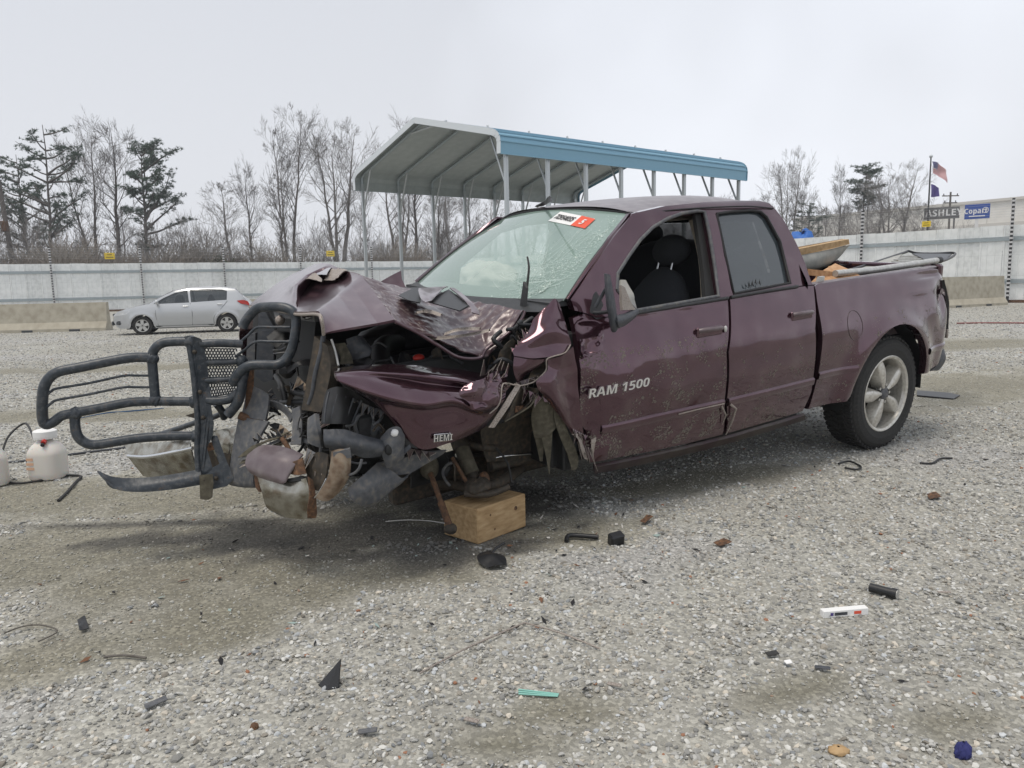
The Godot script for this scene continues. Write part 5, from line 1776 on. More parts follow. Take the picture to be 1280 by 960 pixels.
func truck_bed(T: Node3D) -> void:
	# left bedside with wheel arch
	var ol := [Vector2(0.955, 1.288)]
	ol = [Vector2(0.925, 1.28), Vector2(0.88, 1.290), Vector2(0.4, 1.296), Vector2(-0.1, 1.302), Vector2(-0.50, 1.306), Vector2(-0.62, 1.28), Vector2(-0.70, 1.22), Vector2(-0.76, 1.05), Vector2(-0.775, 0.9), Vector2(-0.765, 0.72), Vector2(-0.72, 0.60), Vector2(-0.62, 0.54), Vector2(-0.42, 0.515), Vector2(-0.33, 0.515)]
	var cx := 0.10
	var cy := 0.44
	var R := 0.49
	for k in 21:
		var a := lerpf(PI - 0.16, 0.10, k / 20.0)
		ol.append(Vector2(cx + cos(a) * R * 0.97, cy + sin(a) * R * 1.04))
	ol.append(Vector2(0.60, 0.46))
	ol.append(Vector2(0.965, 0.46)); ol.append(Vector2(0.945, 0.7)); ol.append(Vector2(0.94, 1.0)); ol.append(Vector2(0.93, 1.2))
	var o2 := PackedVector2Array()
	for p in ol: o2.append(p)
	var bs := sub("bedside", panel(o2, [], bed_z, 0.022, 0.05), "maroon_paint", T)
	mud_flecks(bs, bed_z, Vector2(-0.78, 0.46), Vector2(0.97, 1.05), o2, 5000, 0.1, 5)
	# moulding front and back of the arch
	for seg in [[0.945, 0.565], [-0.36, -0.74]]:
		var rows := []
		for i in 11:
			var x: float = lerpf(seg[0], seg[1], i / 10.0)
			var r := []
			for q in [[-0.026, 0.0], [-0.022, 0.010], [0.006, 0.014], [0.020, 0.010], [0.026, 0.0]]:
				r.append(Vector3(x, 0.692 + q[0], bed_z(x, 0.692 + q[0]) - q[1]))
			rows.append(r)
		var mb := MB.new()
		mb.surf(rows)
		sub("side_moulding", mb, "maroon_paint", bs)
	# fuel door ring
	var fr := []
	for k in 29:
		var a := TAU * k / 28
		var x := 0.575 + cos(a) * 0.085
		var y := 0.99 + sin(a) * 0.10
		fr.append(Vector3(x, y, bed_z(x, y) - 0.001))
	tube_part("fuel_door", fr, 0.0018, "muddy_paint", bs, 0, 5)
	# torn red scrape and crease at the rear corner
	sub("scraped_corner", sheet([[Vector3(-0.56, 1.06, bed_z(-0.56, 1.06) - 0.004), Vector3(-0.64, 1.13, bed_z(-0.64, 1.13) - 0.006), Vector3(-0.70, 1.12, bed_z(-0.70, 1.12) - 0.006)], [Vector3(-0.53, 1.03, bed_z(-0.53, 1.03) - 0.004), Vector3(-0.64, 1.09, bed_z(-0.64, 1.09) - 0.006), Vector3(-0.71, 1.07, bed_z(-0.71, 1.07) - 0.006)]], 5, 10, 0.004, 9, 0.001), "flaked_paint", bs)
	# tail lamp, dark torn edge at the back
	sub("tail_lamp", sheet([[Vector3(-0.66, 1.19, -0.90), Vector3(-0.74, 1.18, -0.86)], [Vector3(-0.73, 1.0, -0.915), Vector3(-0.80, 1.0, -0.86)], [Vector3(-0.77, 0.80, -0.91), Vector3(-0.83, 0.80, -0.86)]], 10, 4, 0.006, 8, 0.03), "debris_black", bs)
	sub("corner_scrap", sheet([[Vector3(-0.80, 1.15, -0.86), Vector3(-0.84, 1.14, -0.84)], [Vector3(-0.85, 1.0, -0.88), Vector3(-0.89, 1.0, -0.84)], [Vector3(-0.84, 0.72, -0.90), Vector3(-0.87, 0.72, -0.86)]], 10, 3, 0.004, 8, 0.012), "torn_edge", bs)
	# right bedside, tailgate, floor, front wall
	var ro := PackedVector2Array([Vector2(0.95, 1.31), Vector2(-0.85, 1.31), Vector2(-0.9, 0.6), Vector2(-0.4, 0.52), Vector2(-0.38, 0.6), Vector2(-0.2, 0.9), Vector2(0.1, 0.95), Vector2(0.4, 0.9), Vector2(0.58, 0.6), Vector2(0.6, 0.46), Vector2(0.95, 0.46)])
	sub("bedside", panel(ro, [], func(x: float, y: float) -> float: return -prof_z(BEDPROF, y), 0.08, 0.05, 1.0), "maroon_paint", T)
	box_part("tailgate", Vector3(-0.86, 0.99, 0), Vector3(0.06, 0.62, 1.62), "maroon_paint", T, 0.015)
	box_part("bed_floor", Vector3(0.05, 0.80, 0), Vector3(1.8, 0.03, 1.7), "dark_plastic", T, 0.005)
	box_part("bed_front", Vector3(0.93, 1.04, 0), Vector3(0.03, 0.54, 1.72), "maroon_paint", T, 0.005)
	for s in [-1.0, 1.0]:
		# rail cap and inner wall
		var rows := []
		for i in 21:
			var x := lerpf(0.95, -0.62, i / 20.0)
			rows.append([Vector3(x, 1.292 - 0.006 * (x - 0.2), s * 0.892), Vector3(x, 1.303 - 0.006 * (x - 0.2), s * 0.878), Vector3(x, 1.300 - 0.006 * (x - 0.2), s * 0.835), Vector3(x, 1.26, s * 0.83), Vector3(x, 0.82, s * 0.83)])
		var mb := MB.new()
		mb.surf(rows)
		sub("bed_rail", mb, "faded_paint", T)
	# rear bumper corner
	sub("rear_bumper", sheet([[Vector3(-0.72, 0.63, -0.90), Vector3(-0.86, 0.63, -0.84), Vector3(-0.92, 0.64, -0.4), Vector3(-0.93, 0.64, 0.9)], [Vector3(-0.70, 0.55, -0.92), Vector3(-0.87, 0.55, -0.86), Vector3(-0.94, 0.55, -0.4), Vector3(-0.95, 0.55, 0.9)], [Vector3(-0.62, 0.49, -0.90), Vector3(-0.84, 0.47, -0.84), Vector3(-0.92, 0.46, -0.4), Vector3(-0.92, 0.46, 0.9)]], 8, 20, 0.003, 4, 0.012), "grey_plastic", T)
	# wheel house
	var wh := []
	for k in 17:
		var a := lerpf(PI + 0.1, -0.1, k / 16.0)
		wh.append([Vector3(cx + cos(a) * 0.52, cy + sin(a) * 0.52, -0.95), Vector3(cx + cos(a) * 0.52, cy + sin(a) * 0.52, -0.60)])
	var wm := MB.new()
	wm.surf(wh)
	sub("wheel_house", wm, "engine_black", T)
	var wr := MB.new()
	var poly := []
	for k in 17:
		var a := lerpf(PI + 0.1, -0.1, k / 16.0)
		poly.append(Vector3(cx + cos(a) * 0.54, cy + sin(a) * 0.54, -0.60))
	wr.plate(poly, Vector3(0, 0, 0.02))
	sub("wheel_house", wr, "engine_black", T)
	# dark filler in the cab to bed gap
	box_part("gap_seal", Vector3(0.965, 0.84, -0.80), Vector3(0.03, 0.80, 0.06), "engine_black", T, 0.005)

func make_wheel(T: Node3D, c: Vector3, out: float, tilt: Basis) -> Node3D:
	# axis along z, outer face towards out*z
	var w := Node3D.new()
	w.name = called(T, "wheel")
	T.add_child(w)
	w.transform = Transform3D(tilt, c)
	var bs := Basis(Vector3(1, 0, 0), Vector3(0, 0, out), Vector3(0, -out, 0))
	var ty := MB.new()
	ty.lathe([[0.265, 0.105], [0.275, 0.125], [0.33, 0.138], [0.375, 0.132], [0.398, 0.118], [0.412, 0.095], [0.418, 0.05], [0.418, -0.05], [0.412, -0.095], [0.395, -0.12], [0.33, -0.138], [0.265, -0.12]], Vector3.ZERO, bs, 48)
	var tn := sub("tyre", ty, "rubber", w)
	var tr := MB.new()
	for k in 60:
		var a := TAU * k / 60
		for row in [[-0.085, 0.05, 0.22], [-0.03, 0.045, -0.25], [0.03, 0.045, 0.25], [0.085, 0.05, -0.22]]:
			var rd := bs * Vector3(cos(a + row[0]), 0, sin(a + row[0]))
			var tg := bs * Vector3(-sin(a + row[0]), 0, cos(a + row[0]))
			var ax := bs.y
			var rad := 0.421 if absf(row[0]) < 0.05 else 0.415
			tr.box(rd * rad + ax * row[0], Vector3(0.016, row[1], 0.026), Basis(rd, ax.rotated(rd, row[2]), tg.rotated(rd, row[2])))
	sub("tread", tr, "rubber", tn).set_meta("kind", "stuff")
	var rm := MB.new()
	rm.lathe([[0.285, 0.118], [0.288, 0.125], [0.278, 0.13], [0.262, 0.122], [0.255, 0.10], [0.250, 0.0], [0.245, -0.1]], Vector3.ZERO, bs, 48)
	var rn := sub("rim", rm, "wheel_alloy", w)
	var bk := MB.new()
	bk.lathe([[0.255, -0.02], [0.05, -0.01], [0.001, -0.01]], Vector3.ZERO, bs, 32)
	sub("brake_disc", bk, "pocket_dark", rn)
	# five broad petal spokes
	for k in 5:
		var a := TAU * k / 5 + 0.035
		var rows := []
		for i in 9:
			var t := i / 8.0
			var r := lerpf(0.045, 0.262, t)
			var hw := 0.020 + 0.036 * pow(sin(PI * clampf(t * 0.80 + 0.02, 0, 1)), 1.2) + 0.006 * t
			var row := []
			for j in 9:
				var s := j / 4.0 - 1
				var h := 0.095 + 0.022 * (1 - s * s) - 0.012 * t + 0.012 * sin(PI * t)
				if absf(s) == 1.0: h -= 0.07
				var x := cos(a) * r - sin(a) * hw * s
				var z := sin(a) * r + cos(a) * hw * s
				row.append(bs * Vector3(x, h, z))
			rows.append(row)
		var sp := MB.new()
		sp.surf(rows)
		sub("spoke", sp, "wheel_alloy", rn)
	obj("hub_cap", lump(bs * Vector3(0, 0.105, 0), Vector3(0.045, 0.045, 0.02), 0, 1, 12), mats["dusty_plastic"], rn)
	for k in 5:
		var a := TAU * k / 5 + 0.035 + 0.62
		tube_part("lug_nut", [bs * Vector3(cos(a) * 0.068, 0.08, sin(a) * 0.068), bs * Vector3(cos(a) * 0.068, 0.108, sin(a) * 0.068)], 0.012, "chrome", rn, 0, 6)
	return w

func truck_wheels(T: Node3D) -> void:
	make_wheel(T, Vector3(0.085, 0.428, -0.845), -1.0, Basis.IDENTITY)
	make_wheel(T, Vector3(0.085, 0.315, 0.845), 1.0, Basis.IDENTITY)
	make_wheel(T, Vector3(3.45, 0.52, 0.84), 1.0, Basis.IDENTITY)

func truck_under(T: Node3D) -> void:
	for s in [-1.0, 1.0]:
		box_part("frame_rail", Vector3(1.35, 0.42, s * 0.44), Vector3(4.9, 0.16, 0.08), "grimy_steel", T, 0.01)
	tube_part("drive_shaft", [Vector3(2.6, 0.40, 0.0), Vector3(0.2, 0.40, 0)], 0.045, "grimy_steel", T)
	tube_part("rear_axle", [Vector3(0.085, 0.40, -0.7), Vector3(0.085, 0.36, 0.7)], 0.05, "grimy_steel", T)
	obj("differential", lump(Vector3(0.085, 0.38, 0), Vector3(0.16, 0.15, 0.16), 0.05, 1.0, 14), mats["grimy_steel"], T)
	box_part("transmission", Vector3(2.7, 0.45, 0), Vector3(0.8, 0.26, 0.34), "grimy_steel", T, 0.05)
	tube_part("exhaust_pipe", [Vector3(2.8, 0.33, 0.25), Vector3(1.4, 0.33, 0.28), Vector3(0.6, 0.36, 0.35), Vector3(-0.7, 0.42, 0.5)], 0.035, "rust", T, 16)
	obj("muffler", lump(Vector3(1.2, 0.33, 0.25), Vector3(0.38, 0.10, 0.14), 0.0, 1.0, 14), mats["rust"], T)
	box_part("fuel_tank", Vector3(1.3, 0.40, -0.62), Vector3(1.0, 0.22, 0.28), "engine_black", T, 0.04)
	# lower frame seen below the torn fender
	tube_part("frame_edge", [V(3.292, 0.487, -0.62), V(3.04, 0.478, -0.62), V(2.64, 0.456, -0.62)], 0.035, "grimy_steel", T, 0, 6)
	# control arms, strut, stub axle resting on the block
	tube_part("lower_control_arm", [V(3.628, 0.353, -0.328), V(3.524, 0.426, -0.568), V(3.476, 0.439, -0.755)], 0.034, "grimy_steel", T, 8, 8, 0.028)
	tube_part("lower_control_arm", [V(3.064, 0.414, -0.571), V(3.274, 0.437, -0.731), V(3.448, 0.438, -0.773)], 0.030, "grimy_steel", T, 8, 8, 0.03)
	obj("ball_joint", lump(V(3.467, 0.462, -0.782), Vector3(0.075, 0.045, 0.06), 0.25, 2.0, 14), mats["grimy_steel"], T)
	tube_part("bracket", [V(3.547, 0.442, -0.78), V(3.446, 0.433, -0.847), V(3.334, 0.456, -0.87)], 0.018, "grimy_steel", T, 6, 7)
	var st := tube_part("shock_absorber", [V(3.442, 0.615, -0.59), V(3.437, 0.495, -0.678)], 0.040, "liner_felt", T, 0, 12)
	tube_part("shock_rod", [V(3.437, 0.495, -0.678), V(3.44, 0.449, -0.729)], 0.030, "grimy_steel", st, 0, 10)
	tube_part("shock_body", [V(3.431, 0.684, -0.517), V(3.439, 0.606, -0.592)], 0.048, "grimy_steel", st, 0, 12)
	obj("spring_cup", lump(V(3.407, 0.469, -0.748), Vector3(0.03, 0.05, 0.03), 0.1, 2, 10), mats["rust"], T)
	tube_part("sway_bar_link", [V(3.544, 0.604, -0.668), V(3.51, 0.481, -0.752)], 0.010, "rust", T, 0, 8)
	tube_part("tie_rod", [V(3.661, 0.538, -0.646), V(3.682, 0.423, -0.789)], 0.014, "rust", T, 0, 8)
	tube_part("tie_rod_sleeve", [V(3.68, 0.428, -0.778), V(3.695, 0.341, -0.886)], 0.019, "rust", T, 0, 8)
	obj("tie_rod_end", lump(V(3.693, 0.329, -0.889), Vector3(0.032, 0.028, 0.032), 0.15, 2, 10), mats["grimy_steel"], T)
	obj("rubber_boot", lump(V(3.647, 0.562, -0.605), Vector3(0.05, 0.07, 0.05), 0.1, 2, 12), mats["liner_felt"], T)
	tube_part("brake_hose", [V(3.321, 0.626, -0.74), V(3.305, 0.565, -0.817), V(3.309, 0.465, -0.861)], 0.006, "print_black", T, 10, 6)
	tube_part("chrome_trim", [V(3.318, 0.532, -0.632), V(3.237, 0.55, -0.683), V(3.056, 0.526, -0.684)], 0.008, "chrome", T, 10, 5)
	tube_part("upper_control_arm", [V(3.402, 0.632, -0.566), V(3.323, 0.612, -0.68), V(3.061, 0.547, -0.559)], 0.022, "grimy_steel", T, 8, 8)
	box_part("cross_member", Vector3(3.45, 0.42, 0), Vector3(0.22, 0.14, 1.0), "grimy_steel", T, 0.02)
	# loose cable touching the ground
	tube_part("loose_cable", [V(3.858, 0.275, -0.486), V(3.779, 0.291, -0.572), V(3.703, 0.299, -0.669), V(3.66, 0.308, -0.768)], 0.003, "aluminium", T, 14, 5)

func truck_front(T: Node3D) -> void:
	# ---- buckled hood: columns run right to left, rows from nose to windscreen
	var ctrl := [
		[V(4.1, 1.318, 0.8), V(4.16, 1.367, 0.1), V(4.18, 1.384, -0.321), V(4.19, 1.39, -0.415), V(4.19, 1.404, -0.58), V(4.2, 1.42, -0.74), V(4.2, 1.334, -0.787)],
		[V(3.9, 1.418, 0.894), V(3.96, 1.437, 0.416), V(3.99, 1.466, 0.196), V(3.93, 1.388, 0.35), V(3.91, 1.396, 0.082), V(3.98, 1.446, -0.416), V(4.03, 1.339, -0.776)],
		[V(3.79, 1.483, 0.847), V(3.85, 1.493, 0.504), V(3.87, 1.502, 0.356), V(3.79, 1.459, 0.533), V(3.75, 1.465, 0.354), V(3.86, 1.479, -0.286), V(3.93, 1.34, -0.749)],
		[V(3.68, 1.54, 0.742), V(3.69, 1.551, 0.58), V(3.7, 1.552, 0.428), V(3.72, 1.545, 0.271), V(3.73, 1.537, 0.099), V(3.76, 1.511, -0.197), V(3.865, 1.354, -0.8)]]
	var hood := sub("hood", sheet(ctrl, 42, 72, 0.003, 1.2, -0.012, 0.12), "pale_paint", T)
	# turned under edge of the nose
	tube_part("hood_lip", [V(4.1, 1.313, 0.802), V(4.16, 1.363, 0.102), V(4.19, 1.386, -0.414), V(4.2, 1.415, -0.729), V(4.21, 1.4, -0.813), V(4.2, 1.332, -0.792)], 0.008, "torn_edge", hood, 30, 6)
	# inner recess plate of dark paint and flakes of clear coat along the fold
	sub("paint_flake", sheet([[V(3.9, 1.469, 0.417), V(3.9, 1.499, 0.267), V(3.9, 1.5, 0.159), V(3.9, 1.494, 0.033)], [V(3.86, 1.488, 0.447), V(3.86, 1.51, 0.355), V(3.86, 1.529, 0.24), V(3.86, 1.499, 0.131)]], 6, 14, 0.008, 8, 0.002), "torn_edge", hood)
	sub("paint_flake", sheet([[V(3.83, 1.488, 0.205), V(3.83, 1.501, 0.026), V(3.83, 1.531, -0.052)], [V(3.79, 1.514, 0.257), V(3.79, 1.525, 0.103), V(3.79, 1.549, -0.046)], [V(3.73, 1.549, 0.308), V(3.73, 1.553, 0.205), V(3.73, 1.546, 0.085)]], 10, 12, 0.010, 8, 0.002), "torn_edge", hood)
	sub("bare_patch", sheet([[V(3.84, 1.514, 0.343), V(3.83, 1.522, 0.145)], [V(3.76, 1.535, 0.471), V(3.76, 1.543, 0.28)], [V(3.71, 1.548, 0.497), V(3.71, 1.552, 0.361)]], 6, 8, 0.004, 8, 0.002), "maroon_paint", hood)
	# rear half: crushed and wrinkled
	var rr := [
		[V(3.68, 1.54, 0.742), V(3.69, 1.551, 0.58), V(3.7, 1.552, 0.428), V(3.72, 1.545, 0.271), V(3.73, 1.537, 0.099), V(3.76, 1.511, -0.197), V(3.865, 1.354, -0.8)],
		[Vector3(3.52, 1.46, 0.80), Vector3(3.52, 1.475, 0.50), Vector3(3.53, 1.46, 0.22), Vector3(3.55, 1.44, -0.08), Vector3(3.60, 1.385, -0.40), Vector3(3.66, 1.30, -0.70), Vector3(3.70, 1.275, -0.80)],
		[Vector3(3.36, 1.40, 0.80), Vector3(3.37, 1.42, 0.50), Vector3(3.37, 1.41, 0.22), Vector3(3.38, 1.39, -0.08), Vector3(3.42, 1.335, -0.40), Vector3(3.46, 1.21, -0.68), Vector3(3.50, 1.165, -0.80)],
		[Vector3(3.24, 1.37, 0.80), Vector3(3.26, 1.385, 0.50), Vector3(3.28, 1.375, 0.22), Vector3(3.28, 1.365, -0.08), Vector3(3.30, 1.325, -0.40), Vector3(3.34, 1.225, -0.68), Vector3(3.385, 1.13, -0.80)],
		[Vector3(3.14, 1.345, 0.80), Vector3(3.19, 1.36, 0.50), Vector3(3.22, 1.365, 0.22), Vector3(3.22, 1.365, -0.08), Vector3(3.20, 1.355, -0.40), Vector3(3.18, 1.34, -0.70), Vector3(3.16, 1.335, -0.80)]]
	var hb := sub("hood_rear", sheet(rr, 110, 130, 0.026, 2.4, -0.006, 0.4, Vector3(0.6, 1.0, 1.8)), "flaked_paint", hood)
	hb.set_meta("label", "wrinkled rear half of hood with flaking clear coat")
	# pale torn creases across the wrinkled sheet
	for cpts in [[V(3.672, 1.24, -0.75), V(3.626, 1.25, -0.849), V(3.554, 1.26, -0.913), V(3.474, 1.28, -0.975)], [V(3.651, 1.27, -0.866), V(3.592, 1.29, -0.906), V(3.513, 1.29, -0.956)], [V(3.751, 1.37, -0.784), V(3.671, 1.37, -0.749), V(3.659, 1.36, -0.861)]]:
		var lip := []
		for i in 15:
			var p := cr(cpts, i / 14.0)
			var w := 0.010 + 0.010 * absf(fn.get_noise_1d(i * 60.0))
			lip.append([p + Vector3(w, 0.002, -0.004), p + Vector3(0, 0.016, 0), p + Vector3(-w, 0.004, 0.004)])
		var lm := MB.new()
		lm.surf(lip)
		sub("torn_crease", lm, "torn_edge", hb)
	# rim of the crushed edge
	tube_part("hood_edge", [V(3.865, 1.354, -0.8), V(3.765, 1.295, -0.8), V(3.653, 1.217, -0.8), V(3.548, 1.147, -0.8), V(3.428, 1.128, -0.8), V(3.389, 1.167, -0.8), V(3.273, 1.221, -0.8), V(3.184, 1.28, -0.8), V(3.152, 1.33, -0.8)], 0.009, "pale_paint", hb, 40, 6)
	# upturned flap at the far hinge corner
	sub("hood_flap", sheet([[V(3.303, 1.416, 0.62), V(3.233, 1.447, 0.62), V(3.156, 1.475, 0.62)], [V(3.299, 1.365, 0.6), V(3.235, 1.386, 0.6), V(3.164, 1.422, 0.6)], [V(3.303, 1.337, 0.56), V(3.225, 1.32, 0.56), V(3.154, 1.355, 0.56)]], 10, 10, 0.006, 6, 0.006, 0.6), "pale_paint", hb)
	# dark openings of the cowl grille pushed up through the hood
	plate_part("cowl_insert", [V(3.643, 1.425, -0.371), V(3.448, 1.435, -0.154), V(3.425, 1.43, -0.214), V(3.66, 1.41, -0.641), V(3.69, 1.42, -0.581)], Vector3(-0.004, -0.006, 0), "debris_black", hb)
	plate_part("cowl_insert", [V(3.627, 1.415, -0.646), V(3.343, 1.43, -0.363), V(3.525, 1.405, -0.892), V(3.624, 1.395, -0.967)], Vector3(-0.004, -0.006, 0), "debris_black", hb)
	sub("cowl_fold", sheet([[V(3.548, 1.44, -0.413), V(3.495, 1.445, -0.364), V(3.353, 1.44, -0.374)], [V(3.674, 1.43, -0.687), V(3.619, 1.435, -0.665), V(3.449, 1.44, -0.481)], [V(3.713, 1.42, -0.806), V(3.649, 1.42, -0.738), V(3.555, 1.43, -0.619)]], 8, 12, 0.008, 7, 0.004), "pale_paint", hb)
	sub("cowl_corner", sheet([[V(3.354, 1.435, -0.394), V(3.338, 1.435, -0.417)], [V(3.496, 1.42, -0.775), V(3.48, 1.42, -0.795)], [V(3.533, 1.4, -0.913), V(3.558, 1.4, -1.018)], [V(3.583, 1.38, -1.009), V(3.587, 1.38, -1.085)]], 10, 5, 0.003, 6, 0.006), "pale_paint", hb)
	# ---- left fender, front part
	var F := sub("fender", sheet([
		[V(4.176, 1.18, -0.8), V(4.05, 1.177, -0.8), V(3.896, 1.159, -0.8), V(3.735, 1.128, -0.8), V(3.565, 1.088, -0.8), V(3.409, 1.045, -0.8), V(3.304, 1.029, -0.82)],
		[V(4.223, 1.195, -0.94), V(4.106, 1.187, -0.955), V(3.965, 1.157, -0.965), V(3.812, 1.124, -0.965), V(3.645, 1.078, -0.955), V(3.491, 1.029, -0.94), V(3.365, 1.017, -0.94)],
		[V(4.233, 1.19, -0.985), V(4.116, 1.169, -0.985), V(3.958, 1.13, -0.955), V(3.804, 1.082, -0.945), V(3.642, 1.038, -0.945), V(3.511, 0.996, -0.955), V(3.383, 0.992, -0.96)],
		[V(4.233, 1.182, -1), V(4.124, 1.15, -1.01), V(3.98, 1.099, -1.005), V(3.834, 1.053, -1), V(3.676, 1.021, -0.99), V(3.54, 0.967, -0.985), V(3.405, 0.976, -0.985)],
		[V(4.228, 1.166, -1.01), V(4.132, 1.114, -1.03), V(3.998, 1.054, -1.035), V(3.853, 1.007, -1.03), V(3.711, 0.999, -1.02), V(3.571, 0.937, -1.02), V(3.425, 0.951, -1)],
		[V(4.201, 1.142, -0.97), V(4.108, 1.082, -0.99), V(3.98, 1.014, -0.99), V(3.835, 0.967, -0.99), V(3.686, 0.951, -0.985), V(3.552, 0.896, -0.985), V(3.451, 0.904, -0.98)],
		[V(4.173, 1.123, -0.93), V(4.078, 1.055, -0.95), V(3.961, 0.934, -0.97), V(3.84, 0.87, -0.985), V(3.7, 0.858, -0.985), V(3.564, 0.84, -0.97), V(3.486, 0.855, -0.96)],
		[V(4.141, 1.103, -0.88), V(4.052, 1.038, -0.92), V(3.919, 0.847, -0.95), V(3.841, 0.781, -0.96), V(3.716, 0.786, -0.96), V(3.589, 0.801, -0.95), V(3.502, 0.818, -0.94)]], 66, 90, 0.003, 1.1, -0.012, 0.9), "maroon_paint", T)
	# mangled rear end of that fender
	sub("fender_wrinkle", sheet([
		[V(3.647, 1.041, -1), V(3.584, 1.063, -1.01), V(3.513, 1.078, -0.98), V(3.41, 1.085, -0.93)],
		[V(3.671, 1.017, -1.01), V(3.613, 1.028, -1.04), V(3.514, 1.018, -0.99), V(3.438, 1.054, -1)],
		[V(3.645, 0.984, -1.02), V(3.578, 0.969, -1.02), V(3.529, 0.983, -1.04), V(3.419, 0.993, -0.98)],
		[V(3.616, 0.95, -1.025), V(3.581, 0.941, -1.05), V(3.501, 0.944, -1.02), V(3.443, 0.975, -1.03)]], 44, 44, 0.026, 3.4, 0.003, 0.6), "maroon_paint", F)
	tube_part("torn_lip", [V(3.527, 0.908, -1.03), V(3.487, 0.938, -1.04), V(3.468, 0.973, -1.04), V(3.455, 1.015, -1.03), V(3.434, 1.037, -1.02), V(3.38, 1.021, -1.02), V(3.347, 1.01, -1.01)], 0.0035, "torn_edge", F, 20, 5)
	# engine badge
	var ex: Vector3 = (V(3.707, 0.825, -0.985) - V(3.809, 0.836, -0.985)).normalized()
	var ey := (Vector3.UP - ex * ex.y).normalized()
	var ez := ex.cross(ey)
	if ez.z > 0: ez = -ez
	var bc: Vector3 = V(3.762, 0.83, -0.992)
	box_part("badge_plate", bc, Vector3(0.088, 0.038, 0.006), "badge_chrome", F, 0.002, Basis(ex, ey, ez))
	box_part("badge_field", bc + ez * 0.003, Vector3(0.082, 0.032, 0.006), "print_black", F, 0.002, Basis(ex, ey, ez))
	text(F, "badge_letters", "HEMI", 0.029, 0.006, Transform3D(Basis(ex, ey, ez), bc + ez * 0.007), mats["badge_chrome"], true, 0.95)
	# ---- fender, rear upper piece with peaked top
	var G := sub("fender_rear", sheet([
		[V(3.17, 1.296, -0.9), V(3.132, 1.329, -0.91), V(3.089, 1.365, -0.92), V(3.061, 1.395, -0.93), V(3.032, 1.357, -0.93)],
		[V(3.21, 1.247, -0.92), V(3.168, 1.277, -0.945), V(3.113, 1.295, -0.95), V(3.069, 1.298, -0.95), V(3.02, 1.277, -0.95)],
		[V(3.258, 1.212, -0.94), V(3.221, 1.219, -0.975), V(3.164, 1.242, -0.99), V(3.092, 1.241, -0.985), V(3.024, 1.216, -0.98)],
		[V(3.332, 1.171, -0.95), V(3.257, 1.168, -0.97), V(3.174, 1.174, -0.975), V(3.094, 1.177, -0.985), V(3.009, 1.166, -0.985)],
		[V(3.348, 1.146, -0.98), V(3.277, 1.129, -1.01), V(3.205, 1.124, -1.015), V(3.134, 1.122, -1.01), V(3.052, 1.129, -1)]], 40, 40, 0.006, 2.0, 0.005, 0.8), "maroon_paint", T)
	sub("fender_fold", sheet([[V(3.348, 1.146, -0.98), V(3.273, 1.128, -1.005), V(3.178, 1.12, -1.01)], [V(3.362, 1.095, -0.99), V(3.305, 1.081, -1), V(3.227, 1.08, -0.99)], [V(3.344, 1.044, -0.98), V(3.315, 1.048, -0.98), V(3.28, 1.049, -0.97)], [V(3.324, 1.016, -0.97), V(3.315, 1.018, -0.97), V(3.298, 1.018, -0.96)]], 18, 16, 0.005, 2.5, 0.004), "maroon_paint", G)
	tube_part("torn_lip", [V(3.021, 1.166, -1), V(3.068, 1.134, -1.015), V(3.151, 1.125, -1.02), V(3.185, 1.114, -1.02), V(3.184, 1.061, -1.01), V(3.241, 1.016, -1), V(3.284, 1.007, -1), V(3.331, 1.006, -1), V(3.363, 1.019, -1)], 0.0035, "torn_edge", G, 40, 5)
	sub("hole_edge", sheet([[V(3.132, 1.087, -0.94), V(3.168, 1.065, -0.92)], [V(3.124, 1.038, -0.92), V(3.204, 1.018, -0.9)], [V(3.204, 1.004, -0.94), V(3.267, 0.999, -0.92)]], 8, 6, 0.012, 6, 0.006), "grimy_steel", G)
	# lower rear of the fender, scraped and muddy, up to the door gap
	sub("fender_lower", sheet([
		[V(3.155, 1.109, -0.985), V(3.127, 1.115, -1), V(3.072, 1.124, -1), V(3.008, 1.155, -0.99)],
		[V(3.165, 1.055, -0.99), V(3.115, 1.053, -0.995), V(3.047, 1.049, -0.985), V(2.981, 1.048, -0.985)],
		[V(3.241, 1.008, -1), V(3.165, 0.995, -1.02), V(3.05, 0.943, -0.985), V(2.974, 0.931, -0.985)],
		[V(3.187, 0.934, -0.995), V(3.138, 0.906, -1.02), V(3.038, 0.841, -0.985), V(2.96, 0.819, -0.985)],
		[V(3.094, 0.825, -0.985), V(3.058, 0.795, -0.99), V(3.001, 0.747, -0.975), V(2.939, 0.718, -0.975)],
		[V(2.989, 0.683, -0.965), V(2.969, 0.661, -0.965), V(2.943, 0.639, -0.965), V(2.911, 0.615, -0.965)],
		[V(2.925, 0.571, -0.955), V(2.915, 0.551, -0.955), V(2.904, 0.54, -0.955), V(2.888, 0.528, -0.955)]], 60, 44, 0.012, 2.2, 0.004, 0.7), "maroon_paint", G)
	sub("torn_moulding", sheet([[V(3.024, 0.699, -0.99), V(2.977, 0.695, -0.99)], [V(2.996, 0.671, -1), V(2.957, 0.669, -0.99)], [V(2.977, 0.619, -1), V(2.942, 0.61, -0.99)], [V(2.943, 0.553, -0.99), V(2.914, 0.531, -0.98)]], 12, 5, 0.014, 7, 0.004), "torn_edge", G)
	# folded strip hanging from the tear
	sub("folded_strip", sheet([[V(3.353, 1.018, -1), V(3.331, 1.006, -1)], [V(3.435, 0.958, -1.03), V(3.399, 0.952, -1.03)], [V(3.498, 0.897, -1.04), V(3.463, 0.891, -1.04)], [V(3.545, 0.848, -1.04), V(3.514, 0.842, -1.04)]], 14, 4, 0.006, 5, 0.006, 0.6), "torn_edge", G)
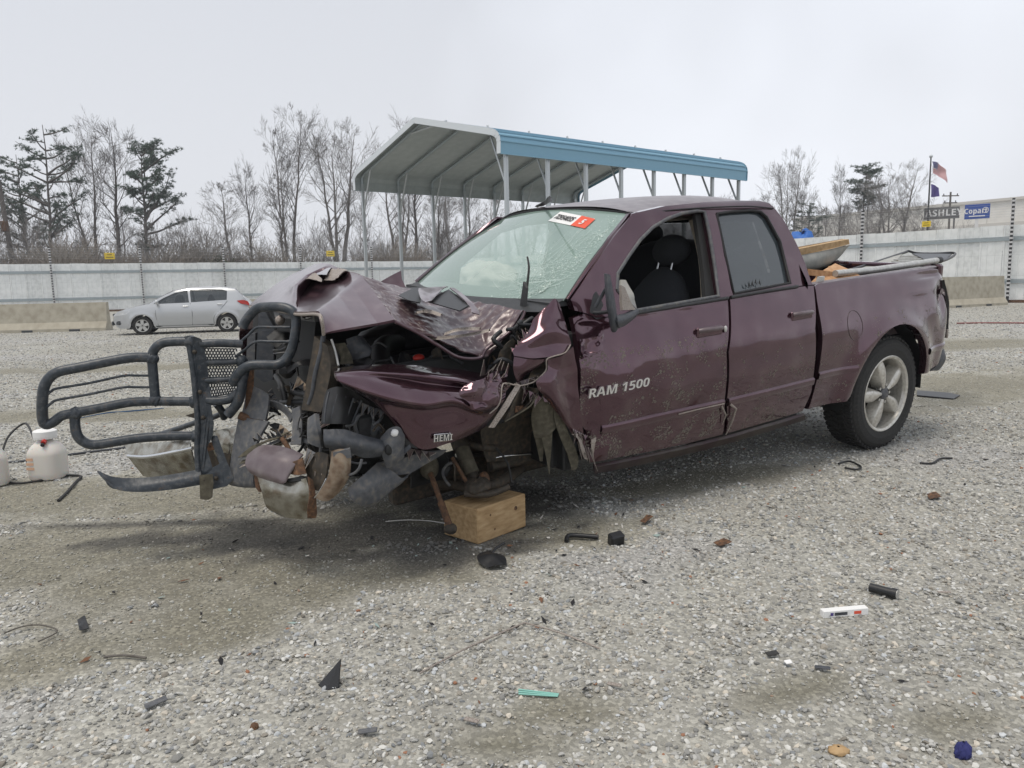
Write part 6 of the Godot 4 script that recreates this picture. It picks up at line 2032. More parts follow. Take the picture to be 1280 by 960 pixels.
	sub("torn_cavity", sheet([[V(3.311, 0.99, -0.97), V(3.227, 0.97, -0.93), V(3.188, 0.962, -0.97)], [V(3.368, 0.917, -0.98), V(3.244, 0.881, -0.9), V(3.232, 0.932, -0.99)], [V(3.434, 0.85, -1), V(3.34, 0.854, -0.97), V(3.249, 0.925, -1)]], 12, 12, 0.006, 5, 0.005), "grimy_steel", G)
	obj("rust_patch", sheet([[V(3.338, 0.895, -0.955), V(3.274, 0.886, -0.945)], [V(3.346, 0.867, -0.965), V(3.277, 0.864, -0.955)]], 8, 8, 0.012, 9, 0.003), mats["rust"], G)
	tube_part("torn_lip", [V(3.432, 0.848, -1.01), V(3.36, 0.864, -1), V(3.286, 0.897, -1.01), V(3.241, 0.942, -1.01)], 0.004, "liner_felt", G, 16, 5)
	# torn wheel arch liner hanging in strips
	sub("arch_liner", sheet([[V(3.214, 0.918, -0.95), V(3.162, 0.924, -0.96), V(3.104, 0.877, -0.96)], [V(3.202, 0.811, -0.9), V(3.154, 0.8, -0.93), V(3.061, 0.777, -0.94)], [V(3.173, 0.695, -0.88), V(3.138, 0.695, -0.91), V(3.097, 0.713, -0.93)]], 14, 12, 0.012, 3, 0.006), "liner_felt", T)
	sub("liner_strip", sheet([[V(3.114, 0.87, -0.96), V(3.061, 0.83, -0.955)], [V(3.099, 0.781, -0.95), V(3.024, 0.725, -0.95)], [V(3.054, 0.672, -0.94), V(2.975, 0.627, -0.945)], [V(3.005, 0.558, -0.94), V(2.945, 0.537, -0.945)], [V(2.985, 0.483, -0.94), V(2.953, 0.484, -0.94)]], 20, 8, 0.012, 3, 0.006), "liner_felt", T)
	sub("liner_strip", sheet([[V(3.151, 0.716, -0.9), V(3.089, 0.73, -0.92)], [V(3.133, 0.644, -0.9), V(3.096, 0.646, -0.92)], [V(3.115, 0.558, -0.9), V(3.097, 0.561, -0.91)], [V(3.107, 0.482, -0.9), V(3.102, 0.48, -0.9)]], 16, 5, 0.008, 3, 0.005), "liner_felt", T)
	sub("liner_strip", sheet([[V(3.168, 0.711, -0.86), V(3.122, 0.698, -0.88)], [V(3.146, 0.62, -0.86), V(3.112, 0.615, -0.87)], [V(3.133, 0.547, -0.86), V(3.118, 0.544, -0.86)]], 12, 5, 0.008, 3, 0.005), "liner_felt", T)
	sub("arch_liner", sheet([[V(3.396, 0.809, -0.72), V(3.199, 0.817, -0.72), V(2.937, 0.816, -0.72), V(2.713, 0.87, -0.72)], [V(3.38, 0.668, -0.68), V(3.167, 0.643, -0.66), V(2.899, 0.613, -0.66), V(2.702, 0.631, -0.7)], [V(3.345, 0.541, -0.66), V(3.16, 0.504, -0.64), V(2.889, 0.465, -0.64), V(2.66, 0.416, -0.68)]], 14, 20, 0.02, 2, 0.01), "grimy_steel", T)
	# dark pillar behind the door gap
	box_part("hinge_pillar", Vector3(2.96, 0.84, -0.86), Vector3(0.10, 0.74, 0.10), "engine_black", T, 0.01)
	# ---- engine bay
	box_part("inner_fender", Vector3(3.55, 0.94, -0.70), Vector3(1.0, 0.40, 0.04), "engine_black", T, 0.01)
	box_part("inner_fender", Vector3(3.55, 0.96, 0.74), Vector3(1.1, 0.60, 0.04), "engine_black", T, 0.01)
	sub("fender_far", sheet([[Vector3(4.15, 1.24, 0.84), Vector3(3.6, 1.27, 0.86), Vector3(2.98, 1.31, 0.90)], [Vector3(4.15, 1.10, 0.96), Vector3(3.6, 1.12, 1.0), Vector3(2.98, 1.15, 0.98)], [Vector3(4.12, 0.85, 0.97), Vector3(3.9, 0.93, 1.0), Vector3(2.98, 0.6, 0.97)]], 10, 16, 0.01, 2, 0.006), "maroon_paint", T)
	var eng := box_part("engine_block", Vector3(3.45, 0.78, 0.05), Vector3(0.62, 0.46, 0.5), "engine_black", T, 0.06)
	for s in [-1.0, 1.0]:
		box_part("valve_cover", Vector3(3.45, 1.02, 0.05 + s * 0.22), Vector3(0.56, 0.13, 0.2), "dark_plastic", eng, 0.04)
	obj("intake_plenum", lump(Vector3(3.45, 1.12, 0.05), Vector3(0.30, 0.10, 0.17), 0.1, 2, 14), mats["dark_plastic"], eng)
	tube_part("intake_hose", [Vector3(3.5, 1.12, -0.05), Vector3(3.7, 1.15, -0.25), Vector3(3.82, 1.08, -0.5)], 0.05, "engine_black", eng, 12)
	box_part("battery", Vector3(3.55, 1.0, -0.55), Vector3(0.27, 0.2, 0.18), "dark_plastic", T, 0.015)
	box_part("fuse_box", Vector3(3.30, 1.05, -0.58), Vector3(0.3, 0.12, 0.16), "grey_plastic", T, 0.02)
	sub("inner_bracket", sheet([[V(4.012, 1.262, -0.55), V(3.947, 1.269, -0.55), V(3.918, 1.235, -0.55)], [V(4.002, 1.199, -0.55), V(3.948, 1.219, -0.58), V(3.905, 1.198, -0.58)], [V(3.998, 1.152, -0.55), V(3.99, 1.159, -0.55), V(3.916, 1.171, -0.6)]], 10, 10, 0.01, 4, 0.006), "grey_plastic", T)
	sub("inner_bracket", sheet([[V(4.102, 1.259, -0.62), V(4.048, 1.259, -0.62)], [V(4.076, 1.199, -0.62), V(4.022, 1.196, -0.62)], [V(4.08, 1.162, -0.62), V(4.014, 1.156, -0.62)]], 8, 6, 0.012, 5, 0.006), "liner_felt", T)
	tube_part("hood_latch_cable", [V(4.128, 1.291, -0.68), V(4.122, 1.235, -0.7), V(4.128, 1.179, -0.74)], 0.006, "aluminium", T, 8, 5)
	obj("red_cap", lump(V(3.673, 1.137, -0.62), Vector3(0.03, 0.018, 0.03), 0.05, 1, 10), mats["lamp_red"], T)
	# clutter along the inner edge between hood and fender
	var g := RandomNumberGenerator.new()
	g.seed = 12
	for k in 7:
		var p: Vector3 = (V(3.337, 1.11, -0.84)).lerp(V(3.214, 1.289, -0.86), k / 6.0)
		var pp := [p]
		for i in 4: pp.append(pp[-1] + Vector3(g.randf_range(-0.07, 0.07), g.randf_range(-0.06, 0.06), g.randf_range(-0.03, 0.03)))
		tube_part("wire_loom", pp, g.randf_range(0.006, 0.013), "debris_black", T, 12, 6)
	sub("inner_flange", sheet([[V(3.142, 1.304, -0.84), V(3.181, 1.3, -0.84)], [V(3.197, 1.231, -0.86), V(3.25, 1.229, -0.86)], [V(3.268, 1.151, -0.86), V(3.343, 1.153, -0.86)], [V(3.291, 1.066, -0.86), V(3.375, 1.07, -0.86)]], 20, 6, 0.025, 4, 0.006), "grimy_steel", T)
	# radiator and shroud
	var rad := sub("radiator", sheet([[V(4.133, 1.293, -0.59), V(4.109, 1.26, -0.682)], [V(4.16, 1.187, -0.584), V(4.114, 1.169, -0.712)], [V(4.191, 1.077, -0.576), V(4.136, 1.076, -0.708)], [V(4.22, 0.958, -0.57), V(4.173, 0.96, -0.697)]], 16, 8, 0.002, 4, 0.05), "grimy_steel", T)
	var fins := MB.new()
	for k in 26:
		var t := k / 25.0
		var a: Vector3 = (V(4.154, 1.241, -0.601)).lerp(V(4.22, 0.977, -0.586), t)
		var b: Vector3 = (V(4.117, 1.212, -0.7)).lerp(V(4.178, 0.977, -0.704), t)
		fins.tube([a, b], 0.004, 4)
	sub("fins", fins, "pocket_dark", rad).set_meta("kind", "stuff")
	tube_part("shroud_edge", [V(4.153, 1.305, -0.648), V(4.173, 1.235, -0.655), V(4.205, 1.135, -0.644), V(4.223, 1.056, -0.641), V(4.241, 0.999, -0.624)], 0.012, "grey_plastic", rad, 20, 8)
	# core support: grey uprights and crossbars behind the guard
	plate_part("core_support", [V(4.216, 1.341, 0.166), V(4.189, 1.361, 0.15), V(4.154, 1.262, 0.116), V(4.194, 0.983, 0.112), V(4.235, 0.972, 0.138), V(4.27, 1.008, 0.165)], Vector3(-0.02, 0, 0.02), "grey_plastic", T)
	plate_part("core_support", [V(4.274, 1.23, 0.216), V(4.238, 1.237, 0.192), V(4.264, 1.048, 0.189), V(4.302, 1.058, 0.215)], Vector3(-0.02, 0, 0.02), "dusty_plastic", T)
	sub("grille_opening", sheet([[V(4.154, 1.325, 0.484), V(4.054, 1.332, 0.178), V(3.984, 1.325, -0.109)], [V(4.183, 1.087, 0.476), V(4.081, 1.092, 0.17), V(4.03, 1.101, -0.103)], [V(4.216, 0.808, 0.468), V(4.112, 0.825, 0.161), V(4.072, 0.848, -0.103)]], 12, 12, 0.01, 2, 0.01), "engine_black", T)
	sub("grille_bar", sheet([[V(4.149, 1.369, 0.065), V(4.082, 1.37, -0.4)], [V(4.149, 1.329, 0.036), V(4.082, 1.339, -0.403)]], 4, 10, 0.006, 4, 0.02), "dusty_plastic", T)
	obj("nose_fitting", lump(V(4.167, 1.322, -0.049), Vector3(0.025, 0.025, 0.025), 0.2, 2, 10), mats["torn_edge"], T)
	obj("nose_fitting", lump(V(4.118, 1.361, -0.353), Vector3(0.03, 0.012, 0.03), 0.2, 2, 10), mats["chrome"], T)
	box_part("horn", V(4.154, 1.056, -0.026), Vector3(0.09, 0.09, 0.09), "dark_plastic", T, 0.03)
	for bp in [[V(4.235, 0.992, -0.16), V(4.195, 0.994, -0.366), V(4.166, 0.999, -0.505)], [V(4.237, 0.919, -0.167), V(4.187, 0.95, -0.377), V(4.159, 0.983, -0.512)], [V(4.231, 1.044, -0.097), V(4.241, 1.015, -0.214), V(4.241, 0.947, -0.245)]]:
		tube_part("support_bar", bp, 0.016, "dark_plastic", T, 10, 7)
	tube_part("broken_pipe", [V(4.201, 0.984, -0.544), V(4.171, 1.009, -0.62)], 0.010, "aluminium", T, 0, 7)
	obj("chrome_scrap", sheet([[V(4.247, 0.909, -0.198), V(4.203, 0.936, -0.248)], [V(4.234, 0.897, -0.231), V(4.193, 0.908, -0.257)]], 6, 6, 0.012, 8, 0.004), mats["chrome"], T)
	obj("chrome_scrap", sheet([[V(4.295, 0.882, -0.145), V(4.257, 0.878, -0.219)], [V(4.295, 0.853, -0.148), V(4.258, 0.866, -0.219)]], 6, 6, 0.01, 8, 0.004), mats["chrome"], T)
	# bent brackets
	sub("bent_bracket", sheet([[V(4.39, 0.955, -0.219), V(4.373, 0.934, -0.232)], [V(4.332, 0.964, -0.28), V(4.314, 0.928, -0.296)], [V(4.293, 0.954, -0.366), V(4.286, 0.907, -0.377)], [V(4.269, 0.911, -0.447), V(4.285, 0.881, -0.44)]], 18, 5, 0.003, 4, 0.008), "dusty_plastic", T)
	sub("bent_bracket", sheet([[V(4.279, 0.954, -0.496), V(4.255, 0.975, -0.545)], [V(4.29, 0.912, -0.529), V(4.267, 0.902, -0.593)], [V(4.313, 0.848, -0.569), V(4.282, 0.852, -0.613)], [V(4.33, 0.813, -0.586), V(4.296, 0.817, -0.632)]], 14, 5, 0.003, 4, 0.008), "dusty_plastic", T)
	# headlamp carrier: vertical duct, bumper beam cover, and mount with hole
	sub("lamp_carrier", sheet([[V(4.22, 1.098, -0.84), V(4.183, 1.113, -0.88), V(4.12, 1.085, -0.86), V(4.034, 1.024, -0.84)], [V(4.236, 1.04, -0.84), V(4.204, 1.046, -0.9), V(4.119, 1.002, -0.84), V(4.049, 0.963, -0.8)], [V(4.262, 0.959, -0.86), V(4.226, 0.966, -0.92), V(4.155, 0.939, -0.86), V(4.1, 0.92, -0.82)]], 18, 18, 0.005, 3, 0.012), "dark_plastic", T)
	sub("lamp_carrier", sheet([[V(4.305, 0.989, -0.86), V(4.285, 1.014, -0.9)], [V(4.323, 0.94, -0.88), V(4.297, 0.962, -0.94)], [V(4.334, 0.9, -0.88), V(4.29, 0.886, -0.92)]], 10, 8, 0.008, 3, 0.02), "dusty_plastic", T)
	sub("bumper_fascia", sheet([[V(4.292, 0.947, -0.94), V(4.209, 0.936, -0.96), V(4.144, 0.904, -0.97), V(4.047, 0.857, -0.96)], [V(4.308, 0.925, -0.98), V(4.227, 0.907, -1), V(4.155, 0.88, -1.01), V(4.058, 0.837, -0.99)], [V(4.29, 0.896, -0.96), V(4.216, 0.864, -0.98), V(4.14, 0.823, -0.98), V(4.063, 0.811, -0.97)]], 14, 24, 0.006, 4, 0.012), "grey_plastic", T)
	var mt := PackedVector2Array()
	sub("lamp_mount", sheet([[V(4.034, 0.87, -0.95), V(4.001, 0.912, -0.97), V(3.967, 0.913, -0.97), V(3.938, 0.862, -0.95)], [V(4.049, 0.834, -0.97), V(4.02, 0.85, -1), V(3.982, 0.84, -0.99), V(3.95, 0.811, -0.96)], [V(4.042, 0.789, -0.97), V(4.02, 0.789, -0.99), V(3.993, 0.791, -0.99), V(3.952, 0.789, -0.96)], [V(4.026, 0.742, -0.96), V(4.015, 0.746, -0.97), V(3.99, 0.759, -0.97), V(3.945, 0.77, -0.95)]], 16, 16, 0.003, 4, 0.01), "dusty_plastic", T)
	for k in 5:
		tube_part("carrier_rib", [(V(4.238, 1.104, -0.9)).lerp(V(4.087, 1.04, -0.88), k / 4.0), (V(4.264, 1.05, -0.92)).lerp(V(4.11, 0.991, -0.87), k / 4.0), (V(4.281, 0.985, -0.93)).lerp(V(4.137, 0.942, -0.87), k / 4.0)], 0.005, "grey_plastic", T, 8, 5)
	obj("mount_hole", lump(V(4.029, 0.83, -1), Vector3(0.020, 0.026, 0.012), 0.05, 1, 12), mats["engine_black"], T)
	obj("white_clip", lump(V(3.997, 0.9, -1), Vector3(0.017, 0.016, 0.012), 0.3, 3, 10), mats["label_white"], T)
	sub("mount_edge", sheet([[V(4.03, 0.742, -0.97), V(3.966, 0.776, -0.97), V(3.904, 0.802, -0.96)], [V(4.024, 0.757, -0.95), V(3.963, 0.789, -0.95), V(3.906, 0.818, -0.95)]], 4, 14, 0.003, 5, 0.014), "grey_plastic", T)
	sub("fender_brace", sheet([[V(3.914, 0.946, -0.93), V(3.861, 0.931, -0.94)], [V(3.927, 0.874, -0.93), V(3.867, 0.846, -0.94)], [V(3.92, 0.813, -0.93), V(3.871, 0.79, -0.94)]], 10, 6, 0.012, 4, 0.008), "dark_plastic", T)
	for wp in [[V(4.163, 0.93, -0.86), V(4.133, 0.94, -0.88), V(4.112, 0.972, -0.88), V(4.074, 0.972, -0.86)], [V(4.111, 0.89, -0.86), V(4.122, 0.935, -0.87), V(4.104, 0.974, -0.88)], [V(4.053, 0.925, -0.9), V(4.021, 0.938, -0.9), V(3.996, 0.958, -0.88), V(4.017, 0.984, -0.88), V(4.047, 0.979, -0.88), V(4.043, 0.947, -0.89)]]:
		tube_part("wire_loom", wp, 0.006, "dusty_plastic", T, 20, 6)
	box_part("relay_box", V(4.067, 0.911, -0.84), Vector3(0.10, 0.11, 0.05), "dark_plastic", T, 0.015)
	sub("dark_liner", sheet([[V(4.083, 1.054, -0.76), V(3.95, 0.983, -0.8), V(3.833, 0.913, -0.84)], [V(4.124, 0.926, -0.74), V(3.99, 0.872, -0.78), V(3.843, 0.813, -0.82)], [V(4.148, 0.793, -0.72), V(4.005, 0.729, -0.74), V(3.841, 0.684, -0.78)]], 12, 16, 0.01, 2, 0.01), "engine_black", T)
	# splash shield hanging low
	sub("splash_shield", sheet([[V(4.211, 0.677, -0.96), V(4.144, 0.718, -0.95), V(4.053, 0.743, -0.9)], [V(4.217, 0.649, -0.98), V(4.139, 0.666, -0.98), V(3.995, 0.698, -0.92)], [V(4.166, 0.6, -0.96), V(4.094, 0.601, -0.95), V(3.922, 0.652, -0.9)], [V(4.107, 0.569, -0.92), V(4.026, 0.592, -0.9), V(3.795, 0.715, -0.86)]], 20, 24, 0.010, 2.2, 0.008), "dusty_plastic", T)
	sub("splash_shield", sheet([[V(4.052, 0.75, -0.9), V(3.935, 0.748, -0.9), V(3.812, 0.752, -0.9), V(3.699, 0.74, -0.9)], [V(3.979, 0.675, -0.88), V(3.883, 0.661, -0.88), V(3.785, 0.694, -0.88), V(3.72, 0.72, -0.88)]], 8, 16, 0.008, 3, 0.008), "dusty_plastic", T)
	sub("arch_liner", sheet([[V(3.76, 0.607, -0.6), V(3.636, 0.609, -0.58), V(3.478, 0.604, -0.55)], [V(3.747, 0.526, -0.58), V(3.632, 0.525, -0.56), V(3.477, 0.529, -0.54)], [V(3.752, 0.462, -0.58), V(3.66, 0.456, -0.56), V(3.555, 0.457, -0.54)]], 14, 14, 0.02, 3, 0.008), "engine_black", T)
	# rusty bumper bracket and chrome bumper end
	sub("bumper_bracket", sheet([[V(4.275, 0.868, -0.988), V(4.253, 0.883, -1.025), V(4.22, 0.878, -1.047)], [V(4.29, 0.824, -1.007), V(4.269, 0.832, -1.056), V(4.231, 0.831, -1.057)], [V(4.311, 0.756, -1.001), V(4.282, 0.765, -1.055), V(4.245, 0.777, -1.054)], [V(4.352, 0.676, -0.959), V(4.326, 0.671, -1), V(4.273, 0.71, -1.019)]], 20, 10, 0.005, 4, 0.008), "rusty_steel", T)
	plate_part("bracket_cap", [V(4.285, 0.874, -1.017), V(4.232, 0.894, -1.073), V(4.231, 0.857, -1.078), V(4.286, 0.844, -1.02)], Vector3(-0.01, 0, 0.02), "dusty_plastic", T)
	tube_part("broken_rod", [V(4.251, 0.777, -1.05), V(4.23, 0.79, -1.087), V(4.215, 0.819, -1.117), V(4.203, 0.855, -1.121)], 0.006, "dusty_plastic", T, 12, 6)
	var be := sub("bumper_end", sheet([[V(4.508, 0.731, -0.647), V(4.452, 0.724, -0.732), V(4.398, 0.72, -0.816), V(4.362, 0.746, -0.885)], [V(4.503, 0.665, -0.681), V(4.459, 0.666, -0.77), V(4.407, 0.671, -0.851), V(4.36, 0.69, -0.904)], [V(4.492, 0.588, -0.685), V(4.45, 0.587, -0.76), V(4.404, 0.592, -0.838), V(4.355, 0.619, -0.891)], [V(4.455, 0.546, -0.689), V(4.431, 0.545, -0.753), V(4.393, 0.548, -0.814), V(4.356, 0.554, -0.873)]], 20, 24, 0.004, 3, 0.006), "dirty_chrome", T)
	sub("rust_edge", sheet([[V(4.364, 0.753, -0.894), V(4.346, 0.735, -0.896)], [V(4.37, 0.68, -0.91), V(4.345, 0.664, -0.905)], [V(4.376, 0.616, -0.889), V(4.338, 0.586, -0.894)], [V(4.375, 0.566, -0.871), V(4.343, 0.564, -0.881)]], 14, 5, 0.003, 5, 0.01), "rust", be)
	sub("rust_edge", sheet([[V(4.511, 0.728, -0.633), V(4.503, 0.724, -0.651)], [V(4.509, 0.673, -0.628), V(4.5, 0.673, -0.658)], [V(4.503, 0.647, -0.647), V(4.496, 0.651, -0.663)]], 8, 4, 0.004, 5, 0.01), "rust", be)
	plate_part("bumper_slot", [V(4.428, 0.73, -0.795), V(4.375, 0.75, -0.863), V(4.372, 0.732, -0.88), V(4.424, 0.721, -0.811)], Vector3(-0.02, -0.02, 0), "engine_black", be)
	sub("rust_edge", sheet([[V(4.407, 0.789, -0.778), V(4.376, 0.808, -0.82), V(4.355, 0.824, -0.845)], [V(4.403, 0.749, -0.797), V(4.383, 0.751, -0.846), V(4.357, 0.76, -0.874)]], 8, 8, 0.012, 5, 0.006), "rust", be)
	# bent maroon valance piece over it
	sub("valance", sheet([[V(4.515, 0.787, -0.539), V(4.462, 0.825, -0.57), V(4.401, 0.828, -0.634), V(4.366, 0.826, -0.729), V(4.342, 0.815, -0.794)], [V(4.535, 0.763, -0.577), V(4.488, 0.795, -0.652), V(4.44, 0.805, -0.731), V(4.403, 0.799, -0.792), V(4.37, 0.807, -0.824)], [V(4.528, 0.74, -0.608), V(4.493, 0.751, -0.702), V(4.458, 0.748, -0.773), V(4.436, 0.739, -0.812), V(4.413, 0.763, -0.813)], [V(4.515, 0.725, -0.618), V(4.485, 0.721, -0.711), V(4.456, 0.716, -0.778), V(4.442, 0.718, -0.811), V(4.429, 0.728, -0.818)]], 24, 26, 0.006, 2.5, 0.006), "faded_paint", T)
	# shredded layers above the valance
	for k in 4:
		var o := k * 4.0
		var mts := ["liner_felt", "dusty_plastic", "liner_felt", "torn_edge"]
		var base := [V(4.499, 0.782, -0.502), V(4.433, 0.829, -0.517), V(4.369, 0.847, -0.532), V(4.311, 0.869, -0.544)]
		var rowA := []
		var rowB := []
		for p in base:
			rowA.append(p + Vector3(0.004 * k, -0.016 * k, 0.0))
			rowB.append(p + Vector3(0.05, -0.016 * k - 0.012, 0.03))
		sub("shredded_layer", sheet([rowA, rowB], 4, 18, 0.012, 5 + k, 0.004), mts[k], T)
	tube_part("rust_hook", [V(4.363, 0.845, -0.561), V(4.354, 0.82, -0.594), V(4.354, 0.789, -0.621), V(4.376, 0.759, -0.634)], 0.012, "rust", T, 12, 7)
	sub("rust_mass", sheet([[V(4.32, 0.801, -0.786), V(4.289, 0.836, -0.863), V(4.263, 0.83, -0.916)], [V(4.324, 0.736, -0.79), V(4.306, 0.775, -0.894), V(4.286, 0.773, -0.955)], [V(4.324, 0.679, -0.796), V(4.321, 0.685, -0.87), V(4.311, 0.684, -0.924)]], 14, 14, 0.02, 4, 0.01), "grimy_steel", T)
	tube_part("drip_edge", [V(4.352, 0.665, -0.924), V(4.335, 0.702, -0.955), V(4.317, 0.743, -0.975), V(4.31, 0.757, -0.978)], 0.004, "chrome", T, 10, 5)
	# tall grey dam panels
	sub("air_dam", sheet([[V(4.448, 0.89, -0.188), V(4.41, 0.882, -0.262), V(4.361, 0.884, -0.39)], [V(4.495, 0.737, -0.198), V(4.463, 0.745, -0.29), V(4.436, 0.774, -0.4)], [V(4.537, 0.592, -0.21), V(4.493, 0.594, -0.311), V(4.462, 0.612, -0.401)], [V(4.529, 0.56, -0.195), V(4.484, 0.571, -0.295), V(4.452, 0.597, -0.386)]], 20, 14, 0.004, 2, 0.012), "dusty_plastic", T)
	sub("air_dam", sheet([[V(4.387, 1.03, -0.164), V(4.356, 1.021, -0.234), V(4.325, 0.996, -0.305)], [V(4.411, 0.941, -0.171), V(4.378, 0.939, -0.252), V(4.341, 0.939, -0.325)], [V(4.436, 0.887, -0.184), V(4.397, 0.881, -0.27), V(4.363, 0.882, -0.341)]], 12, 12, 0.004, 2, 0.012), "dusty_plastic", T)
	sub("underbody_scrap", sheet([[V(4.544, 0.653, 0.185), V(4.463, 0.699, 0.017)], [V(4.553, 0.522, 0.177), V(4.487, 0.56, 0.018)]], 6, 8, 0.02, 4, 0.006), "grimy_steel", T)

# ragged strip of torn sheet metal: teeth of uneven length along a line, with bright broken edges
func jagged(nm: String, a: Vector3, b: Vector3, reach: Vector3, n: int, seed_: int, mt: String, T: Node) -> void:
	var g := RandomNumberGenerator.new()
	g.seed = seed_
	var mb := MB.new()
	var edge := [a]
	var nrm := (b - a).cross(reach).normalized()
	for k in n:
		var t0 := float(k) / n
		var t1 := (k + 1.0) / n
		var p0 := a.lerp(b, t0)
		var p1 := a.lerp(b, t1)
		var tip := a.lerp(b, lerpf(t0, t1, g.randf_range(0.1, 0.9))) + reach * g.randf_range(0.25, 1.1) + nrm * g.randf_range(-0.4, 0.4) * reach.length()
		var mid := p0.lerp(p1, 0.5) + reach * 0.3 + nrm * g.randf_range(-0.1, 0.1) * reach.length()
		for q in [[p0, p1, mid], [p0, mid, tip], [mid, p1, tip]]:
			mb.ftri(q[0], q[1], q[2])
			mb.ftri(q[0] + nrm * 0.0018, q[2] + nrm * 0.0018, q[1] + nrm * 0.0018)
		edge.append(tip)
		edge.append(p1)
	var o := sub(nm, mb, mt, T)
	var em := MB.new()
	em.tube(edge, 0.0016, 4)
	sub("broken_edge", em, "torn_edge", o)

func torn_metal(T: Node3D) -> void:
	var k := 0
	for q in [[V(3.527, 1.076, -0.96), V(3.358, 1.076, -0.92), V(3.438, 1.147, -0.95)], [V(3.519, 1.043, -1), V(3.382, 1.056, -0.97), V(3.429, 1.12, -0.99)], [V(3.473, 0.963, -1.02), V(3.376, 1.021, -1), V(3.5, 1.04, -1.04)], [V(3.34, 1.02, -0.98), V(3.212, 1.032, -0.98), V(3.286, 0.967, -1)], [V(3.295, 0.981, -0.98), V(3.128, 0.897, -0.98), V(3.251, 0.873, -1)], [V(3, 0.723, -0.98), V(2.914, 0.669, -0.99), V(3.003, 0.629, -1.02)], [V(2.971, 0.648, -0.98), V(2.886, 0.595, -0.98), V(2.936, 0.506, -1)], [V(3.324, 1.16, -0.93), V(3.21, 1.243, -0.92), V(3.277, 1.229, -0.9)]]:
		var a: Vector3 = q[0]
		var b: Vector3 = q[1]
		jagged("torn_sheet", a, b, (q[2] as Vector3) - a.lerp(b, 0.5), 5 + k % 3, 100 + k, "maroon_paint" if k % 3 else "muddy_paint", T)
		k += 1
	for q in [[V(4.469, 0.835, -0.492), V(4.362, 0.856, -0.56), V(4.431, 0.89, -0.535)], [V(4.337, 0.888, -0.465), V(4.296, 0.836, -0.581), V(4.367, 0.815, -0.562)], [V(4.318, 0.844, -0.783), V(4.273, 0.813, -0.911), V(4.342, 0.769, -0.895)], [V(4.19, 1.006, -0.608), V(4.192, 0.919, -0.737), V(4.249, 0.951, -0.696)], [V(4.283, 1.001, -0.188), V(4.265, 0.912, -0.258), V(4.351, 0.949, -0.269)], [V(4.198, 1.08, -0.355), V(4.173, 1.022, -0.498), V(4.237, 1.017, -0.456)], [V(4.123, 1.05, -0.86), V(3.995, 0.973, -0.9), V(4.09, 0.972, -0.9)], [V(3.918, 0.8, -0.94), V(3.761, 0.739, -0.92), V(3.861, 0.714, -0.95)]]:
		var a: Vector3 = q[0]
		var b: Vector3 = q[1]
		jagged("torn_scrap", a, b, (q[2] as Vector3) - a.lerp(b, 0.5), 4 + k % 3, 140 + k, ["grey_plastic", "rusty_steel", "dusty_plastic", "muddy_paint"][k % 4], T)
		k += 1

# torn wiring, hoses and bent scraps of sheet and plastic through the crushed nose
func nose_clutter(T: Node3D) -> void:
	var g := RandomNumberGenerator.new()
	g.seed = 31
	var spots := [V(4.149, 1.242, -0.1), V(4.143, 1.13, -0.2), V(4.146, 1.023, -0.3), V(4.204, 0.93, -0.3), V(4.206, 0.931, -0.6), V(4.229, 0.862, -0.7), V(4.068, 0.937, -0.84), V(4.024, 0.877, -0.86), V(4.121, 0.807, -0.8), V(4.277, 0.79, -0.6), V(4.262, 0.717, -0.7), V(4.086, 1.179, -0.6), V(3.887, 1.157, -0.5), V(3.764, 1.135, -0.6), V(3.587, 1.113, -0.68), V(3.44, 1.084, -0.7), V(3.323, 1.073, -0.74), V(3.845, 0.74, -0.84), V(3.585, 0.608, -0.7), V(4.318, 0.787, -0.3), V(4.316, 0.909, -0.2)]
	var kinds := ["debris_black", "grey_plastic", "dark_plastic", "grimy_steel", "dusty_plastic", "rusty_steel", "engine_black"]
	for p in spots:
		for k in 2:
			var q: Vector3 = p + Vector3(g.randf_range(-0.04, 0.04), g.randf_range(-0.05, 0.05), g.randf_range(-0.03, 0.03))
			var pp := [q]
			var d := Vector3(g.randfn(), g.randfn(), g.randfn()).normalized()
			for i in 4:
				d = (d + Vector3(g.randfn(), g.randfn() - 0.3, g.randfn()) * 0.7).normalized()
				pp.append(pp[-1] + d * g.randf_range(0.02, 0.05))
			tube_part("torn_wire", pp, g.randf_range(0.0025, 0.008), kinds[g.randi() % 5], T, 14, 5)
		var c: Vector3 = p + Vector3(g.randf_range(-0.03, 0.03), g.randf_range(-0.05, 0.05), g.randf_range(0.0, 0.06))
		var e := Vector3(g.randfn(), g.randfn(), g.randfn()).normalized() * g.randf_range(0.03, 0.08)
		var f := e.cross(Vector3(g.randfn(), g.randfn(), g.randfn())).normalized() * g.randf_range(0.02, 0.05)
		var n := e.cross(f).normalized() * 0.03
		sub("bent_scrap", sheet([[c - e - f, c - e * 0.3 - f + n, c + e - f * 0.4], [c - e, c + n * 1.3, c + e * 0.9 + n], [c - e * 0.8 + f, c + f * 1.1 + n, c + e + f]], 8, 8, 0.012, 6, 0.004, 0.4), kinds[g.randi() % kinds.size()], T)

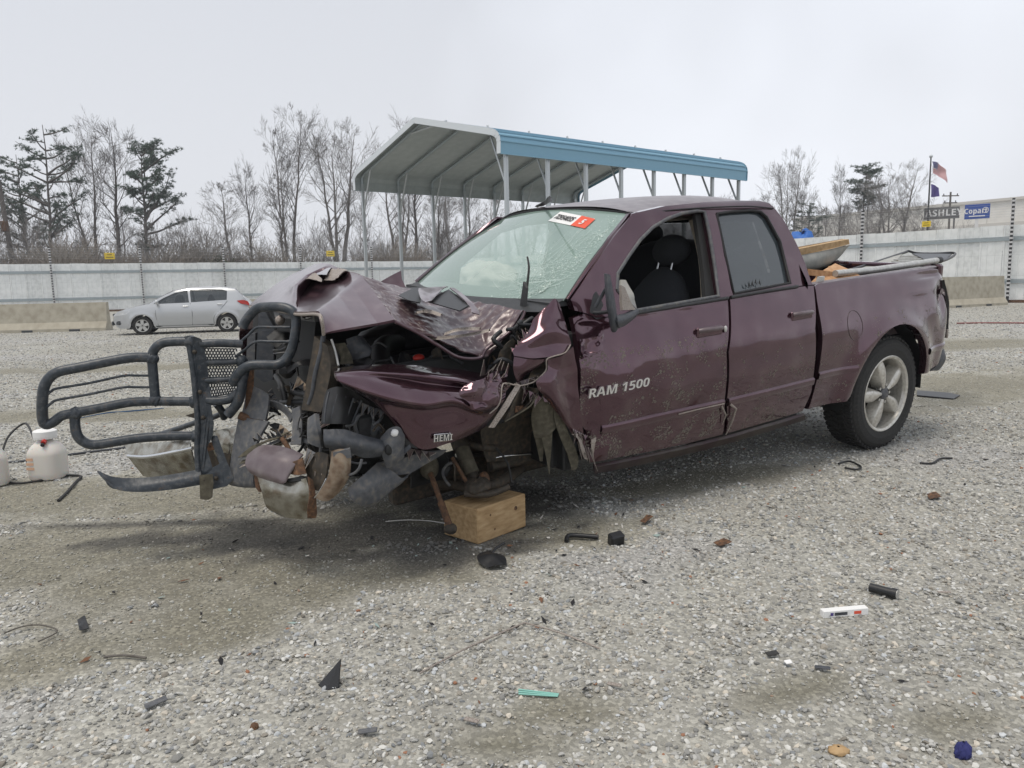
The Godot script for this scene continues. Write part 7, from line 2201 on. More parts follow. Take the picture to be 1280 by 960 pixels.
func truck_guard(T: Node3D) -> void:
	var G := Node3D.new()
	G.name = called(T, "grille_guard")
	T.add_child(G)
	G.set_meta("label", "twisted black tubular grille guard torn off to one side")
	var tb := func(nm: String, pts: Array, r: float, n: int) -> void:
		tube_part(nm, pts, r, "guard_coat", G, n, 12)
	tb.call("hoop", [V(5.259, 0.943, 0.061), V(5.262, 0.987, 0.056), V(5.248, 1.077, 0.045), V(5.231, 1.131, 0.04), V(5.201, 1.168, 0.036), V(5.161, 1.187, 0.024), V(5.084, 1.196, 0.01), V(4.952, 1.212, -0.014), V(4.869, 1.218, -0.032), V(4.79, 1.21, -0.049)], 0.0235, 50)
	tb.call("crossbar", [V(5.265, 0.961, 0.056), V(5.252, 0.943, 0.057), V(5.226, 0.953, 0.041), V(5.188, 0.979, 0.031), V(5.139, 0.985, 0.024), V(5.048, 0.994, 0.001), V(4.931, 1.006, -0.026), V(4.848, 1.004, -0.045), V(4.636, 0.983, -0.126)], 0.0225, 44)
	tb.call("hoop", [V(4.802, 0.999, -0.064), V(4.795, 1.103, -0.057), V(4.789, 1.191, -0.051), V(4.781, 1.232, -0.052), V(4.761, 1.261, -0.062), V(4.729, 1.276, -0.07), V(4.679, 1.278, -0.09), V(4.62, 1.274, -0.117)], 0.0225, 40)
	tb.call("hoop", [V(5.136, 0.983, 0.021), V(5.143, 0.915, 0.019), V(5.139, 0.877, 0.012), V(5.121, 0.847, 0.009), V(5.085, 0.827, -0.005), V(5.007, 0.827, -0.021), V(4.906, 0.833, -0.05), V(4.79, 0.83, -0.09), V(4.651, 0.815, -0.135)], 0.0225, 44)
	tb.call("thin_bar", [V(5.232, 1.084, 0.035), V(5.211, 1.099, 0.035), V(5.184, 1.109, 0.031), V(5.063, 1.119, 0), V(4.924, 1.137, -0.029), V(4.864, 1.131, -0.033), V(4.802, 1.124, -0.05)], 0.006, 30)
	tb.call("thin_bar", [V(5.24, 1.029, 0.035), V(5.219, 1.044, 0.034), V(5.192, 1.056, 0.03), V(5.07, 1.067, -0), V(4.932, 1.083, -0.03), V(4.872, 1.076, -0.034), V(4.809, 1.069, -0.052)], 0.006, 30)
	# flat upright with its foot
	plate_part("upright", [V(4.629, 1.301, -0.108), V(4.615, 1.299, -0.142), V(4.589, 1.285, -0.148), V(4.576, 1.201, -0.142), V(4.578, 1.064, -0.143), V(4.58, 0.969, -0.165), V(4.601, 0.945, -0.165), V(4.634, 0.878, -0.163), V(4.633, 0.987, -0.152), V(4.629, 1.149, -0.137)], Vector3(-0.012, 0, -0.005), "guard_coat", G)
	tube_part("upright_edge", [V(4.631, 1.302, -0.119), V(4.629, 1.169, -0.135), V(4.636, 0.995, -0.149), V(4.644, 0.879, -0.157), V(4.662, 0.761, -0.157), V(4.674, 0.638, -0.175)], 0.014, "guard_coat", G, 20, 8)
	plate_part("upright_foot", [V(4.64, 0.937, -0.153), V(4.589, 0.968, -0.171), V(4.588, 0.874, -0.182), V(4.602, 0.811, -0.18), V(4.632, 0.757, -0.166), V(4.623, 0.661, -0.194), V(4.669, 0.626, -0.18), V(4.666, 0.762, -0.155)], Vector3(-0.012, 0, -0.005), "guard_coat", G)
	plate_part("upright_foot", [V(4.598, 0.81, -0.159), V(4.58, 0.812, -0.182), V(4.561, 0.695, -0.219), V(4.542, 0.605, -0.253), V(4.578, 0.57, -0.246), V(4.64, 0.56, -0.218), V(4.675, 0.606, -0.178), V(4.638, 0.649, -0.186), V(4.58, 0.675, -0.209)], Vector3(-0.012, 0, -0.005), "guard_coat", G)
	plate_part("mount_tab", [V(4.678, 0.644, -0.22), V(4.636, 0.646, -0.247), V(4.638, 0.602, -0.251), V(4.651, 0.532, -0.25), V(4.668, 0.521, -0.24), V(4.69, 0.526, -0.225)], Vector3(-0.012, 0, -0.005), "liner_felt", G)
	# bars between the uprights and the perforated mesh panels
	tb.call("crossbar", [V(4.582, 1.259, -0.132), V(4.507, 1.257, -0.157), V(4.398, 1.242, -0.182)], 0.020, 10)
	tb.call("crossbar", [V(4.585, 1.169, -0.128), V(4.507, 1.162, -0.156), V(4.402, 1.156, -0.189)], 0.014, 8)
	tb.call("crossbar", [V(4.586, 1.08, -0.137), V(4.507, 1.077, -0.165), V(4.431, 1.073, -0.191)], 0.014, 8)
	tb.call("crossbar", [V(4.589, 0.983, -0.145), V(4.529, 0.978, -0.173), V(4.486, 0.985, -0.188), V(4.448, 1.013, -0.199)], 0.022, 14)
	for band in [[V(4.574, 1.237, -0.116), V(4.424, 1.22, -0.168), V(4.575, 1.179, -0.121), V(4.44, 1.17, -0.163)], [V(4.576, 1.15, -0.111), V(4.427, 1.138, -0.174), V(4.574, 1.091, -0.119), V(4.434, 1.083, -0.176)], [V(4.577, 1.064, -0.12), V(4.444, 1.052, -0.173), V(4.58, 0.994, -0.126), V(4.46, 1.005, -0.167)]]:
		var mb := MB.new()
		var n := 11
		var m := 4
		var at := func(u: float, v: float) -> Vector3:
			return (band[0] as Vector3).lerp(band[1], u).lerp((band[2] as Vector3).lerp(band[3], u), v)
		for j in m:
			for i in n:
				# one hexagonal hole: bars along its upper edges and one side
				var u0 := (i + (0.5 if j % 2 else 0.0)) / n
				var u1 := u0 + 0.5 / n
				var u2 := u0 + 1.0 / n
				if u2 > 1.0: continue
				var v0 := float(j) / m
				var v1 := (j + 0.3) / m
				var v2 := (j + 1.0) / m
				mb.tube([at.call(u0, v1), at.call(u1, v0), at.call(u2, v1)], 0.0034, 4)
				mb.tube([at.call(u0, v1), at.call(u0, v2)], 0.0034, 4)
				if j == m - 1: mb.tube([at.call(u0, v2), at.call(u2, v2)], 0.0034, 4)
				if i == n - 1 or u2 + 0.9 / n > 1.0: mb.tube([at.call(u2, v1), at.call(u2, v2)], 0.0034, 4)
		sub("mesh_panel", mb, "guard_coat", G)
	# hoop on the driver's side, pushed back against the nose
	tb.call("hoop", [V(4.474, 1.065, -0.224), V(4.455, 1.107, -0.256), V(4.431, 1.139, -0.28), V(4.397, 1.154, -0.3), V(4.344, 1.152, -0.324), V(4.293, 1.148, -0.345), V(4.26, 1.16, -0.354), V(4.231, 1.188, -0.358), V(4.21, 1.233, -0.367), V(4.193, 1.298, -0.371), V(4.18, 1.353, -0.361), V(4.186, 1.388, -0.353), V(4.203, 1.407, -0.328), V(4.231, 1.416, -0.297), V(4.274, 1.416, -0.245), V(4.308, 1.41, -0.199), V(4.334, 1.387, -0.172), V(4.362, 1.348, -0.146), V(4.379, 1.314, -0.139)], 0.0235, 80)
	tb.call("thin_bar", [V(4.415, 1.243, -0.171), V(4.373, 1.285, -0.206), V(4.336, 1.321, -0.238), V(4.277, 1.322, -0.289), V(4.206, 1.32, -0.347)], 0.0065, 24)
	tb.call("thin_bar", [V(4.435, 1.181, -0.164), V(4.397, 1.218, -0.21), V(4.356, 1.256, -0.257), V(4.291, 1.256, -0.311), V(4.22, 1.253, -0.357)], 0.0065, 24)
	tb.call("upright", [V(4.418, 1.129, -0.254), V(4.434, 1.079, -0.249), V(4.447, 1.021, -0.246), V(4.464, 0.969, -0.229), V(4.497, 0.921, -0.201), V(4.511, 0.906, -0.193)], 0.024, 20)
	tube_part("rusty_stub", [V(4.458, 0.899, -0.204), V(4.418, 0.877, -0.233), V(4.371, 0.859, -0.266)], 0.020, "rust", G, 8, 9)
	plate_part("rust_strip", [V(4.394, 1.117, -0.199), V(4.374, 1.116, -0.211), V(4.396, 0.967, -0.214), V(4.418, 0.888, -0.208), V(4.429, 0.909, -0.198)], Vector3(-0.01, 0, 0), "rust", G)
	tb.call("brace", [V(4.755, 0.736, 0.333), V(4.68, 0.776, 0.228), V(4.608, 0.824, 0.102), V(4.533, 0.86, 0.009), V(4.476, 0.904, -0.072)], 0.014, 16)
	plate_part("brace_tab", [V(4.664, 0.88, 0.049), V(4.619, 0.908, -0.026), V(4.617, 0.871, -0.031)], Vector3(-0.01, 0, 0.01), "grimy_steel", G)
	tb.call("brace", [V(4.542, 0.954, -0.119), V(4.522, 0.92, -0.112), V(4.505, 0.869, -0.081)], 0.018, 8)
	for w in [V(4.787, 1.206, -0.051), V(4.801, 1.007, -0.063), V(4.64, 0.984, -0.129), V(4.655, 0.816, -0.138), V(4.623, 1.274, -0.115), V(5.133, 0.983, 0.019), V(4.412, 1.157, -0.182), V(4.438, 1.074, -0.187)]:
		obj("weld", lump(w, Vector3(0.030, 0.030, 0.030), 0.25, 3.0, 10), mats["guard_coat"], G)
	for w in [V(4.614, 1.227, -0.15), V(4.617, 1.035, -0.17), V(4.62, 0.911, -0.181), V(4.657, 0.616, -0.225), V(4.607, 0.615, -0.234)]:
		obj("bolt", lump(w, Vector3(0.011, 0.011, 0.011), 0.1, 2.0, 8), mats["grimy_steel"], G)
	# low skid blade
	sub("skid_blade", sheet([[V(5.092, 0.72, -0.096), V(5.036, 0.684, -0.113), V(4.956, 0.66, -0.12), V(4.823, 0.649, -0.149), V(4.664, 0.65, -0.169)], [V(5.076, 0.695, -0.134), V(5.033, 0.656, -0.142), V(4.958, 0.631, -0.158), V(4.821, 0.627, -0.188), V(4.667, 0.625, -0.206)], [V(5.049, 0.657, -0.143), V(5.015, 0.629, -0.157), V(4.945, 0.608, -0.169), V(4.812, 0.596, -0.197), V(4.671, 0.593, -0.206)]], 10, 40, 0.001, 2, 0.008), "guard_coat", G)
	# dented chrome bumper seen through the guard
	var cb := sub("bumper_bar", sheet([[V(4.892, 0.634, 0.652), V(4.819, 0.653, 0.51), V(4.722, 0.685, 0.33), V(4.632, 0.71, 0.19)], [V(4.897, 0.586, 0.601), V(4.825, 0.602, 0.46), V(4.727, 0.645, 0.281), V(4.639, 0.686, 0.131)], [V(4.886, 0.566, 0.58), V(4.814, 0.582, 0.439), V(4.725, 0.622, 0.265), V(4.636, 0.656, 0.126)], [V(4.834, 0.452, 0.594), V(4.786, 0.462, 0.467), V(4.703, 0.505, 0.297), V(4.623, 0.547, 0.178)]], 18, 24, 0.005, 2.5, 0.008), "dirty_chrome", T)
	tube_part("bumper_crease", [V(4.899, 0.58, 0.59), V(4.825, 0.599, 0.436), V(4.727, 0.646, 0.257), V(4.639, 0.691, 0.107)], 0.011, "chrome", cb, 14, 6)
	sub("bumper_bar", sheet([[V(4.533, 0.739, 0.188), V(4.476, 0.76, 0.104), V(4.413, 0.784, 0.017)], [V(4.535, 0.685, 0.135), V(4.48, 0.69, 0.051), V(4.445, 0.716, -0.017)], [V(4.522, 0.62, 0.119), V(4.481, 0.622, 0.045), V(4.46, 0.65, -0.014)]], 12, 12, 0.012, 4, 0.008), "dirty_chrome", T)
	obj("rust_scrap", sheet([[V(4.613, 0.73, -0.001), V(4.563, 0.744, -0.032)], [V(4.611, 0.688, -0.007), V(4.562, 0.703, -0.038)]], 6, 6, 0.01, 6, 0.004), mats["rust"], T)

# ------------------------------------------------------------------ silver hatchback in the distance
const CARPROF := [[0.15, -0.76], [0.30, -0.80], [0.45, -0.825], [0.62, -0.84], [0.80, -0.835], [0.92, -0.80], [1.00, -0.765], [1.20, -0.685], [1.40, -0.59], [1.50, -0.50]]

func car_z(x: float, y: float) -> float:
	var z := prof_z(CARPROF, y)
	z += 0.20 * smoothstep(1.45, 2.2, x) ** 2 + 0.16 * smoothstep(-1.5, -2.15, x) ** 2
	var d1 := Vector2(x - 1.30, y - 0.31).length()
	var d2 := Vector2(x + 1.30, y - 0.31).length()
	z -= 0.02 * (exp(-((d1 - 0.38) / 0.06) ** 2) + exp(-((d2 - 0.38) / 0.06) ** 2))
	return z

func build_hatchback() -> void:
	var fwd := Vector3(-0.955, 0, 0.297)
	var T := thing("hatchback", "silver five door hatchback parked by the concrete barrier", "car", V(-10.247, 0, -23.742))
	T.basis = Basis(fwd, Vector3.UP, Vector3(-fwd.z, 0, fwd.x)) * Basis.from_scale(Vector3.ONE * 0.925)
	var arch := func(cx: float) -> Array:
		var a := []
		for k in 13:
			var t := lerpf(0.0, PI, k / 12.0)
			a.append(Vector2(cx + cos(t) * 0.345, 0.30 + sin(t) * 0.36))
		return a
	var bot := [Vector2(1.98, 0.22), Vector2(1.70, 0.22)]
	bot.append_array(arch.call(1.30))
	bot.append_array([Vector2(0.9, 0.22), Vector2(-0.9, 0.22)])
	bot.append_array(arch.call(-1.30))
	bot.append_array([Vector2(-1.7, 0.24), Vector2(-1.98, 0.26)])
	# top line from nose to tail
	var top := [Vector2(2.10, 0.30), Vector2(2.17, 0.45), Vector2(2.15, 0.62), Vector2(2.03, 0.74), Vector2(1.75, 0.85), Vector2(1.4, 0.94), Vector2(1.08, 1.00), Vector2(0.66, 1.24), Vector2(0.32, 1.40), Vector2(-0.1, 1.485), Vector2(-0.7, 1.515), Vector2(-1.25, 1.49), Vector2(-1.62, 1.43), Vector2(-1.85, 1.18), Vector2(-2.03, 0.98), Vector2(-2.12, 0.80), Vector2(-2.14, 0.50), Vector2(-2.08, 0.30)]
	var ol := PackedVector2Array()
	for i in range(bot.size() - 1, -1, -1): ol.append(bot[i])
	for p in top: ol.append(p)
	var w1 := PackedVector2Array([Vector2(0.93, 1.00), Vector2(0.62, 1.19), Vector2(0.28, 1.345), Vector2(-0.12, 1.425), Vector2(-0.16, 1.02)])
	var w2 := PackedVector2Array([Vector2(-0.22, 1.025), Vector2(-0.19, 1.435), Vector2(-0.7, 1.455), Vector2(-1.20, 1.43), Vector2(-1.36, 1.38), Vector2(-1.34, 1.08)])
	for s in [-1.0, 1.0]:
		var zf := func(x: float, y: float) -> float: return -s * car_z(x, y)
		var b := sub("body_side", panel(ol, [w1, w2], zf, 0.06, 0.05, s), "silver_paint", T)
		for w in [w1, w2]:
			sub("side_glass", panel(w, [], func(x: float, y: float) -> float: return -s * (car_z(x, y) + 0.015), 0.1, 0.0, s), "car_glass", b)
		for sx in [[Vector2(0.80, 0.97), Vector2(0.88, 0.7), Vector2(0.82, 0.30)], [Vector2(-0.19, 1.01), Vector2(-0.24, 0.7), Vector2(-0.22, 0.28)], [Vector2(-1.36, 1.05), Vector2(-1.20, 0.85), Vector2(-0.92, 0.55), Vector2(-0.90, 0.30)]]:
			var pp := []
			for p in sx: pp.append(Vector3(p.x, p.y, -s * (car_z(p.x, p.y) - 0.001)))
			tube_part("door_seam", pp, 0.007, "dock_dark", b, 8, 4)
		var sl := []
		for i in 9:
			var x := lerpf(0.9, -0.9, i / 8.0)
			sl.append([Vector3(x, 0.285, -s * (car_z(x, 0.285) - 0.004)), Vector3(x, 0.20, -s * (car_z(x, 0.2) + 0.02))])
		var sm := MB.new()
		sm.surf(sl)
		sub("sill", sm, "dock_dark", b)
		for hx in [-0.05, -1.12]:
			var z: float = -s * (car_z(hx, 0.90) - 0.018)
			box_part("door_handle", Vector3(hx, 0.90 if hx > -0.5 else 0.94, z), Vector3(0.17, 0.035, 0.03), "silver_paint", b, 0.012)
		obj("door_mirror", lump(Vector3(0.80, 1.06, -s * -0.93), Vector3(0.06, 0.085, 0.11), 0.05, 1, 12), mats["silver_paint"], b)
		tube_part("mirror_arm", [Vector3(0.80, 1.0, s * 0.78), Vector3(0.80, 1.03, s * 0.9)], 0.025, "silver_paint", b, 0, 6)
		# head and tail lamps
		sub("headlamp", sheet([[Vector3(1.62, 0.80, -s * (car_z(1.62, 0.80) - 0.005)), Vector3(1.85, 0.79, -s * (car_z(1.85, 0.79) - 0.008)), Vector3(2.06, 0.70, -s * (car_z(2.0, 0.71) - 0.01))], [Vector3(1.75, 0.70, -s * (car_z(1.75, 0.70) - 0.006)), Vector3(1.92, 0.66, -s * (car_z(1.92, 0.66) - 0.010)), Vector3(2.12, 0.63, -s * (car_z(2.08, 0.63) - 0.01))]], 4, 8, 0.0, 1, 0.01), "lamp_clear", b)
		sub("tail_lamp", sheet([[Vector3(-1.66, 1.04, -s * (car_z(-1.66, 1.02) - 0.008)), Vector3(-1.86, 1.06, -s * (car_z(-1.84, 1.0) - 0.012)), Vector3(-2.00, 1.00, -s * (car_z(-1.98, 0.97) - 0.012))], [Vector3(-1.78, 0.94, -s * (car_z(-1.78, 0.94) - 0.008)), Vector3(-1.95, 0.90, -s * (car_z(-1.95, 0.90) - 0.012)), Vector3(-2.09, 0.84, -s * (car_z(-2.07, 0.84) - 0.012))]], 4, 8, 0.0, 1, 0.02), "lamp_red", b)
	# strip over the top between the sides
	var strip := func(a: int, e: int, nm: String, mt: String, lift: float) -> void:
		var rows := []
		for i in range(a, e + 1):
			for k in (3 if i < e else 1):
				var p: Vector2 = top[i] if k == 0 else (top[i] as Vector2).lerp(top[i + 1], k / 3.0)
				var w := -car_z(p.x, p.y)
				var r := []
				for j in 13:
					var s := j / 6.0 - 1
					var c := 1 - s * s
					var fb := 0.10 * smoothstep(1.7, 2.15, p.x) * c - 0.08 * smoothstep(-1.8, -2.12, p.x) * c + 0.05 * c * (1.0 if p.x > 0.2 and p.x < 1.2 else 0.0)
					r.append(Vector3(p.x + fb, p.y + 0.035 * c + lift, s * w))
				rows.append(r)
		var mb := MB.new()
		mb.surf(rows)
		sub(nm, mb, mt, T)
	strip.call(0, 6, "hood", "silver_paint", 0.0)
	strip.call(6, 8, "windscreen", "car_glass", 0.0)
	strip.call(8, 12, "roof", "silver_paint", 0.0)
	strip.call(12, 13, "rear_window", "car_glass", 0.0)
	strip.call(13, 17, "tailgate", "silver_paint", 0.0)
	box_part("grille", Vector3(2.215, 0.66, 0), Vector3(0.06, 0.10, 0.62), "dock_dark", T, 0.02)
	box_part("air_intake", Vector3(2.23, 0.40, 0), Vector3(0.06, 0.14, 1.0), "dock_dark", T, 0.02)
	for s in [-1.0, 1.0]:
		box_part("fog_lamp_bezel", Vector3(2.03, 0.41, s * 0.66), Vector3(0.18, 0.13, 0.06), "dock_dark", T, 0.02, Basis(Vector3.UP, s * 0.75))
	box_part("underbody", Vector3(0, 0.24, 0), Vector3(3.6, 0.1, 1.4), "dock_dark", T, 0.02)
	box_part("cabin_floor", Vector3(-0.2, 0.34, 0), Vector3(2.4, 0.06, 1.35), "dash_grey", T, 0.02)
	box_part("dashboard", Vector3(0.85, 0.90, 0), Vector3(0.35, 0.16, 1.3), "dash_grey", T, 0.05)
	for st in [[0.2, -0.36], [0.2, 0.36], [-0.8, 0.0]]:
		obj("seat", lump(Vector3(st[0], 1.0, st[1]), Vector3(0.12, 0.28, 0.24 if st[1] != 0.0 else 0.6), 0.04, 1, 10), mats["seat_cloth"], T)
	for wx in [1.30, -1.30]:
		for s in [-1.0, 1.0]:
			var w := Node3D.new()
			w.name = called(T, "wheel")
			T.add_child(w)
			w.position = Vector3(wx, 0.305, s * 0.74)
			var bs := Basis(Vector3(1, 0, 0), Vector3(0, 0, s), Vector3(0, -s, 0))
			var ty := MB.new()
			ty.lathe([[0.19, 0.085], [0.28, 0.095], [0.305, 0.07], [0.305, -0.07], [0.28, -0.095], [0.19, -0.085]], Vector3.ZERO, bs, 32)
			sub("tyre", ty, "rubber", w)
			var rm := MB.new()
			rm.lathe([[0.205, 0.09], [0.20, 0.10], [0.185, 0.085], [0.18, 0.05], [0.001, 0.05]], Vector3.ZERO, bs, 28)
			var rn := sub("rim", rm, "pocket_dark", w)
			var rg := MB.new()
			rg.lathe([[0.205, 0.088], [0.203, 0.104], [0.186, 0.100], [0.184, 0.088]], Vector3.ZERO, bs, 28)
			sub("rim_ring", rg, "aluminium", rn)
			for k in 5:
				var a := TAU * k / 5 + PI / 2
				var sp := MB.new()
				var d := bs * Vector3(cos(a), 0, sin(a))
				var e := bs * Vector3(-sin(a), 0, cos(a))
				var u := bs.y * 0.092
				sp.plate([d * 0.02 + e * 0.04 + u, d * 0.195 + e * 0.055 + u, d * 0.195 - e * 0.055 + u, d * 0.02 - e * 0.04 + u], -bs.y * 0.02)
				sub("spoke", sp, "aluminium", rn)

# ------------------------------------------------------------------ things in the truck bed and on the ground
func bed_thing(nm: String, label: String, cat: String, base: Vector3) -> Node3D:
	var tf := Transform3D(Basis(Vector3(-0.83537, -0.06274, 0.54609), Vector3(-0.01527, 0.99573, 0.09104), Vector3(-0.54947, 0.06772, -0.83276)), V(2.287, 0.063, -6.287))
	var t := thing(nm, label, cat, tf * base)
	t.basis = tf.basis
	t.set_meta("shift", base)
	return t

func bp(t: Node3D, nm: String, mb: MB, mt: String) -> MeshInstance3D:
	var base: Vector3 = t.get_meta("shift")
	for i in mb.v.size(): mb.v[i] -= base
	return sub(nm, mb, mt, t)

func tubes(pts: Array, r: float, n := 0, sides := 8) -> MB:
	var mb := MB.new()
	mb.tube(path(pts, n) if n > 0 else pts, r, sides)
	return mb

func plates(pts: Array, back: Vector3) -> MB:
	var mb := MB.new()
	mb.plate(pts, back)
	return mb

func ground_thing(nm: String, label: String, cat: String, mb: MB, m: Material, part := "body", group := "") -> Node3D:
	# recentre the thing on its own base
	var lo := mb.v[0]
	var hi := mb.v[0]
	for p in mb.v:
		lo = lo.min(p); hi = hi.max(p)
	var base := Vector3((lo.x + hi.x) / 2, lo.y, (lo.z + hi.z) / 2)
	for i in mb.v.size(): mb.v[i] -= base
	var t := thing(nm, label, cat, base, 0.0, group)
	obj(part, mb, m, t)
	return t

func gy(p: Vector3, up := 0.008) -> Vector3:
	return Vector3(p.x, height_at(p.x, p.z) + up, p.z)

func build_small_things() -> void:
	# ---- bed load
	var t := bed_thing("tub", "grey moulded tub with a wooden rim lying in the truck bed", "tub", Vector3(0.75, 0.82, 0.3))
	var z0 := 0.10
	var hull := [[V(-0.048, 1.378, 0.1), V(-0.313, 1.382, 0.1), V(-0.556, 1.395, 0.1), V(-0.85, 1.413, 0.12), V(-1.103, 1.434, 0.16)], [V(-0.025, 1.328, 0.08), V(-0.291, 1.317, 0.08), V(-0.533, 1.328, 0.08), V(-0.833, 1.351, 0.12), V(-1.077, 1.392, 0.18)], [V(-0.054, 1.285, 0.1), V(-0.351, 1.257, 0.12), V(-0.597, 1.261, 0.12), V(-0.863, 1.291, 0.16), V(-1.07, 1.341, 0.22)], [V(-0.321, 1.245, 0.3), V(-0.603, 1.225, 0.3), V(-0.837, 1.223, 0.3), V(-1.003, 1.256, 0.3), V(-1.121, 1.307, 0.3)]]
	bp(t, "shell", sheet(hull, 16, 24, 0.004, 3, 0.012), "tub_shell")
	var far := []
	for r in hull:
		var q := []
		for p in r: q.append(Vector3(p.x - 0.02, p.y, 0.95 - p.z))
		far.append(q)
	bp(t, "shell", sheet(far, 12, 16, 0.004, 3, 0.012), "tub_shell")
	bp(t, "rim_board", plates([V(0.013, 1.428, 0.08), V(-0.281, 1.438, 0.08), V(-1.004, 1.483, 0.1), V(-1.021, 1.439, 0.1), V(-0.731, 1.413, 0.08), V(-0.285, 1.384, 0.08), V(0.009, 1.376, 0.08)], Vector3(0, 0.0, 0.06)), "raw_wood")
	bp(t, "rim_board", plates([V(0.013, 1.428, 0.08) + Vector3(0, 0.002, 0.06), V(-1.004, 1.483, 0.1) + Vector3(0, 0.002, 0.06), V(-1.004, 1.483, 0.1) + Vector3(-0.01, -0.02, 0.16), V(0.013, 1.428, 0.08) + Vector3(0, -0.02, 0.16)], Vector3(0, -0.02, 0)), "raw_wood")
	t = bed_thing("plywood_sheet", "orange brown plywood offcuts lying in the truck bed", "plywood", Vector3(0.6, 0.9, -0.4))
	bp(t, "sheet", plates([V(0.798, 1.27, -0.77), V(0.416, 1.34, -0.627), V(0.088, 1.36, -0.497), V(0.228, 1.33, -0.707), V(0.2, 1.28, -0.792)], Vector3(0, -0.02, 0)), "plywood")
	bp(t, "offcut", plates([V(0.654, 1.22, -0.683), V(0.497, 1.3, -0.621), V(0.299, 1.3, -0.692), V(0.272, 1.25, -0.765)], Vector3(0, -0.02, 0)), "plywood")
	t = bed_thing("wooden_board", "short reddish board resting across the corner of the bed rail", "board", Vector3(0.8, 1.33, -0.75))
	bp(t, "board", plates([V(0.708, 1.369, -0.7), V(0.412, 1.326, -0.72), V(0.418, 1.287, -0.72), V(0.704, 1.325, -0.7)], Vector3(0, 0.0, 0.05)), "plywood")
	t = bed_thing("metal_pole", "pale grey metal pole lying along the top of the bed rail", "pole", Vector3(0.2, 1.34, -0.75))
	bp(t, "tube", tubes([V(0.451, 1.319, -0.74), V(-0.002, 1.312, -0.74), V(-0.429, 1.316, -0.74), V(-0.905, 1.325, -0.74)], 0.024, 16, 12), "aluminium")
	bp(t, "end_cap", tubes([V(-0.905, 1.325, -0.74), V(-0.953, 1.325, -0.74)], 0.028, 0, 10), "dark_plastic")
	t = bed_thing("rail_bracket", "small bright metal bracket bolted at the front of the bed rail", "bracket", Vector3(0.88, 1.32, -0.86))
	bp(t, "foot", plates([V(0.879, 1.288, -0.88), V(0.757, 1.289, -0.88), V(0.756, 1.275, -0.88), V(0.878, 1.275, -0.88)], Vector3(0, 0, 0.05)), "aluminium")
	bp(t, "arm", plates([V(0.839, 1.284, -0.87), V(0.817, 1.33, -0.87), V(0.764, 1.331, -0.87), V(0.769, 1.284, -0.87)], Vector3(0, 0, 0.02)), "aluminium")
	t = bed_thing("screen_frame", "black edged screen frame sticking up from the back of the bed", "frame", Vector3(-0.2, 1.3, 0.1))
	bp(t, "edge", tubes([V(-0.336, 1.27, -0.35), V(-1.355, 1.272, 0), V(-2.301, 1.287, 0.3), V(-2.429, 1.292, 0.33), V(-2.529, 1.266, 0.3), V(-2.812, 1.247, 0.25), V(-3.054, 1.242, 0.2), V(-2.888, 1.229, 0.1), V(-2.148, 1.242, -0.2), V(-1.39, 1.271, -0.5)], 0.013, 40, 6), "debris_black")
	bp(t, "screen", plates([V(-2.438, 1.271, 0.3), V(-3.039, 1.234, 0.2), V(-2.132, 1.251, -0.2), V(-1.422, 1.279, -0.4)], Vector3(0, -0.01, 0)), "grey_plastic")
	bp(t, "panel", plates([V(-0.437, 1.261, -0.3), V(-1.656, 1.28, 0.1), V(-2.169, 1.284, 0.25), V(-1.444, 1.269, -0.1), V(-0.512, 1.26, -0.4)], Vector3(0, -0.01, 0)), "tub_shell")
	for k in 5:
		var a: Vector3 = (V(-1.996, 1.272, 0.2)).lerp(V(-0.908, 1.284, -0.35), k / 4.0)
		var b: Vector3 = (V(-2.447, 1.247, 0.1)).lerp(V(-1.2, 1.274, -0.45), k / 4.0)
		bp(t, "slat", tubes([a, b], 0.007, 0, 5), "aluminium")
	t = bed_thing("black_crate", "dark flat crate corner behind the plywood in the bed", "crate", Vector3(0.35, 1.2, 0.2))
	bp(t, "lid", plates([V(-0.995, 1.296, 0.2), V(-1.324, 1.26, 0.2), V(-0.957, 1.255, 0), V(-0.741, 1.276, 0)], Vector3(0, -0.12, 0)), "debris_black")
	var bn := 0
	for q in [[V(-0.085, 1.272, -0.55), V(-1.109, 1.269, -0.5), "pale thin board lying beside the metal pole in the bed", "raw_wood"], [V(-0.573, 1.247, -0.2), V(-1.77, 1.242, 0.1), "long pale board lying under the black edged screen frame", "raw_wood"], [V(-0.626, 1.263, 0), V(-1.488, 1.222, 0.35), "short brown board stacked on the plywood in the bed", "plywood"], [V(-0.101, 1.281, -0.65), V(-1.106, 1.282, -0.6), "grey weathered board beside the bed rail", "tub_shell"]]:
		var a: Vector3 = q[0]
		var b: Vector3 = q[1]
		t = bed_thing("wooden_board", q[2], "board", a)
		var d := (b - a).normalized()
		var bd := MB.new()
		bd.cbox((a + b) / 2, Vector3((b - a).length(), 0.018, 0.07), 0.003, Basis(d, (Vector3.UP - d * d.y).normalized(), d.cross((Vector3.UP - d * d.y).normalized())))
		bp(t, "board", bd, q[3])
		bn += 1
	# ---- wooden block under the suspension
	var f0 := V(-0.188, 0, -3.553)
	var ax := (V(0.056, 0, -3.821) - f0)
	var L := ax.length()
	var ex := ax.normalized()
	var ez := ex.cross(Vector3.UP)
	if ez.dot(V(-0.328, 0, -3.781) - f0) < 0: ez = -ez
	t = thing("wooden_block", "square cut yellow timber block propping up the wrecked truck", "block", f0 + ex * L / 2 + ez * 0.12 + Vector3(0, -0.004, 0))
	t.basis = Basis(ex, Vector3.UP, ex.cross(Vector3.UP))
	var mb := MB.new()
	mb.cbox(Vector3(0, 0.09, 0), Vector3(L, 0.18, 0.25), 0.006)
	var bw: StandardMaterial3D = (mats["raw_wood"] as StandardMaterial3D).duplicate()
	bw.uv1_scale = Vector3(1.6, 6.0, 6.0)
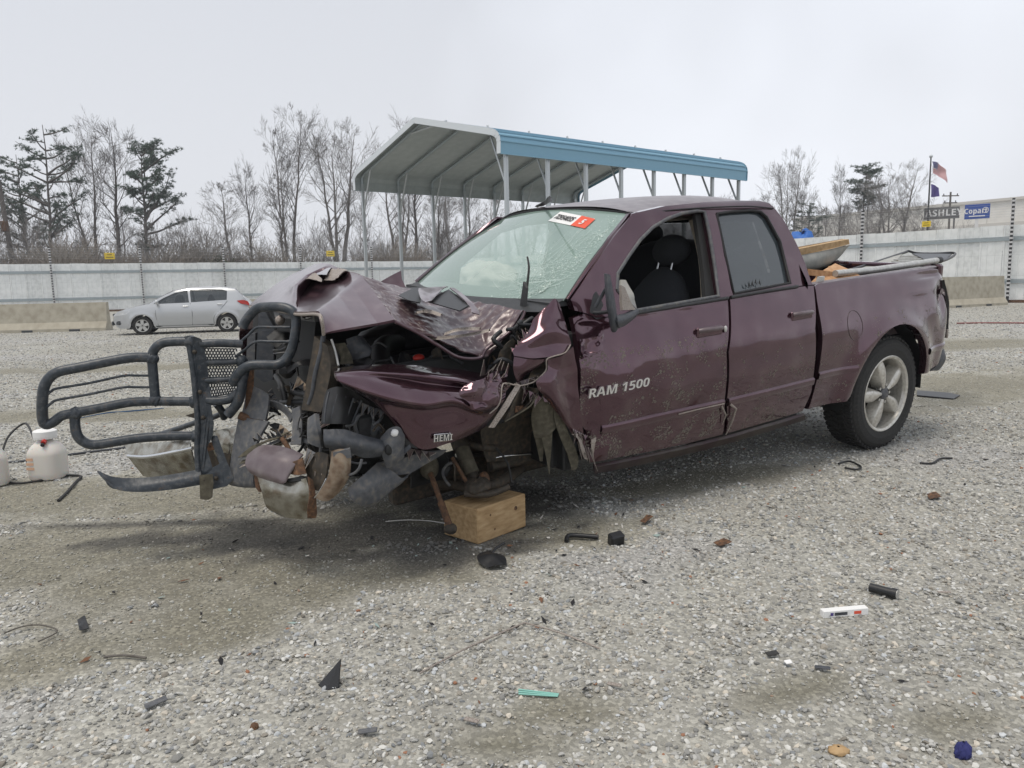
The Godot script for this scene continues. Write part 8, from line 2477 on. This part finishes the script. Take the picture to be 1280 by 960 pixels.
	obj("timber", mb, bw, t)
	var kn := MB.new()
	var side := signf((-ez).dot(t.basis.z))
	for q in [Vector3(0.10, 0.12, 0), Vector3(-0.06, 0.05, 0), Vector3(-0.09, 0.13, 0)]:
		var rr := 0.012 if q.x > 0 else 0.006
		kn.tube([q + Vector3(0, 0, side * 0.1251), q + Vector3(0, 0, side * 0.1256)], rr, 10)
	obj("knot", kn, mats["rust"], t)
	# ---- sprayer jugs with hose
	for jd in [[V(-3.254, 0, -5.096), "white plastic sprayer jug under the end of the grille guard", 0.0], [V(-3.539, 0, -4.909), "white plastic sprayer jug beside the coiled hose", 0.6]]:
		var j := thing("sprayer_jug", jd[1], "jug", gy(jd[0], 0.0), jd[2], "sprayer jugs on the gravel")
		var body := MB.new()
		var rows := []
		for p in [[0.02, 0.0], [0.098, 0.0], [0.112, 0.012], [0.114, 0.05], [0.114, 0.17], [0.108, 0.20], [0.090, 0.235], [0.062, 0.26], [0.046, 0.268], [0.046, 0.285]]:
			var r := []
			for k in 29:
				var a := TAU * k / 28
				var sq := pow(pow(absf(cos(a)), 3.0) + pow(absf(sin(a)), 3.0), -1.0 / 3.0)
				sq = lerpf(sq, 1.0, smoothstep(0.2, 0.27, p[1]))
				r.append(Vector3(cos(a) * p[0] * sq, p[1], sin(a) * p[0] * sq * 0.9))
			rows.append(r)
		body.surf(rows, true)
		obj("tank", body, mats["jug_plastic"], j)
		var cap := MB.new()
		cap.lathe([[0.06, 0.28], [0.072, 0.285], [0.074, 0.30], [0.074, 0.335], [0.055, 0.345], [0.0, 0.348]], Vector3.ZERO, Basis.IDENTITY, 24)
		var cn := obj("cap", cap, mats["label_white"], j)
		tube_part("pump_handle", [Vector3(0, 0.34, 0), Vector3(0, 0.38, 0)], 0.018, "label_white", cn, 0, 8)
		tube_part("valve", [Vector3(0.03, 0.275, 0.06), Vector3(0.035, 0.265, 0.085)], 0.016, "lamp_red", j, 0, 8)
		tube_part("valve_tip", [Vector3(0.03, 0.262, 0.075), Vector3(0.033, 0.25, 0.095)], 0.013, "print_black", j, 0, 8)
		for k in 3:
			box_part("printed_mark", Vector3(-0.06, 0.09 + k * 0.032, 0.1025), Vector3(0.055 - k * 0.004, 0.018, 0.001), "jug_mark", j, 0.0004)
		for k in 2:
			for i in 5:
				box_part("ink_writing", Vector3(-0.045 + i * 0.011, 0.222 - k * 0.016, 0.081 + k * 0.006), Vector3(0.007, 0.008, 0.001), "marker_ink", j, 0.0004, Basis(Vector3.RIGHT, -0.45) * Basis(Vector3.BACK, 0.5 * (i % 2)))
	ground_thing("spray_hose", "black sprayer hose looping from the jugs across the gravel", "hose", tubes([gy(V(-3.447, 0, -5.27), 0.25), gy(V(-3.825, 0, -5.76), 0.27), gy(V(-3.859, 0, -5.603), 0.20), gy(V(-3.758, 0, -5.345), 0.08), gy(V(-3.623, 0, -5.062), 0.03), gy(V(-3.522, 0, -5.011), 0.012), gy(V(-3.371, 0, -4.916), 0.012), gy(V(-3.269, 0, -4.969), 0.012), gy(V(-3.177, 0, -5.089), 0.012), gy(V(-3.068, 0, -5.124), 0.012), gy(V(-3.011, 0, -5.054), 0.012)], 0.008, 60, 7), mats["print_black"], "hose")
	ground_thing("spray_wand", "thin black spray wand lying beyond the hose end", "wand", tubes([gy(V(-3.018, 0, -5.076), 0.015), gy(V(-2.962, 0, -4.903), 0.012), gy(V(-2.875, 0, -4.662), 0.012), gy(V(-2.822, 0, -4.48), 0.01)], 0.009, 10, 7), mats["print_black"], "wand")
	ground_thing("hose", "long grey hose lying across the gravel behind the jug", "hose", tubes([gy(V(-4.006, 0, -5.514), 0.01), gy(V(-3.707, 0, -5.615), 0.01), gy(V(-3.465, 0, -5.837), 0.01), gy(V(-3.186, 0, -6.045), 0.01)], 0.010, 16, 6), mats["grey_plastic"], "hose")
	var rope := MB.new()
	for k in 2:
		var o := k * 0.9
		rope.tube(path([gy(V(-4.477, 0, -7.535), 0.01) + Vector3(0, 0, k * 0.05), gy(V(-4.306, 0, -7.751), 0.02) + Vector3(0, 0, -k * 0.07), gy(V(-4.098, 0, -7.923), 0.015) + Vector3(0, 0, k * 0.06), gy(V(-3.834, 0, -8.097), 0.01)], 16), 0.004, 5)
	ground_thing("rope", "strands of blue rope on gravel seen through the grille guard", "rope", rope, mats["rope_blue"], "strand")
	ground_thing("red_hose", "faded red hose lying on the ground behind the truck tail", "hose", tubes([gy(V(11.696, 0, -19.535), 0.02), gy(V(12.525, 0, -19.387), 0.02), gy(V(13.38, 0, -18.828), 0.02)], 0.02, 10, 6), mats["faded_red"], "hose")
	ground_thing("rubber_mat", "flat dark rubber flap lying behind the rear tyre", "mat", plates([gy(V(4.496, 0, -8.182), 0.02), gy(V(4.724, 0, -7.964), 0.015), gy(V(4.739, 0, -7.786), 0.012), gy(V(4.526, 0, -7.539), 0.012), gy(V(4.287, 0, -7.795), 0.02)], Vector3(0, -0.012, 0)), mats["debris_black"])
	# ---- scattered debris
	var p := gy(V(-0.611, 0, -2.25), 0.0)
	var sh := MB.new()
	var tip := p + Vector3(0.035, 0.075, -0.03)
	var cs := [p + Vector3(-0.034, 0.004, 0.0), p + Vector3(-0.002, 0.0, 0.03), p + Vector3(0.036, 0.004, 0.02), p + Vector3(0.012, 0.012, -0.035)]
	for i in 3: sh.plate([cs[i], cs[i + 1], tip], Vector3(0.002, 0, -0.002))
	sh.plate([cs[0], cs[1], cs[2], cs[3]], Vector3(0, 0.002, 0))
	ground_thing("plastic_shard", "upright black folded plastic shard alone on the pale gravel", "debris", sh, mats["debris_black"], "shard", "debris on the gravel")
	ground_thing("cloth_scrap", "crumpled dark scrap with a raised strip near the wooden block", "debris", sheet([[gy(V(-0.177, 0, -3.315), 0.02), gy(V(-0.137, 0, -3.333), 0.035), gy(V(-0.1, 0, -3.351), 0.02)], [gy(V(-0.164, 0, -3.255), 0.015), gy(V(-0.11, 0, -3.271), 0.04), gy(V(-0.055, 0, -3.288), 0.02)], [gy(V(-0.126, 0, -3.205), 0.01), gy(V(-0.083, 0, -3.193), 0.02), gy(V(-0.043, 0, -3.21), 0.01)]], 10, 12, 0.012, 6, 0.004), mats["debris_black"], "cloth", "debris on the gravel")
	ground_thing("plastic_strip", "thin dark strip standing off the crumpled scrap", "debris", tubes([gy(V(-0.121, 0, -3.292), 0.02), gy(V(-0.093, 0, -3.351), 0.05), gy(V(-0.052, 0, -3.39), 0.06)], 0.007, 6, 5), mats["debris_black"], "strip", "debris on the gravel")
	ground_thing("plastic_bracket", "hooked black plastic bracket beside the black cube of debris", "debris", tubes([gy(V(0.254, 0, -3.571), 0.01), gy(V(0.265, 0, -3.618), 0.02), gy(V(0.314, 0, -3.626), 0.02), gy(V(0.416, 0, -3.596), 0.015)], 0.012, 12, 6), mats["debris_black"], "bracket", "debris on the gravel")
	var cb := MB.new()
	cb.cbox(gy(V(0.494, 0, -3.521), 0.03), Vector3(0.075, 0.065, 0.05), 0.008, Basis.from_euler(Vector3(0.3, 0.4, 0.12)))
	ground_thing("plastic_block", "small black cube of plastic under the front door", "debris", cb, mats["debris_black"], "block", "debris on the gravel")
	ground_thing("dry_leaf", "curled brown leaf lying near the black cube of debris", "leaf", sheet([[gy(V(0.661, 0, -3.806), 0.01), gy(V(0.706, 0, -3.87), 0.03)], [gy(V(0.681, 0, -3.778), 0.008), gy(V(0.739, 0, -3.841), 0.025)]], 6, 6, 0.01, 8, 0.002), mats["rust"], "leaf", "leaves on the gravel")
	ground_thing("dry_leaf", "flat rusty brown leaf lying alone on grey gravel", "leaf", sheet([[gy(V(0.956, 0, -3.458), 0.012), gy(V(1.018, 0, -3.499), 0.02)], [gy(V(0.974, 0, -3.413), 0.01), gy(V(1.04, 0, -3.442), 0.015)]], 6, 6, 0.008, 8, 0.002), mats["rust"], "leaf", "leaves on the gravel")
	ground_thing("dry_leaf", "faint rust brown leaf near the rear wheel", "leaf", sheet([[gy(V(2.377, -0, -4.167), 0.012), gy(V(2.447, 0, -4.194), 0.02)], [gy(V(2.343, 0, -4.074), 0.01), gy(V(2.421, -0, -4.099), 0.015)]], 6, 6, 0.008, 8, 0.002), mats["rust"], "leaf", "leaves on the gravel")
	ground_thing("plastic_clip", "black plastic loop on gravel below the rear door", "debris", tubes([gy(V(2.211, 0, -4.95), 0.015), gy(V(2.314, 0, -5.01), 0.02), gy(V(2.328, 0, -4.873), 0.015), gy(V(2.268, 0, -4.813), 0.012), gy(V(2.215, 0, -4.861), 0.012)], 0.007, 14, 5), mats["debris_black"], "clip", "debris on the gravel")
	ground_thing("plastic_clip", "forked black plastic strip on gravel near the rear tyre", "debris", tubes([gy(V(2.764, 0, -4.945), 0.012), gy(V(2.83, 0, -4.917), 0.015), gy(V(2.932, 0, -4.999), 0.015), gy(V(3.023, 0, -5.014), 0.01)], 0.007, 10, 5), mats["debris_black"], "clip", "debris on the gravel")
	# torch
	var ta := gy(V(1.431, 0, -2.877), 0.024)
	var tb := gy(V(1.506, 0, -2.803), 0.024)
	var to := thing("flashlight", "short black flashlight lying on the gravel", "flashlight", Vector3(ta.x, ta.y - 0.022, ta.z))
	var dv := tb - ta
	tube_part("barrel", [Vector3(0, 0.022, 0), Vector3(0, 0.022, 0) + dv * 0.8], 0.018, "debris_black", to, 0, 12)
	tube_part("head", [Vector3(0, 0.022, 0) + dv * 0.78, Vector3(0, 0.022, 0) + dv * 0.98], 0.021, "debris_black", to, 0, 12, 0.022)
	tube_part("lens", [Vector3(0, 0.022, 0) + dv * 0.975, Vector3(0, 0.022, 0) + dv], 0.019, "aluminium", to, 0, 12)
	# printed carton
	var ca := gy(V(1.15, 0, -2.67), 0.014)
	var cbp := gy(V(1.325, 0, -2.682), 0.014)
	var cx := (cbp - ca)
	var ct := thing("carton", "narrow white carton with pink print lying on the gravel", "box", (ca + cbp) / 2 - Vector3(0, 0.014, 0))
	ct.basis = Basis(cx.normalized(), Vector3.UP, cx.normalized().cross(Vector3.UP))
	box_part("box", Vector3(0, 0.014, 0), Vector3(cx.length(), 0.028, 0.03), "label_white", ct, 0.002)
	for q in [[0.045, 0.028, "label_red"], [-0.02, 0.05, "grey_plastic"], [-0.055, 0.012, "flag_purple"]]:
		for zz in [-0.0153, 0.0153]: box_part("print", Vector3(q[0], 0.014, zz), Vector3(q[1], 0.012, 0.0006), q[2], ct, 0.0002)
	# cap and stones
	ground_thing("bottle_cap", "crumpled dark blue scrap with white edge on gravel", "debris", lump(gy(V(1.179, 0, -1.834), 0.016), Vector3(0.022, 0.026, 0.018), 0.5, 2.0, 12), mats["flag_blue"], "scrap", "debris on the gravel")
	ground_thing("brown_stone", "smooth brown stone among the grey gravel", "stone", lump(gy(V(0.857, 0, -1.855), 0.008), Vector3(0.028, 0.012, 0.02), 0.3, 2.0, 12), mats["raw_wood"], "stone")
	ground_thing("red_stone", "small round red stone among pale gravel", "stone", lump(gy(V(-0.772, 0, -2.021), 0.008), Vector3(0.012, 0.012, 0.011), 0.2, 2.0, 12), mats["rust"], "stone")
	var ts := MB.new()
	var tc := StandardMaterial3D.new()
	tc.albedo_color = lc(0.25, 0.52, 0.45)
	tc.roughness = 0.5
	for k in 3: ts.tube([gy(V(-0.001, -0, -2.165), 0.008 + k * 0.003) + Vector3(0, 0, -k * 0.007), gy(V(0.121, 0, -2.169), 0.008) + Vector3(0.002 * k, 0, -k * 0.006)], 0.0028, 6)
	ground_thing("teal_straw", "bundle of thin teal plastic straws on the gravel", "debris", ts, tc, "straw", "debris on the gravel")
	ground_thing("pale_stick", "long thin pale stick angled across the gravel", "stick", tubes([gy(V(-0.323, 0, -2.297), 0.012), gy(V(-0.187, 0, -2.441), 0.02), gy(V(0.022, 0, -2.645), 0.016)], 0.0035, 8, 5), mats["torn_edge"], "stick", "thin sticks on the gravel")
	ground_thing("pale_stick", "thin pale stick meeting the long stick end", "stick", tubes([gy(V(0.025, 0, -2.651), 0.016), gy(V(0.154, 0, -2.549), 0.018), gy(V(0.287, 0, -2.454), 0.012)], 0.0032, 8, 5), mats["torn_edge"], "stick", "thin sticks on the gravel")
	ground_thing("dark_twig", "short dark twig lying on the bare dirt", "stick", tubes([gy(V(-1.443, 0, -2.451), 0.012), gy(V(-1.381, 0, -2.465), 0.014), gy(V(-1.295, 0, -2.45), 0.012)], 0.0045, 8, 5), mats["bark"], "twig", "thin sticks on the gravel")
	ground_thing("dark_twig", "bent dark twig beside the oily dirt patch", "stick", tubes([gy(V(-1.932, 0, -2.659), 0.012), gy(V(-1.88, 0, -2.696), 0.02), gy(V(-1.815, 0, -2.712), 0.018), gy(V(-1.736, 0, -2.669), 0.012), gy(V(-1.754, 0, -2.582), 0.012)], 0.003, 14, 5), mats["bark"], "twig", "thin sticks on the gravel")
	ground_thing("plastic_scrap", "small dark green plastic scrap on the dirt", "debris", sheet([[gy(V(-1.695, 0, -2.734), 0.02), gy(V(-1.671, 0, -2.746), 0.03)], [gy(V(-1.649, 0, -2.665), 0.012), gy(V(-1.62, 0, -2.677), 0.015)]], 6, 6, 0.012, 8, 0.003), mats["debris_black"], "scrap", "debris on the gravel")
	var flat := [[V(-1.12, 0, -2.151), 0.040, 0.016, 0.7, "dusty_plastic", "grey flat offcut lying among the nearest gravel"], [V(-0.138, 0, -2.009), 0.030, 0.010, -0.5, "torn_edge", "cream wood chip lying among pale gravel"], [V(0.303, 0, -2.208), 0.030, 0.009, -0.5, "torn_edge", "cream sliver of wood beside the dirt patch"], [V(-0.431, -0, -1.966), 0.034, 0.012, 0.05, "dusty_plastic", "grey flat splinter near the red stone"], [V(0.857, 0, -2.367), 0.026, 0.014, 0.2, "pocket_dark", "dark flat chip on grey gravel"], [V(0.889, 0, -2.307), 0.014, 0.012, 0.2, "label_white", "white chip beside the dark flat chip"], [V(0.992, 0, -2.282), 0.03, 0.010, -0.4, "grey_plastic", "grey flat strip beside the white chip"], [V(1.706, 0, -2.831), 0.03, 0.008, -0.3, "torn_edge", "thin cream splinter beside the flashlight"]]
	for q in flat:
		var m2 := MB.new()
		m2.cbox(gy(q[0], 0.016), Vector3(q[1] * 1.6, 0.005, q[2] * 1.6), 0.0015, Basis.from_euler(Vector3(0.1, q[3], 0.08)))
		ground_thing("flat_scrap", q[5], "debris", m2, mats[q[4]], "scrap", "debris on the gravel")
	for c in get_children():
		if c.has_meta("shift"): c.remove_meta("shift")
	# crumbs of broken plastic, glass and rust round the wreck: nobody could count them
	var g := RandomNumberGenerator.new()
	g.seed = 88
	var mm := MultiMesh.new()
	mm.transform_format = MultiMesh.TRANSFORM_3D
	mm.use_colors = true
	var chip := MB.new()
	chip.use_col = true
	chip.plate([Vector3(-1, 0, -0.5), Vector3(0.2, 0, -0.8), Vector3(1, 0, 0.1), Vector3(0.1, 0, 0.7)], Vector3(0, -0.15, 0))
	for i in chip.v.size(): chip.col.append(Color.WHITE)
	mm.mesh = chip.mesh(mats["twigs"])
	var n := 520
	mm.instance_count = n
	var foci := [V(-0.859, 0, -3.595), V(-0.171, 0, -3.44), V(0.375, 0, -3.517), V(1.171, 0, -4.469), V(2.401, 0, -4.556), V(-1.311, 0, -3.403), V(-1.559, 0, -2.61), V(-0.252, 0, -2.549), V(0.793, 0, -2.766), V(0.52, 0, -4.026)]
	for i in n:
		var c: Vector3 = foci[g.randi() % foci.size()]
		var x := c.x + g.randfn() * 0.45
		var z := c.z + g.randfn() * 0.32
		var k := 0.0025 + 0.011 * pow(g.randf(), 3.0)
		mm.set_instance_transform(i, Transform3D(Basis.from_euler(Vector3(g.randf_range(-0.6, 0.6), g.randf() * TAU, g.randf_range(-0.6, 0.6))) * Basis.from_scale(Vector3(k * g.randf_range(0.6, 2.2), k, k)), Vector3(x, height_at(x, z) + 0.010, z)))
		var w := g.randf()
		mm.set_instance_color(i, Color(0.018, 0.018, 0.02) if w < 0.5 else (Color(0.16, 0.08, 0.045) if w < 0.68 else (Color(0.30, 0.38, 0.36) if w < 0.84 else Color(0.6, 0.58, 0.54))))
	var mi := MultiMeshInstance3D.new()
	mi.name = "debris_crumbs"
	mi.multimesh = mm
	add_child(mi)
	mi.set_meta("kind", "stuff")
	mi.set_meta("label", "crumbs of broken plastic and glass strewn round the wreck")
	mi.set_meta("category", "debris")
